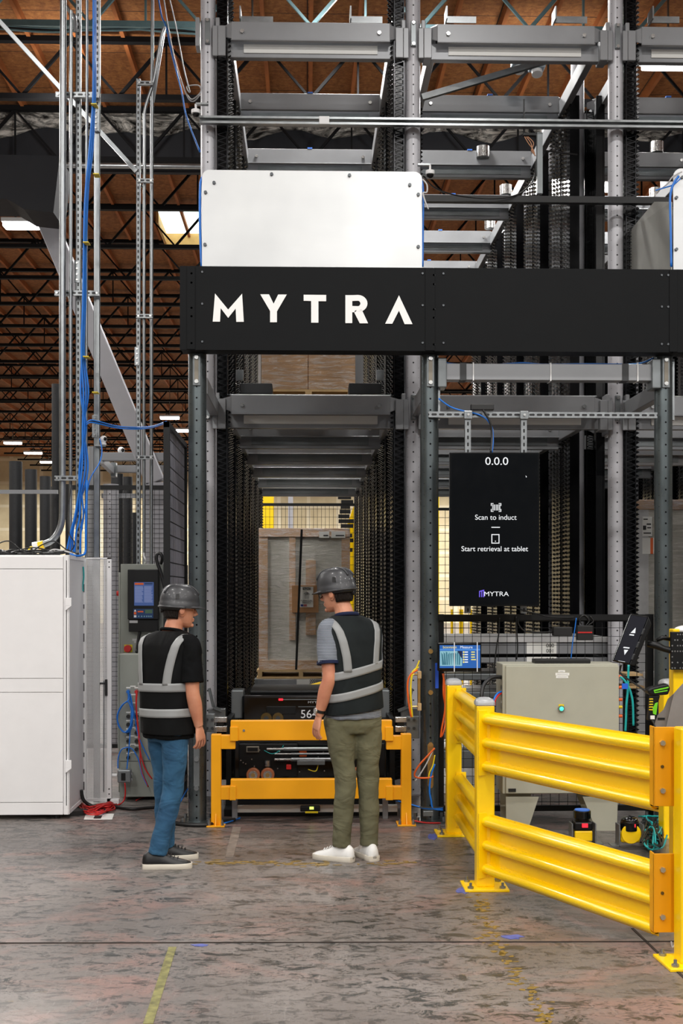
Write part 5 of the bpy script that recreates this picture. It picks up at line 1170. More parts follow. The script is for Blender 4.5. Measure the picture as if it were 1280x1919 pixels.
def corr(P, Q, z0, z1, off=0.0, side=1):
    """three-ribbed corrugated panel from P to Q"""
    d = (Q-P).normalized(); n = Vector((d.y, -d.x, 0))*side; H = z1-z0
    prof = []; N = 3; 
    # profile in (z, out): flat webs with rounded ribs
    pts = [(0, .0), (.02, .0)]
    for k in range(N):
        c = H*(.12+.38*k); r = H*.088
        pts += [(c-r-.012, .0)] + [(c-r*math.cos(PI*i/8), -.0+.052*math.sin(PI*i/8)**.75) for i in range(9)] + [(c+r+.012, .0)]
    pts += [(H, .0)]
    front = [(z, o) for z, o in pts if 0 <= z <= H]; back = [(z, o-.005) for z, o in reversed(front)]
    ring = front+back
    return MB().loft([[P+d*t+n*(o+off)+Vector((0, 0, z0+z)) for z, o in ring] for t in (0, (Q-P).length)])
dBC = (PC-PB_).normalized(); dAB = (PB_-PA).normalized(); nBC = Vector((dBC.y, -dBC.x, 0)); nAB = Vector((dAB.y, -dAB.x, 0))
angB = math.atan2(dBC.y, dBC.x)
railpost(PB_, 0.0); railpost(PA, 0.0); railpost(PC, 0.05, cap=False, h=1.10); railpost(PD, 0.1)
for z0, z1 in ((.655, 1.005), (.075, .425)):
    s = PB_+dBC*.045+nBC*-.0; e = PC-dBC*.20
    pn = corr(s+nBC*.0, e, z0, z1, .0).build('rail_panel', 'yellow', gr, smooth='auto')
    for k, P_ in enumerate((s, )): MB().box(P_+nBC*.02+Vector((0, 0, (z0+z1)/2)), (.008, .10, z1-z0+.02), Matrix.Rotation(angB, 3, 'Z')).build('end_flange', 'yellow', pn, bevel=.002)
    s2 = PA+dAB*.06+nAB*-.045; e2 = PB_-dAB*.06+nAB*-.045
    pn = corr(s2, e2, z0+.01, z1+.01, .0, 1).build('rail_panel', 'yellow', gr, smooth='auto')
    MB().box(s2+Vector((0, 0, (z0+z1)/2)), (.012, .07, z1-z0+.03), Matrix.Rotation(math.atan2(dAB.y, dAB.x), 3, 'Z')).build('end_flange', 'yellow', pn, bevel=.002)
    # orange end bracket
    q0 = G(1226, 1757); bx = W(1226, 1600, 5.75)
    pn3 = MB(); xa, xb = W(1225, 0, 5.72).x, W(1268, 0, 5.72).x; zz0 = W(0, 1517 if z0 > .5 else 1757, 5.72).z; zz1 = W(0, 1366 if z0 > .5 else 1607, 5.72).z
    pl_ = pn3.b6(xa, xb, 5.72, 5.728, zz0, zz1).b6(xa, xa+.008, 5.72, 5.79, zz0, zz1).build('end_bracket', 'yelloworange', gr, bevel=.002)
    for f in (.2, .8): MB().cyl((xa+.04, 5.705, zz0+(zz1-zz0)*f), (xa+.04, 5.72, zz0+(zz1-zz0)*f), .013, 6).build('bolt', 'steel', pl_)
    MB().cyl((xa+.04, 5.716, zz0+(zz1-zz0)*.5), (xa+.04, 5.72, zz0+(zz1-zz0)*.5), .008, 8).build('slot_hole', 'brassdark', pl_)
    dCD = (PD-PC).normalized(); dCD = (PD-PC); 
cable('grey_cable', 'cgrey', [W(1277, 1560, 5.75), W(1278.5, 1640, 5.7), W(1276, 1700, 5.7), W(1272, 1745, 5.75), W(1262, 1775, 5.72), W(1258, 1765, 5.75)], .004, 'thin grey cable dangling along the right edge yellow post')
# ---------------------------------------------------------------- grey control cabinet on angled legs
YK = 8.75
x0, x1 = W(948, 0, YK).x, W(1160, 0, YK).x; z0, z1 = W(0, 1493, YK).z, W(0, 1246, YK).z
kc = empty('control_cabinet', ((x0+x1)/2, YK, 0), 'grey-beige control cabinet with a green lamp on angled legs behind the guard rail', 'electrical cabinet')
MB().b6(x0-.02, x1, YK+.02, YK+.32, z0, z1+.0).build('body', 'boxbeige', kc, bevel=.006)
MB().b6(x0, x1, YK, YK+.018, z0+.005, z1-.012).build('door', 'boxbeige', kc, bevel=.005)
for k, pl_ in enumerate(([(948, 1493), (1010, 1493), (999, 1541), (949, 1541)], [(1092, 1493), (1158, 1493), (1156, 1572), (1118, 1572)])):
    pts = [W(px, py, YK+.03) for px, py in pl_]
    for q in pts[2:]: q.z = .0
    if k == 0: pts[2].x = W(990, 0, YK).x
    MB().prism(pts, (0, .01, 0)).build('leg', 'boxbeige', kc); q = [v+Vector((0, .26, 0)) for v in pts]; MB().prism(q, (0, .01, 0)).build('leg', 'boxbeige', kc)
p = W(1052, 1328, YK-.01); lmp = MB().cyl((p.x, YK-.02, p.z), (p.x, YK, p.z), .022, 20).build('lamp_bezel', 'galv', kc); MB().ell((p.x, YK-.02, p.z), (.014, .01, .014)).build('green_lens', 'egreen', lmp, smooth=True)
MB().px(1047, 1320, 1057, 1324, YK-.004, .004).build('lamp_tag', 'cyellow', kc)
for r in ((1046, 1256, 1059, 1260), (1041, 1261, 1067, 1266), (1042, 1266.5, 1065, 1271)): 
    o = MB().px(*r, YK-.002, .002).build('name_label', 'paper', kc); MB().px(r[0]+3, r[1]+1.7, r[2]-3, r[1]+2.5, YK-.003, .001).build('label_print', 'cgrey', o)
single(MB().px(953, 1478, 967, 1484, YK-.008, .008), 'marker_pen', 'cblack', W(960, 1484, YK), 'short black marker lying at the bottom left of the control cabinet door', 'pen')
for k, (py, c) in enumerate(((1270, 'steel'), (1288, 'cblack'), (1302, 'steel'), (1317, 'steel'), (1324, 'galv'))): MB().cyl(W(946, py, YK+.08), W(939, py, YK+.08), .018, 12).build('cable_gland', c, kc, smooth='auto')
for k, (py, c) in enumerate(((1268, 'orange'), (1288, 'orange'), (1311, 'orange'), (1325, 'cyellow'), (1342, 'orange'))): MB().cyl(W(1158, py, YK+.08), W(1166, py, YK+.08), .011, 10).build('connector', c, kc, smooth='auto')
cable('black_cable', 'cblack', [W(940, 1269, YK+.06), W(925, 1269, YK+.03), W(914, 1275, YK), W(905, 1288, YK-.02), W(902, 1310, YK-.05), W(903, 1330, YK)], .014, 'thick black cable curving into the left side of the control cabinet')
cable('blue_cable', 'blue', [W(940, 1296, YK+.06), W(932, 1300, YK+.03), W(926, 1310, YK), W(925, 1322, YK)], .007, 'short blue cable entering the left side of the control cabinet')
cable('red_cable', 'red', [W(940, 1299, YK+.06), W(934, 1303, YK+.03), W(928, 1312, YK), W(927, 1322, YK)], .007, 'short red cable entering the left side of the control cabinet')
single(MB().b6(W(1005, 0, YK).x, W(1110, 0, YK).x, YK+.05, YK+.18, z1, z1+.03), 'keyboard', 'cblack', (W(1060, 0, YK).x, YK+.1, z1), 'black keyboard lying on top of the control cabinet', 'keyboard', bevel=.005)
# things on the low fence rail
zf = W(0, 1154, 9.32).z
for (a, b, c, d, lb) in ((1037, 1175, 1073, 1192, 'black power supply clipped to the low mesh fence'), (1082, 1172, 1112, 1200, 'black battery block with a red stripe clipped to the low mesh fence')):
    e = empty('power_supply', W((a+c)/2, d, 9.25), lb, 'power supply'); MB().px(a, b, c, d, 9.24, .06).build('case', 'cblack', e, bevel=.006)
    if a > 1050: MB().px(a+1, 1184, c-2, 1186.5, 9.235, .006).build('red_stripe', 'red', e)
for k, pts in enumerate(([(970, 1160), (973, 1172), (985, 1183), (1010, 1185), (1036, 1184)], [(1090, 1170), (1086, 1160), (1095, 1153), (1104, 1163), (1098, 1172)], [(1102, 1172), (1112, 1164), (1106, 1155)], [(936, 1158), (935, 1185), (931, 1210), (928, 1235), (926, 1262)], [(967, 1155), (969, 1190), (970, 1215), (968, 1236)])):
    cable('black_cable', 'cblack', [W(x, y, 9.26) for x, y in pts], .0055, ['black lead drooping to the power supply on the low fence', 'black lead looped above the battery block', 'short black lead at the right of the battery block', 'long black lead hanging on the mesh right of the small tablet', 'black lead hanging on the mesh left of the white tray label'][k])
cable('blue_cable', 'blue', [W(1080, 1158, 9.25), W(1077, 1180, 9.25), W(1073, 1205, 9.25), W(1070, 1236, 9.25)], .004, 'thin blue lead hanging on the mesh under the battery block')
cable('black_cable', 'cblack', [W(968, 1140, 8.98), W(985, 1145, 9.0), W(1005, 1150, 9.05), W(1030, 1156, 9.2), W(1075, 1157, 9.25)], .005, 'black lead from the bottom of the tall screen to the fence rail')
MB_ = MB().b6(W(797, 0, 9.12).x, W(1226, 0, 9.12).x, 9.27, 9.31, W(0, 1163, 9.3).z, W(0, 1152, 9.3).z); single(MB_, 'fence_bar', 'black', W(1000, 1163, 9.3), 'black bar running from the middle dark column to the right column', 'bar')
# ---------------------------------------------------------------- small tablet at the left
YTb = 8.98
tb_ = empty('tablet', W(860, 1258, YTb), 'small tablet with a blue measuring screen strapped beside the middle column', 'tablet')
MB().px(820, 1204, 902, 1258, YTb, .03).build('case', 'blackgloss', tb_, bevel=.008)
sc = MB().px(824, 1209, 900, 1252, YTb-.003, .003).build('screen', 'eblue', tb_)
MB().px(824.5, 1220, 866, 1248, YTb-.005, .002).build('camera_view', 'ecyan', sc)
m = MB(); random.seed(8)
for k in range(9):
    x = 827+k*4.2; m.prism([W(x, 1221+random.uniform(0, 6), YTb-.006), W(x+3, 1221+random.uniform(0, 6), YTb-.006), W(x+6-k*.9, 1246, YTb-.006), W(x+1.5, 1246, YTb-.006)], (0, .0008, 0))
m.build('view_shapes', 'steelblue', sc) if 'steelblue' in M else m.build('view_shapes', em('view_teal', '#3f7f92', .8), sc)
MB().prism([W(857, 1220, YTb-.0062), W(866, 1220, YTb-.0062), W(866, 1235, YTb-.0062)], (0, .0008, 0)).build('view_corner', 'enavy', sc)
MB().px(824, 1216, 900, 1219, YTb-.005, .002).build('bar', em('bar_blue', '#4a8fe0', .9), sc)
text('boxvision', sc, 'screen_text', 'eyellow', W(843, 1215, YTb-.006), .026, depth=.0005); text('Measure', sc, 'screen_text', 'ewhite', W(874, 1215, YTb-.006), .026, depth=.0005)
for k in range(5): MB().cyl(W(869, 1222+k*4.7, YTb-.007), W(869, 1222+k*4.7, YTb-.004), .0065, 12).build('dot', 'eyellow', sc); MB().px(871, 1221+k*4.7, 877, 1223+k*4.7, YTb-.005, .002).build('row_text', 'ewhite', sc)
for k in range(4): MB().px(883, 1221+k*4.7, 890+(2 if k == 3 else 0), 1223+k*4.7, YTb-.005, .002).build('row_value', 'eyellow', sc)
for px in (851.5, 894.5): MB().px(px-.8, 1203, px+.8, 1259, YTb-.009, .006).build('zip_tie', 'whitepl', tb_)
single(MB().px(816, 1243, 822, 1290, 9.1, .02), 'blue_tag', pm('tag_blue', '#1f55c8', .5), W(818, 1290, 9.1), 'upright blue tag stuck beside the middle dark column', 'tag')
# ---------------------------------------------------------------- phone-like device on a holder at the right
YP2 = 6.3
dv = empty('mounted_tablet', W(1185, 1240, YP2), 'tilted black tablet in a clamp arm at the right, showing two white arrows', 'tablet')
quad = [(1148, 1239), (1179, 1246), (1215, 1155), (1182, 1150)]
def Q(u, v, dy=0):
    a = W(*quad[0], YP2); b = W(*quad[1], YP2); c = W(*quad[2], YP2); d = W(*quad[3], YP2)
    p = a.lerp(b, u).lerp(d.lerp(c, u), v); return p+Vector((0, dy, 0))
MB().prism([Q(0, 0), Q(1, 0), Q(1, 1), Q(0, 1)], (0, .02, 0)).build('case', 'blackgloss', dv, bevel=.006)
sc = MB().prism([Q(.06, .03, -.002), Q(.97, .03, -.002), Q(.97, .97, -.002), Q(.06, .97, -.002)], (0, .002, 0)).build('screen', 'enscr', dv) if 'enscr' in M else MB().prism([Q(.06, .03, -.002), Q(.97, .03, -.002), Q(.97, .97, -.002), Q(.06, .97, -.002)], (0, .002, 0)).build('screen', em('dark_screen', '#0a0f22', .6), dv)
MB().prism([Q(.38, .62, -.004), Q(.64, .63, -.004), Q(.55, .74, -.004)], (0, .001, 0)).build('arrow', 'ewhite', sc); MB().prism([Q(.38, .27, -.004), Q(.62, .28, -.004), Q(.52, .17, -.004)], (0, .001, 0)).build('arrow', 'ewhite', sc)
MB().prism([Q(.36, .57, -.004), Q(.62, .575, -.004), Q(.62, .6, -.004), Q(.36, .595, -.004)], (0, .001, 0)).build('caption', 'ewhite', sc); MB().prism([Q(.30, .30, -.004), Q(.64, .31, -.004), Q(.64, .335, -.004), Q(.30, .325, -.004)], (0, .001, 0)).build('caption', 'ewhite', sc)
MB().prism([Q(.3, .03, -.003), Q(.7, .035, -.003), Q(.7, .042, -.003), Q(.3, .037, -.003)], (0, .001, 0)).build('home_bar', 'ewhite', sc)
MB().prism([Q(1.0, .0), Q(1.35, .0), Q(1.35, .86), Q(1.0, 1.0)], (0, .035, 0)).build('holder_side', 'black', dv, bevel=.005)
for v in (.1, .35, .62): MB().prism([Q(.96, v, -.008), Q(1.1, v, -.008), Q(1.1, v+.13, -.008), Q(.96, v+.13, -.008)], (0, .03, 0)).build('clamp_jaw', 'darkgrey', dv, bevel=.004)
arm = MB().tube(smoothpath([W(1212, 1205, YP2+.03), W(1225, 1205, YP2+.03), W(1240, 1213, YP2+.02), W(1258, 1218, YP2), W(1272, 1220, YP2)]), [.018]*25, 12) if False else MB().tube([W(1213, 1206, YP2+.03), W(1228, 1209, YP2+.02), W(1245, 1216, YP2+.01), W(1262, 1220, YP2), W(1275, 1222, YP2)], [.016, .02, .016, .018, .016], 12)
arm.build('clamp_arm', 'black', dv, smooth=True); MB().tube([W(1230, 1200, YP2+.03), W(1242, 1195, YP2+.03), W(1256, 1198, YP2+.03)], [.01, .012, .01], 10).build('arm_lever', 'black', dv, smooth=True)
MB().b6(W(1256, 0, YP2).x, W(1330, 0, YP2).x, YP2-.02, YP2+.01, W(0, 1257, YP2).z, W(0, 1185, YP2).z).build('mount_plate', 'black', dv, bevel=.003)
m = MB(); random.seed(6)
for i in range(5):
    for j in range(7):
        if random.random() < .7: p = W(1260+i*5, 1189+j*10.5, YP2-.021); MB().cyl(p, p+Vector((0, .003, 0)), .004, 6).build('plate_screw', 'steel', dv)
MB().b6(W(1264, 0, YP2).x, W(1300, 0, YP2).x, YP2+.02, YP2+.10, .0, W(0, 1180, YP2).z).build('stand_post', 'yellow', dv, bevel=.006)
MB().ell(W(1285, 1181, YP2+.06), (.06, .06, .025)).build('stand_cap', 'whitepl', dv, smooth=True)
# barcode scanner in its grey holster
YSc = 6.0
sn = empty('barcode_scanner', W(1228, 1345, YSc), 'black and green pistol-grip barcode scanner resting in a holster', 'scanner')
MB().prism([W(1214, 1292, YSc), W(1222, 1288, YSc), W(1252, 1281, YSc), W(1257, 1290, YSc), W(1253, 1302, YSc), W(1240, 1303, YSc), W(1222, 1304, YSc), W(1215, 1300, YSc)], (0, .06, 0)).build('head', 'black', sn, bevel=.008)
MB().prism([W(1220, 1303, YSc+.01), W(1238, 1303, YSc+.01), W(1232, 1325, YSc+.01), W(1226, 1352, YSc+.01), W(1214, 1350, YSc+.01), W(1217, 1330, YSc+.01)], (0, .04, 0)).build('grip', 'black', sn, bevel=.006)
MB().prism([W(1225, 1293, YSc-.003), W(1253, 1287, YSc-.003), W(1253, 1289.5, YSc-.003), W(1227, 1295.5, YSc-.003), W(1228, 1297, YSc-.003), W(1251, 1293, YSc-.003), W(1251, 1295, YSc-.003), W(1227, 1299, YSc-.003)], (0, .003, 0)).build('green_trim', 'green', sn)
MB().prism([W(1228, 1318, YSc+.006), W(1233, 1316, YSc+.006), W(1230, 1340, YSc+.006), W(1224, 1338, YSc+.006), W(1223, 1328, YSc+.006)], (0, .004, 0)).build('green_grip_pad', 'green', sn, bevel=.001)
for k in range(5): MB().prism([W(1216.5+.4*(4-k), 1309+k*5, YSc+.006), W(1224, 1309+k*5, YSc+.006), W(1224, 1311+k*5, YSc+.006), W(1216.5, 1311+k*5, YSc+.006)], (0, .004, 0)).build('yellow_rib', 'cyellow', sn)
MB().px(1219, 1341, 1227, 1348, YSc+.006, .004).build('grip_label', 'paper', sn)
ho = empty('scanner_holster', W(1250, 1364, YSc), 'bent grey sheet-metal holster behind the barcode scanner', 'holder')
MB().prism([W(1225, 1362, YSc+.05), W(1248, 1364, YSc+.05), W(1263, 1302, YSc+.05), W(1252, 1310, YSc+.05), W(1244, 1330, YSc+.05), W(1233, 1340, YSc+.05)], (0, .006, 0)).build('side_plate', 'holst', ho) if 'holst' in M else None
M['holst'] = pm('holster_grey', '#8a8580', .5, .2)
MB().prism([W(1225, 1362, YSc+.05), W(1248, 1364, YSc+.05), W(1263, 1300, YSc+.05), W(1252, 1310, YSc+.05), W(1244, 1330, YSc+.05), W(1233, 1340, YSc+.05)], (0, .006, 0)).build('side_plate', 'holst', ho)
MB().prism([W(1248, 1364, YSc+.02), W(1320, 1364, YSc+.02), W(1320, 1270, YSc+.02), W(1290, 1270, YSc+.02), W(1263, 1300, YSc+.02)], (0, .006, 0)).build('front_plate', 'holst', ho)
MB().px(1233, 1345, 1246, 1349, YSc+.046, .006).build('slot', 'cblack', ho)
cable('black_cable', 'cblack', [W(1222, 1350, YSc), W(1232, 1366, YSc-.02), W(1248, 1373, YSc-.1), W(1262, 1373, YSc-.15), W(1268, 1368, YSc-.1)], .004, 'thin black scanner cord looping over the rail end')
cable('black_cable', 'cblack', [W(1164, 1246, 6.6), W(1163, 1262, 6.6), W(1180, 1275, 6.4), W(1200, 1288, 6.2), W(1215, 1300, 6.05)], .005, 'black cord from the mounted tablet down to the barcode scanner')
for k, pts in enumerate(([(1178, 1246), (1177, 1280), (1176, 1300), (1174, 1320), (1173, 1350), (1172, 1370)], [(1162, 1268), (1170, 1275), (1178, 1288), (1183, 1302), (1186, 1320), (1187, 1360)])):
    cable('teal_cable', 'cyan', [W(x, y, 7.6) for x, y in pts], .007, ['straight teal cable hanging below the mounted tablet', 'curving teal cable from the control cabinet side'][k])
single(MB().px(1166, 1281, 1177, 1291, 7.55, .01), 'blue_tape', pm('tape_b', '#1e5fd0', .5), W(1171, 1291, 7.55), 'scrap of blue tape wrapped on the teal cable', 'tape')
# ---------------------------------------------------------------- laser scanners on the floor
def lidar(px, py, Y, lb, face, r=.055):
    g = W(px, py, Y); c = Vector((g.x, Y, 0)); zb = g.z
    e = empty('laser_scanner', (c.x, Y, max(zb, 0)), lb, 'laser scanner'); z = max(zb, .02)
    if face:
        MB().b6(c.x-.07, c.x+.07, Y, Y+.09, z, z+.075).build('body', 'yellow', e, bevel=.02); MB().cyl((c.x, Y+.045, z+.075), (c.x, Y+.045, z+.14), .062, 24).build('drum', 'blackgloss', e, bevel=.008)
        MB().ell((c.x, Y+.045, z+.14), (.058, .058, .03)).build('top', 'blackgloss', e, smooth=True)
        MB().cyl((c.x, Y-.004, z+.06), (c.x, Y+.01, z+.06), .065, 24).build('yellow_face', 'yellow', e, bevel=.004)
    else:
        MB().b6(c.x-.06, c.x+.06, Y, Y+.1, z, z+.07).build('body', 'yellow', e, bevel=.008); MB().b6(c.x-.062, c.x+.062, Y-.002, Y+.1, z+.07, z+.13).build('upper_body', 'black', e, bevel=.012)
        MB().cyl((c.x, Y+.05, z+.13), (c.x, Y+.05, z+.145), .045, 24).build('neck', 'black', e); MB().cyl((c.x, Y+.05, z+.145), (c.x, Y+.05, z+.2), .058, 28).build('drum', 'blackgloss', e, bevel=.006); MB().cyl((c.x, Y+.05, z+.2), (c.x, Y+.05, z+.206), .05, 24).build('blue_cover', 'dirtyblue', e)
    MB().b6(c.x-.012, c.x+.025, Y-.014, Y+.0, z+(.095 if not face else .105), z+(.12 if not face else .125)).build('red_display', 'ered', e)
    for s in (-1, 1): MB().b6(c.x+s*.078-.004, c.x+s*.078+.004, Y-.01, Y+.09, max(z-.02, 0), z+.12).b6(c.x+s*.078-.004 if s > 0 else c.x-.13, c.x+.13 if s > 0 else c.x-.074, Y-.01, Y+.09, max(z-.02, 0), max(z-.02, 0)+.006).build('bracket', 'galv', e)
    return e
lidar(1094, 1577, 8.3, 'black and yellow laser scanner with a blue-capped drum on the floor', False)
lidar(1183, 1580, 8.1, 'yellow-faced laser scanner among teal cables on the floor', True)
tg = MB(); random.seed(21)
for k in range(9):
    cxp, cyp = 1222+random.uniform(-8, 12), 1545+random.uniform(-30, 40)
    pts = [G(cxp+random.uniform(6, 20)*math.cos(t)*1.1, min(1600, max(1530, cyp+random.uniform(10, 26)*math.sin(t))), .02+random.uniform(0, .1)) for t in [k+1.1*i for i in range(6)]]
    tg.tube(smoothpath(pts, 6), .006, 6)
o = single(tg, 'cable_tangle', 'cyan', G(1205, 1570), 'tangle of teal cables on the floor behind the yellow-faced laser scanner', 'cables', smooth=True); o['kind'] = 'stuff'
tg = MB()
for k in range(8):
    pts = [G(1205+random.uniform(-6, 40), random.uniform(1530, 1590), .01+random.uniform(0, .12)) for i in range(6)]
    tg.tube(smoothpath(pts, 6), .005, 6)
o = single(tg, 'cable_tangle', 'cblack', G(1200, 1560), 'tangle of thin black cables around the teal ones on the floor', 'cables', smooth=True); o['kind'] = 'stuff'
# electrics around the middle column
for k, (mat, pts, r) in enumerate((('orange', [(783, 1255), (770, 1264), (764, 1280), (765, 1310), (769, 1335), (771, 1344)], .007), ('cyellow', [(786, 1238), (780, 1252), (772, 1262), (770, 1290), (771, 1320), (773, 1344)], .006), ('cyellow', [(785, 1250), (776, 1258), (771, 1275), (769, 1300), (772, 1342)], .005), ('orange', [(815, 1402), (800, 1418), (785, 1435), (777, 1450), (781, 1457), (800, 1458), (812, 1455)], .007), ('cgrey', [(812, 1405), (800, 1430), (788, 1450), (778, 1464)], .005), ('cyellow', [(815, 1415), (811, 1435), (805, 1448), (803, 1460)], .005), ('blue', [(815, 1432), (808, 1452), (805, 1480), (808, 1500), (812, 1515), (830, 1518)], .007), ('blue', [(742, 1500), (770, 1508), (800, 1515), (830, 1514)], .007), ('cblack', [(738, 1498), (765, 1508), (800, 1514), (832, 1512)], .007), ('red', [(775, 1538), (800, 1542), (835, 1542)], .006), ('orange', [(830, 1262), (834, 1290), (834, 1330), (828, 1365), (826, 1382)], .007), ('orange', [(832, 1262), (831, 1300), (836, 1335), (833, 1365), (828, 1380)], .006))):
    nm = {'orange': 'orange', 'cyellow': 'yellow', 'cgrey': 'grey', 'blue': 'blue', 'cblack': 'black', 'red': 'red'}[mat]
    lbs = ['orange cable bowing beside the middle dark column above the clamp block', 'yellow cable bowing beside the middle dark column, longer of two', 'yellow cable bowing beside the middle dark column, shorter of two', 'orange cable loop low on the middle dark column', 'grey cable slanting low before the middle dark column', 'short yellow cable low on the middle dark column', 'blue cable running down the foot of the middle dark column', 'blue cable from the barrier post to the middle column foot', 'black cable from the barrier post to the middle column foot', 'red cable on the floor right of the amber barrier', 'left of two orange cables hanging below the small tablet', 'right of two orange cables hanging below the small tablet']
    cable(nm+'_cable', mat, [W(x, y, 9.05 if x < 835 else 9.1) for x, y in pts], r, lbs[k])
br_ = empty('light_curtain', W(785, 1335, 9.2), 'slim beige light-curtain bar on the left of the middle dark column', 'sensor bar')
MB().px(783, 1262, 788, 1330, 9.12, .04).build('bar', 'brass', br_, bevel=.003)
for y in (1258, 1318): MB().px(783, y, 790, y+14, 9.1, .06).build('clamp', 'pallet', br_, bevel=.004); MB().cyl(W(771, y+6, 9.13), W(783, y+6, 9.13), .007, 8).build('stud', 'brass', br_)
single(MB().px(793, 1520, 812, 1530, 9.02, .05), 'network_box', 'rackdark', W(802, 1530, 9.02), 'tiny grey network box at the foot of the middle dark column', 'box', bevel=.004)
pb = empty('sensor_box', W(1130, 1290, 9.4), 'pale conduit boxes seen through the mesh right of the control cabinet', 'box')
for r in ((1208, 1258, 1230, 1272), (1211, 1276, 1222, 1330), (1235, 1272, 1254, 1284)): MB().px(*r, 9.45, .08).build('box', 'cgrey', pb, bevel=.008)
for r in ((1174, 1263, 1206, 1267), (1178, 1286, 1208, 1291)): MB().px(*r, 9.5, .3).build('shelf_edge', 'pallet', pb)
# ---------------------------------------------------------------- the two men
def skin_mat():
    t = NT('skin'); v = t.coord(); n = t.noise(v, 7, 4)
    t.base(t.ramp(n, [(.3, srgb('#b9745a')), (.55, srgb('#c98a6c')), (.75, srgb('#d39a7e'))])); t.rough(.5)
    t.b.inputs['Subsurface Weight'].default_value = .08; t.b.inputs['Subsurface Radius'].default_value = (.02, .008, .004); t.bump(t.noise(v, 120, 2), .08, .001); return t.m
def cloth_mat(name, col, rough=.9, fold=8.0, strength=.5, weave=500, var=.1, stretch=(1, 1, .5), c2=None, spec=.3):
    t = NT(name); v = t.coord(); f = t.noise(t.mapping(v, stretch), fold, 3, .5, .8); n = t.noise(v, fold*.8, 4); c = srgb(col); d = srgb(c2) if c2 else tuple(x*(1-var*2) for x in c[:3])+(1,)
    t.base(t.ramp(n, [(.35, d), (.65, c)])); t.rough(rough); t.b.inputs['Specular IOR Level'].default_value = spec
    b = t.node('ShaderNodeBump'); t.lk(f, b.inputs['Height']); b.inputs['Strength'].default_value = strength; b.inputs['Distance'].default_value = .03
    b2 = t.node('ShaderNodeBump'); t.lk(t.noise(v, weave, 2), b2.inputs['Height']); b2.inputs['Strength'].default_value = .15; b2.inputs['Distance'].default_value = .001
    t.lk(b.outputs[0], b2.inputs['Normal']); t.lk(b2.outputs[0], t.b.inputs['Normal']); return t.m
M['skin'] = skin_mat()
M['jeans'] = cloth_mat('denim', '#35607f', c2='#284b68', fold=5, stretch=(1, 1, 1.7), strength=.7, weave=900); M['chinos'] = cloth_mat('olive_chinos', '#68664f', c2='#5c5a45', fold=5, stretch=(1, 1, 1.7), strength=.7, weave=900)
M['tee'] = cloth_mat('black_tee', '#101113', fold=10, c2='#0a0b0b', spec=.12); M['vest'] = cloth_mat('vest_black', '#0c0d0e', fold=6, strength=.5, c2='#080909', rough=.8, spec=.15)
M['vest2'] = cloth_mat('vest_charcoal', '#1e2324', fold=6, strength=.5, c2='#161a1b', rough=.8, spec=.15)
M['reflex'] = cloth_mat('reflective_tape', '#8e9090', fold=6, strength=.15, var=.04, rough=.45, weave=300)
def stripe_mat():
    t = NT('striped_knit'); v = t.coord(); X = t.sep(v); s = t.math('LESS_THAN', t.math('FRACT', t.math('DIVIDE', X[2], .009)), .45)
    t.base(t.mix(s, srgb('#8f959e'), srgb('#3d434e'))); t.rough(.9); t.bump(t.noise(v, 9, 3), .4, .02); return t.m
M['knit'] = stripe_mat(); M['navyc'] = cloth_mat('navy_trim', '#1b2340'); M['hair'] = cloth_mat('dark_hair', '#1e1612', fold=40, strength=.8, stretch=(3, 3, .5), rough=.6)
M['helmet'] = pm('helmet_charcoal', '#343538', .42, 0, var=.03, coat=.15); M['strapblack'] = pm('harness_black', '#111112', .5)
M['shoeb'] = pm('black_leather', '#0c0c0d', .45, bump=.1, bscale=120); M['shoew'] = pm('white_leather', '#e4e4e2', .45, bump=.05, bscale=120, var=.01)
M['solew'] = pm('off_white_sole', '#cfc8ba', .6, var=.03); M['lace'] = pm('lace', '#e8e8e8', .8)
def rg(c, rx, ry, yaw=0.0, n=28, p=2.0, tilt=None):
    out = []
    for k in range(n):
        a = 2*PI*k/n; ca, sa = math.cos(a), math.sin(a)
        x = rx*math.copysign(abs(ca)**(2/p), ca); y = ry*math.copysign(abs(sa)**(2/p), sa)
        v = Vector((x, y, 0))
        if tilt is not None: v = tilt @ v
        else: v = Matrix.Rotation(yaw, 3, 'Z') @ v
        out.append(Vector(c)+v)
    return out
def limb(mb, pts, rr, n=20, k=6):
    """tapered limb along joints, radii eased between them"""
    P = smoothpath(pts, k); R = []; m = len(pts)
    for i in range(len(P)):
        t = i/k; j = min(int(t), m-2); f = t-j; f = f*f*(3-2*f); R.append(rr[j]*(1-f)+rr[j+1]*f)
    return mb.tube(P, R, n)
def remesh(o, vox, smooth=4):
    m = o.modifiers.new('remesh', 'REMESH'); m.mode = 'VOXEL'; m.voxel_size = vox; m.use_smooth_shade = True
    s = o.modifiers.new('smooth', 'SMOOTH'); s.iterations = smooth; s.factor = .5; return o
TX = {}
def wrinkle(o, size, strength, key='w'):
    if (key, size) not in TX:
        t = bpy.data.textures.new('folds', 'CLOUDS'); t.noise_scale = size; t.noise_depth = 2; TX[(key, size)] = t
    d = o.modifiers.new('folds', 'DISPLACE'); d.texture = TX[(key, size)]; d.strength = strength; d.mid_level = .5; d.texture_coords = 'LOCAL'; return o
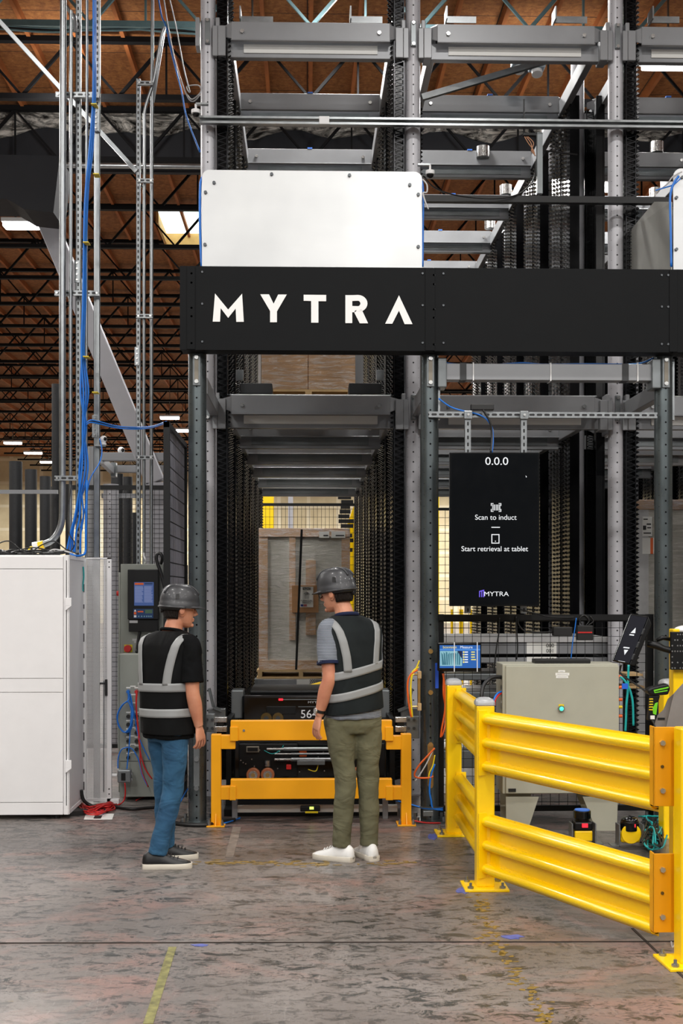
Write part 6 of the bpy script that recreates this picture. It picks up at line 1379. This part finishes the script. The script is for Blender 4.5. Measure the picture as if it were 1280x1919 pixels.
def hand(mb, wr, d, wv, nv, s=1.0, curl=.35):
    """wr wrist, d down the hand, wv across the palm towards the thumb side, nv palm normal"""
    d, wv, nv = d.normalized(), wv.normalized(), nv.normalized()
    T = lambda a, b, c: wr+d*a*s+wv*b*s+nv*c*s
    rings = []
    for a, hw, th in ((-.015, .026, .020), (.01, .028, .018), (.035, .036, .017), (.065, .045, .015), (.085, .043, .012), (.092, .036, .009)):
        rings.append([T(a, hw*math.cos(t), th*math.sin(t)) for t in [2*PI*k/16 for k in range(16)]])
    mb.loft(rings)
    for i, (b, L) in enumerate(((.036, .070), (.0125, .080), (-.0125, .075), (-.035, .058))):
        p = T(.088, b, 0); dr = d; pts = [T(.07, b, 0), p]; a = curl*(.5+.13*i)
        for f in (.45, .31, .24):
            q = Quaternion(wv.cross(d).cross(nv) if False else d.cross(nv), a); dr = (q @ dr).normalized(); p = p+dr*L*s*f+wv*(.0015*(1.5-i)*s); pts.append(p); a = curl*.95
        mb.tube(smoothpath(pts, 3), [.009*s]*4+[.0083*s]*4+[.0078*s]*4+[.006*s]*1, 10)
    p = T(.022, .024, .006); e1 = (d*.75+wv*.6+nv*.25).normalized(); p1 = p+e1*.036*s; e2 = (d*.95+wv*.18+nv*.35).normalized(); p2 = p1+e2*.03*s; p3 = p2+(d+nv*.25).normalized()*.024*s
    mb.tube([T(.005, .012, .002), p, p1, p2, p3], [.014*s, .014*s, .012*s, .0105*s, .007*s], 10)
def man(name, label, o0, J, T, head, hyaw, htilt, mats, feet, hem, stripes, sc=1.0, sleeve_z=None, glasses=False, watch=False, kit=None):
    e = empty(name, o0, label, 'person')
    O = Vector(o0); A = lambda v: O+Vector(v)
    V = lambda k: A(J[k])
    body = MB()
    # arms
    for s in 'LR':
        limb(body, [V('sh'+s)+Vector((0, 0, .0)), V('sh'+s).lerp(V('el'+s), .45), V('el'+s), V('el'+s).lerp(V('wr'+s), .35), V('wr'+s)], [.056*sc, .051*sc, .043*sc, .045*sc, .028*sc], 18)
        ad = (V('wr'+s)-V('el'+s)).normalized(); ad = (ad+Vector((0, 0, -.25 if s == kit['vis'] else 0))).normalized()
        fwd = Matrix.Rotation(kit['tyaw'], 3, 'Z') @ Vector((0, 1, 0)); side = Matrix.Rotation(kit['tyaw'], 3, 'Z') @ Vector((1 if s == 'L' else -1, 0, 0))
        hand(body, V('wr'+s), ad, (fwd-ad*fwd.dot(ad)), side, sc*1.0, kit['curl'])
    # torso, legs under the clothes
    body.loft([rg(A((cx, cy, z)), rx*.88-.012, ry*.85-.01, yaw, 20) for (z, cx, cy, rx, ry, yaw) in T if z > .85])
    for s in 'LR':
        limb(body, [V('hp'+s), V('kn'+s), V('an'+s)], [.075*sc, .048*sc, .036*sc], 14)
        body.ell(V('an'+s)-Vector((0, 0, .03)), (.035, .035, .04), 10, 8)
    # neck and head
    H = A(head); Rz = Matrix.Rotation(hyaw, 3, 'Z') @ Matrix.Rotation(htilt, 3, 'X'); h = lambda x, y, z: H+Rz @ Vector((x, y, z))*sc
    nb = A((T[-1][1], T[-1][2], T[-1][0]))
    body.tube([nb-Vector((0, 0, .07)), nb.lerp(h(0, -.015, -.06), .5), h(0, -.012, -.03)], [.068*sc, .057*sc, .056*sc], 18)
    body.ell(h(0, -.008, .03), (.075*sc, .094*sc, .092*sc), 24, 16, Rz)
    prof = [(.05, .070, .086, .004), (.015, .070, .084, .008), (-.02, .066, .08, .012), (-.05, .06, .07, .018), (-.075, .05, .055, .028), (-.095, .034, .034, .042), (-.105, .015, .016, .05)]
    body.loft([[h(rx*math.cos(t), oy+ry*math.sin(t), z) for t in [2*PI*k/24 for k in range(24)]] for z, rx, ry, oy in prof])
    body.tube([h(0, .088, .028), h(0, .103, .0), h(0, .112, -.014), h(0, .094, -.024)], [.007, .010, .012, .009], 10)   # nose
    body.ell(h(0, .088, -.048), (.022, .012, .006), 12, 8, Rz); body.ell(h(0, .086, -.060), (.018, .012, .007), 12, 8, Rz)   # lips
    body.ell(h(0, .082, -.088), (.018, .016, .014), 12, 8, Rz)   # chin
    body.ell(h(0, .083, .038), (.052, .014, .010), 14, 8, Rz)   # brow
    for sx in (-1, 1):
        body.ell(h(sx*.030, .084, .012), (.013, .007, .008), 12, 8, Rz); body.ell(h(sx*.076, .002, -.004), (.010, .02, .034), 12, 10, Rz); body.ell(h(sx*.091, -.004, .002), (.007, .018, .026), 12, 10, Rz)
    b = body.build('body', 'skin', e); remesh(b, .0036, 3)
    for sx in (-1, 1): MB().ell(h(sx*.030, .0905, .012), (.009, .003, .004), 12, 8, Rz).build('eye', 'blackgloss', b, smooth=True)
    # hair under the helmet
    hr = MB(); rings = []
    for z, k in ((.05, 1.0), (.02, 1.0), (-.01, .97), (-.035, .93), (-.052, .86)):
        rings.append([h(k*.080*math.cos(t), -.014+k*.098*math.sin(t), z) for t in [PI*1.03+PI*.94*i/20 for i in range(21)]])
    ir = [[h(v_[0], v_[1], v_[2]) for v_ in ()] for _ in ()]
    hr.loft(rings, cap=False, close=False); ho = hr.build('hair', 'hair', e, smooth=True); sm = ho.modifiers.new('solid', 'SOLIDIFY'); sm.thickness = .009; sm.offset = -1
    # helmet
    hm = MB(); rings = []
    for i in range(11):
        t = PI/2*i/11; rings.append([h((.103*math.cos(t)**.62)*math.cos(a), -.004+(.128*math.cos(t)**.62)*math.sin(a), .052+.118*math.sin(t)**1.0) for a in [2*PI*k/40 for k in range(40)]])
    base_ring = [h(.105*math.cos(a), -.004+.130*math.sin(a), .018) for a in [2*PI*k/40 for k in range(40)]]; mid = [h(.106*math.cos(a), -.004+.131*math.sin(a), .046) for a in [2*PI*k/40 for k in range(40)]]
    hm.loft([base_ring, mid]+rings)
    hl = hm.build('helmet', 'helmet', e, smooth='auto', angle=60)
    vz = MB(); R0 = []; R1 = []
    for k in range(17):
        a = PI*.12+PI*.76*k/16; out = .045*math.sin((a-PI*.12)/(PI*.76)*PI)**.8
        R0.append((.103*math.cos(a), -.004+.128*math.sin(a))); R1.append(((.103+out*.4)*math.cos(a), -.004+(.128+out)*math.sin(a)))
    vz.loft([[h(x, y, .037) for x, y in R0], [h(x, y, .030-.004) for x, y in R1], [h(x, y, .022) for x, y in R1], [h(x, y, .030) for x, y in R0]], cap=False, close=False); vz.build('visor', 'helmet', hl, smooth=True)
    for xs_ in (-.032, .032):
        rd = []
        for i in range(13):
            t = PI*.16+PI*.68*i/12; k = math.sqrt(max(0, 1-(xs_/.104)**2)); rd.append(h(xs_*(1+.35*math.cos(t)**2), -.004-.128*k*math.copysign(abs(math.cos(t))**.62, math.cos(t)), .052+.118*k**.6*math.sin(t)))
        MB().tube(rd, .006, 8).build('ridge', 'helmet', hl, smooth=True)
    for sx in (-1, 1): MB().prism([h(sx*.094, -.050, .105), h(sx*.094, -.03, .108), h(sx*.100, -.028, .075), h(sx*.100, -.052, .073)], Rz @ Vector((-sx*.012, 0, 0))).build('vent', 'strapblack', hl)
    MB().tube([h(.105*math.cos(a), -.004+.130*math.sin(a), .022) for a in [PI*.95+PI*1.1*i/24 for i in range(25)]], .0075, 8).build('rim', 'helmet', hl, smooth=True)
    MB().tube([h(.085*math.cos(a), -.012+.108*math.sin(a), .012) for a in [PI*.98+PI*1.04*i/20 for i in range(21)]], .011, 8).build('headband', 'strapblack', hl, smooth=True)
    MB().cyl(h(0, -.128, -.004), h(0, -.11, .0), .017, 14).build('adjuster', 'strapblack', hl, bevel=.003)
    if glasses:
        g = MB().tube([h(-.079, -.005, .016), h(-.074, .06, .016), h(-.06, .1, .014)], .0028, 6).tube([h(.079, -.005, .016), h(.074, .06, .016), h(.06, .1, .014)], .0028, 6)
        for sx in (-1, 1): g.tube([h(sx*.034+.024*math.cos(a), .104-.006*abs(math.cos(a)), .008+.016*math.sin(a)) for a in [2*PI*i/16 for i in range(17)]], .0026, 6)
        g.tube([h(-.012, .106, .012), h(.012, .106, .012)], .0026, 6); g.build('glasses', 'cblack', e, smooth=True)
    # torso surface
    def row(z):
        for i in range(len(T)-1):
            if T[i][0] <= z <= T[i+1][0]:
                f = (z-T[i][0])/(T[i+1][0]-T[i][0]); a0 = T[max(0, i-1)]; a1 = T[i]; a2 = T[i+1]; a3 = T[min(len(T)-1, i+2)]
                return [a1[j]*(1-f)+a2[j]*f for j in range(6)]
        return list(T[0] if z < T[0][0] else T[-1])
    PW = 2.35
    def surf(z, lx, back=True, off=0.0):
        r = row(z); rx, ry = r[3]+off, r[4]+off; x = max(-rx*.999, min(rx*.999, lx)); y = ry*(1-(abs(x)/rx)**PW)**(1/PW)
        v = Matrix.Rotation(r[5], 3, 'Z') @ Vector((x, -y if back else y, 0)); return A((r[1], r[2], z))+v
    def ring_at(z, off=0.0, n=48, dz=None):
        r = row(z); out = []
        for k in range(n):
            a = 2*PI*k/n; ca, sa = math.cos(a), math.sin(a); x = (r[3]+off)*math.copysign(abs(ca)**(2/PW), ca); y = (r[4]+off)*math.copysign(abs(sa)**(2/PW), sa)
            w = 1+.018*math.sin(3*a+z*14)+.012*math.sin(7*a-z*22+1); w = 1+(w-1)*kit.get('wr', 1)
            zz = z+(dz(x, y) if dz else 0); v = Matrix.Rotation(r[5], 3, 'Z') @ Vector((x*w, y*w, 0)); out.append(A((r[1], r[2], zz))+v)
        return out
    # shirt: body below the vest, sleeves, collar
    sh = MB(); z0 = hem-kit['shirt_drop']; sh.loft([ring_at(z0+(1.38-z0)*i/12, -.008) for i in range(13)])
    for s in 'LR':
        a, b_ = V('sh'+s), V('el'+s); d = b_-a; q = sleeve_z
        cen = (A((T[-2][1], T[-2][2], T[-2][0]-.05)))
        limb(sh, [a.lerp(cen, .35)+Vector((0, 0, .005)), a+Vector((0, 0, -.005)), a+d*.35, a+d*q], [.056*sc, .062*sc, .068*sc, .074*sc], 22)
    so = sh.build('shirt', mats['shirt'], e); remesh(so, .007, 5); wrinkle(so, .09, .016)
    if kit.get('trim'):
        for s in 'LR':
            a, b_ = V('sh'+s), V('el'+s); d = b_-a; MB().cyl(a+d*(sleeve_z-.045), a+d*(sleeve_z+.02), .074*sc, 26).build('cuff', 'navyc', so, smooth='auto')
    MB().tube([nb+Matrix.Rotation(kit['tyaw'], 3, 'Z') @ Vector((.07*sc*math.cos(t), .058*sc*math.sin(t), .0+.012*(-math.sin(t)))) for t in [2*PI*i/24 for i in range(25)]], .014 if kit.get('trim') else .010, 8).build('collar', 'navyc' if kit.get('trim') else mats['shirt'], so, smooth=True)
    # vest with reflective tape
    vs_ = MB(); zt = T[-1][0]; n = 40; hd = kit.get('hemslope', 0)
    zs = [hem+(zt-hem)*i/n for i in range(n+1)]
    vs_.loft([ring_at(z, .006, dz=(lambda x, y, z=z: hd*x*(1-(z-hem)/(zt-hem)))) for z in zs], cap=False)
    vo = vs_.build('safety_vest', mats['vest'], e, smooth=True); sd = vo.modifiers.new('solid', 'SOLIDIFY'); sd.thickness = .005; sd.offset = -1; vo.modifiers.new('sub', 'SUBSURF').levels = 1
    # armhole edging
    for (zc, hh, slope) in stripes:
        m = MB(); n2 = 64; r_ = []
        for zz in (zc-hh/2, zc-hh/4, zc, zc+hh/4, zc+hh/2): r_.append(ring_at(zz, .0105, n2, dz=lambda x, y: slope*x))
        m.loft(r_, cap=False); k_ = m.build('reflective_band', 'reflex', vo, smooth=True); sd = k_.modifiers.new('solid', 'SOLIDIFY'); sd.thickness = .003; sd.offset = -1
    zt0 = stripes[0][0]+stripes[0][1]/2-.01
    for sx in (-1, 1):
        m = MB(); rr = []; N = 22
        for i in range(N+1):
            f = i/N; z = zt0+(kit['strap_top']-zt0)*f; xc = sx*(kit['strap_x0']*(1-f**1.5)+kit['strap_x1']*f**1.5); zz = z+(stripes[0][2]*xc*(1-f))
            rr.append([surf(zz, xc+w, True, .011) for w in (-.025, -.012, 0, .012, .025)])
        m.loft(rr, cap=False, close=False); k_ = m.build('reflective_strap', 'reflex', vo, smooth=True); sd = k_.modifiers.new('solid', 'SOLIDIFY'); sd.thickness = .003; sd.offset = 0
    # trousers
    tr_ = MB(); p0 = row(.93)
    pz = kit['waist']; hp = (V('hpL')+V('hpR'))/2
    tr_.loft([rg(A((p0[1], p0[2], pz)), .150*sc, .100*sc, kit['pyaw'], 26, 2.3), rg(Vector((hp.x, hp.y, hp.z+.03)), .162*sc, .110*sc, kit['pyaw'], 26, 2.3), rg(Vector((hp.x, hp.y, hp.z-.04)), .174*sc, .120*sc, kit['pyaw'], 26, 2.3), rg(Vector((hp.x, hp.y, hp.z-.10)), .15*sc, .10*sc, kit['pyaw'], 26, 2.2)])
    for s in 'LR':
        h_, k_, a_ = V('hp'+s), V('kn'+s), V('an'+s); w = kit['leg']
        limb(tr_, [h_+Vector((0, 0, .0)), h_.lerp(k_, .35), h_.lerp(k_, .75), k_, k_.lerp(a_, .4), k_.lerp(a_, .8), a_+Vector((0, 0, .0))], [w[0], w[0]*.98, w[1]*1.06, w[1], w[1]*.98, w[2], w[2]*1.03], 22, 5)
    to = tr_.build('trousers', mats['trousers'], e); remesh(to, .008, 4); wrinkle(to, .09, .016, 'p'); wrinkle(to, .2, .016, 'q')
    if kit.get('pocket'):
        r = kit['pocket']; MB().tube([hp+Vector(v) for v in r], .0022, 6).build('pocket_stitching', 'tapeold', to, smooth=True)
    # shoes
    for s, yw, L in feet:
        Rf = Matrix.Rotation(yw, 3, 'Z'); c = V('an'+s); c = Vector((c.x, c.y, 0)); f = lambda x, y, z: c+Rf @ Vector((x*1.05*(1 if s == 'R' else -1), y*L, z*1.15))
        secs = [(-.085, .012, .05), (-.078, .028, .075), (-.055, .036, .092), (-.02, .037, .098), (.015, .038, .094), (.05, .041, .078), (.09, .046, .060), (.13, .046, .049), (.165, .038, .040), (.188, .024, .032), (.197, .008, .024)]
        up = []
        for y, hw, hh in secs: up.append([f(hw*math.cos(t)**1*(1.0) if True else 0, y, .016+(hh-.016)*max(0, math.sin(t))**.75 if math.sin(t) > 0 else .016) for t in [PI*k/14 for k in range(15)]])
        so_ = MB().loft(up).build('shoe', mats['shoe'], e, smooth=True)
        ol = [(hw+.006, y) for y, hw, _ in secs]; ring = [(x, y) for x, y in ol]+[(-x, y) for x, y in reversed(ol)]
        MB().loft([[f(x*k, y, z) for x, y in ring] for z, k in ((0.0, .95), (.004, 1.0), (.026, 1.0), (.028, .97))]).build('sole', mats['sole'], so_, smooth='auto')
        MB().tube([c+Rf @ Vector((.036*math.cos(t), .012+.042*math.sin(t)-.012, .096)) for t in [2*PI*i/18 for i in range(19)]], .007, 8).build('shoe_collar', mats['shoe'], so_, smooth=True)
        lm = MB()
        for i in range(5): y = .035+i*.02; z = .088-i*.0075; lm.tube([f(-.02, y, z-.006), f(0, y+.003, z+.002), f(.02, y, z-.006)], .0028, 6)
        lm.build('laces', mats['lace'], so_, smooth=True)
    if watch:
        w = V('wrL'); d = (V('wrL')-V('elL')).normalized(); q = w-d*.03; wb = MB().cyl(q-d*.009, q+d*.009, .0335, 22).build('watch_strap', 'cblack', e, smooth='auto'); s_ = Vector((-.9, -.4, 0)).normalized(); MB().cyl(q+s_*.03, q+s_*.038, .019, 20).build('watch_face', 'steel', wb, smooth='auto')
    return e
R_ = math.radians
oL = G(315, 1621); oL.z = 0
man('person', 'man in blue jeans and black reflective vest standing at the left, looking right', oL,
    dict(shR=(.150, -.105, 1.365), elR=(.162, -.125, 1.08), wrR=(.196, -.085, .865), shL=(-.128, .13, 1.355), elL=(-.125, .20, 1.09), wrL=(-.07, .24, 1.0),
         hpR=(.05, -.065, .86), knR=(.035, -.05, .47), anR=(-.055, -.09, .085), hpL=(-.05, .06, .86), knL=(-.035, .09, .47), anL=(-.03, .16, .085)),
    [(.70, .0, 0, .178, .135, R_(-45)), (.82, .0, 0, .180, .138, R_(-42)), (.95, -.005, 0, .172, .130, R_(-38)), (1.08, -.008, .0, .172, .128, R_(-36)), (1.20, -.006, .005, .182, .128, R_(-35)), (1.30, -.002, .008, .192, .122, R_(-35)), (1.36, .0, .01, .208, .108, R_(-35)), (1.395, .005, .015, .196, .092, R_(-35)), (1.422, .01, .02, .145, .078, R_(-35)), (1.445, .017, .026, .082, .064, R_(-35))],
    (.066, .052, 1.565), R_(-72), R_(-4), dict(shirt='tee', vest='vest', trousers='jeans', shoe='shoeb', sole='solew', lace='cblack'), [('R', R_(-86), 1.07), ('L', R_(-78), 1.03)], .815,
    [(1.10, .052, .02), (.945, .052, .02)], sc=.97, sleeve_z=.82, kit=dict(vis='R', tyaw=R_(-35), pyaw=R_(-48), curl=.42, shirt_drop=.03, strap_top=1.425, strap_x0=.105, strap_x1=.160, waist=.87, leg=(.086, .064, .056), hemslope=.0, wr=1.0,
    pocket=[(.02, -.128, .03), (.085, -.10, .025), (.085, -.10, -.07), (.055, -.122, -.09), (.02, -.135, -.07), (.02, -.128, .03)]))
oR = G(661, 1611); oR.z = 0
man('person', 'man in olive trousers, striped polo and dark reflective vest standing before the barrier', oR,
    dict(shL=(-.162, -.065, 1.455), elL=(-.150, -.12, 1.155), wrL=(-.212, -.08, .915), shR=(.128, .13, 1.435), elR=(.13, .22, 1.15), wrR=(.05, .31, 1.06),
         hpL=(-.088, -.02, .90), knL=(-.048, -.02, .48), anL=(-.072, -.03, .085), hpR=(.088, .02, .90), knR=(.102, .03, .48), anR=(.105, .02, .085)),
    [(.80, .005, 0, .185, .135, R_(18)), (.92, .008, 0, .186, .138, R_(20)), (1.02, .005, 0, .178, .130, R_(23)), (1.14, .0, .0, .178, .128, R_(26)), (1.28, -.005, .01, .192, .130, R_(28)), (1.38, -.008, .018, .202, .124, R_(28)), (1.44, -.012, .025, .212, .110, R_(28)), (1.48, -.02, .035, .196, .094, R_(28)), (1.512, -.028, .045, .138, .078, R_(28)), (1.535, -.036, .055, .084, .066, R_(28))],
    (-.098, .09, 1.665), R_(62), R_(-8), dict(shirt='knit', vest='vest2', trousers='chinos', shoe='shoew', sole='solew', lace='lace'), [('L', R_(62), 1.0), ('R', R_(22), 1.0)], .935,
    [(1.195, .052, .22), (1.06, .052, .22)], sc=1.0, sleeve_z=.72, glasses=True, watch=True, kit=dict(vis='L', tyaw=R_(28), pyaw=R_(12), curl=.35, shirt_drop=.045, strap_top=1.515, strap_x0=.10, strap_x1=.158, waist=.99, leg=(.094, .068, .056), hemslope=.12, trim=True, wr=.8))
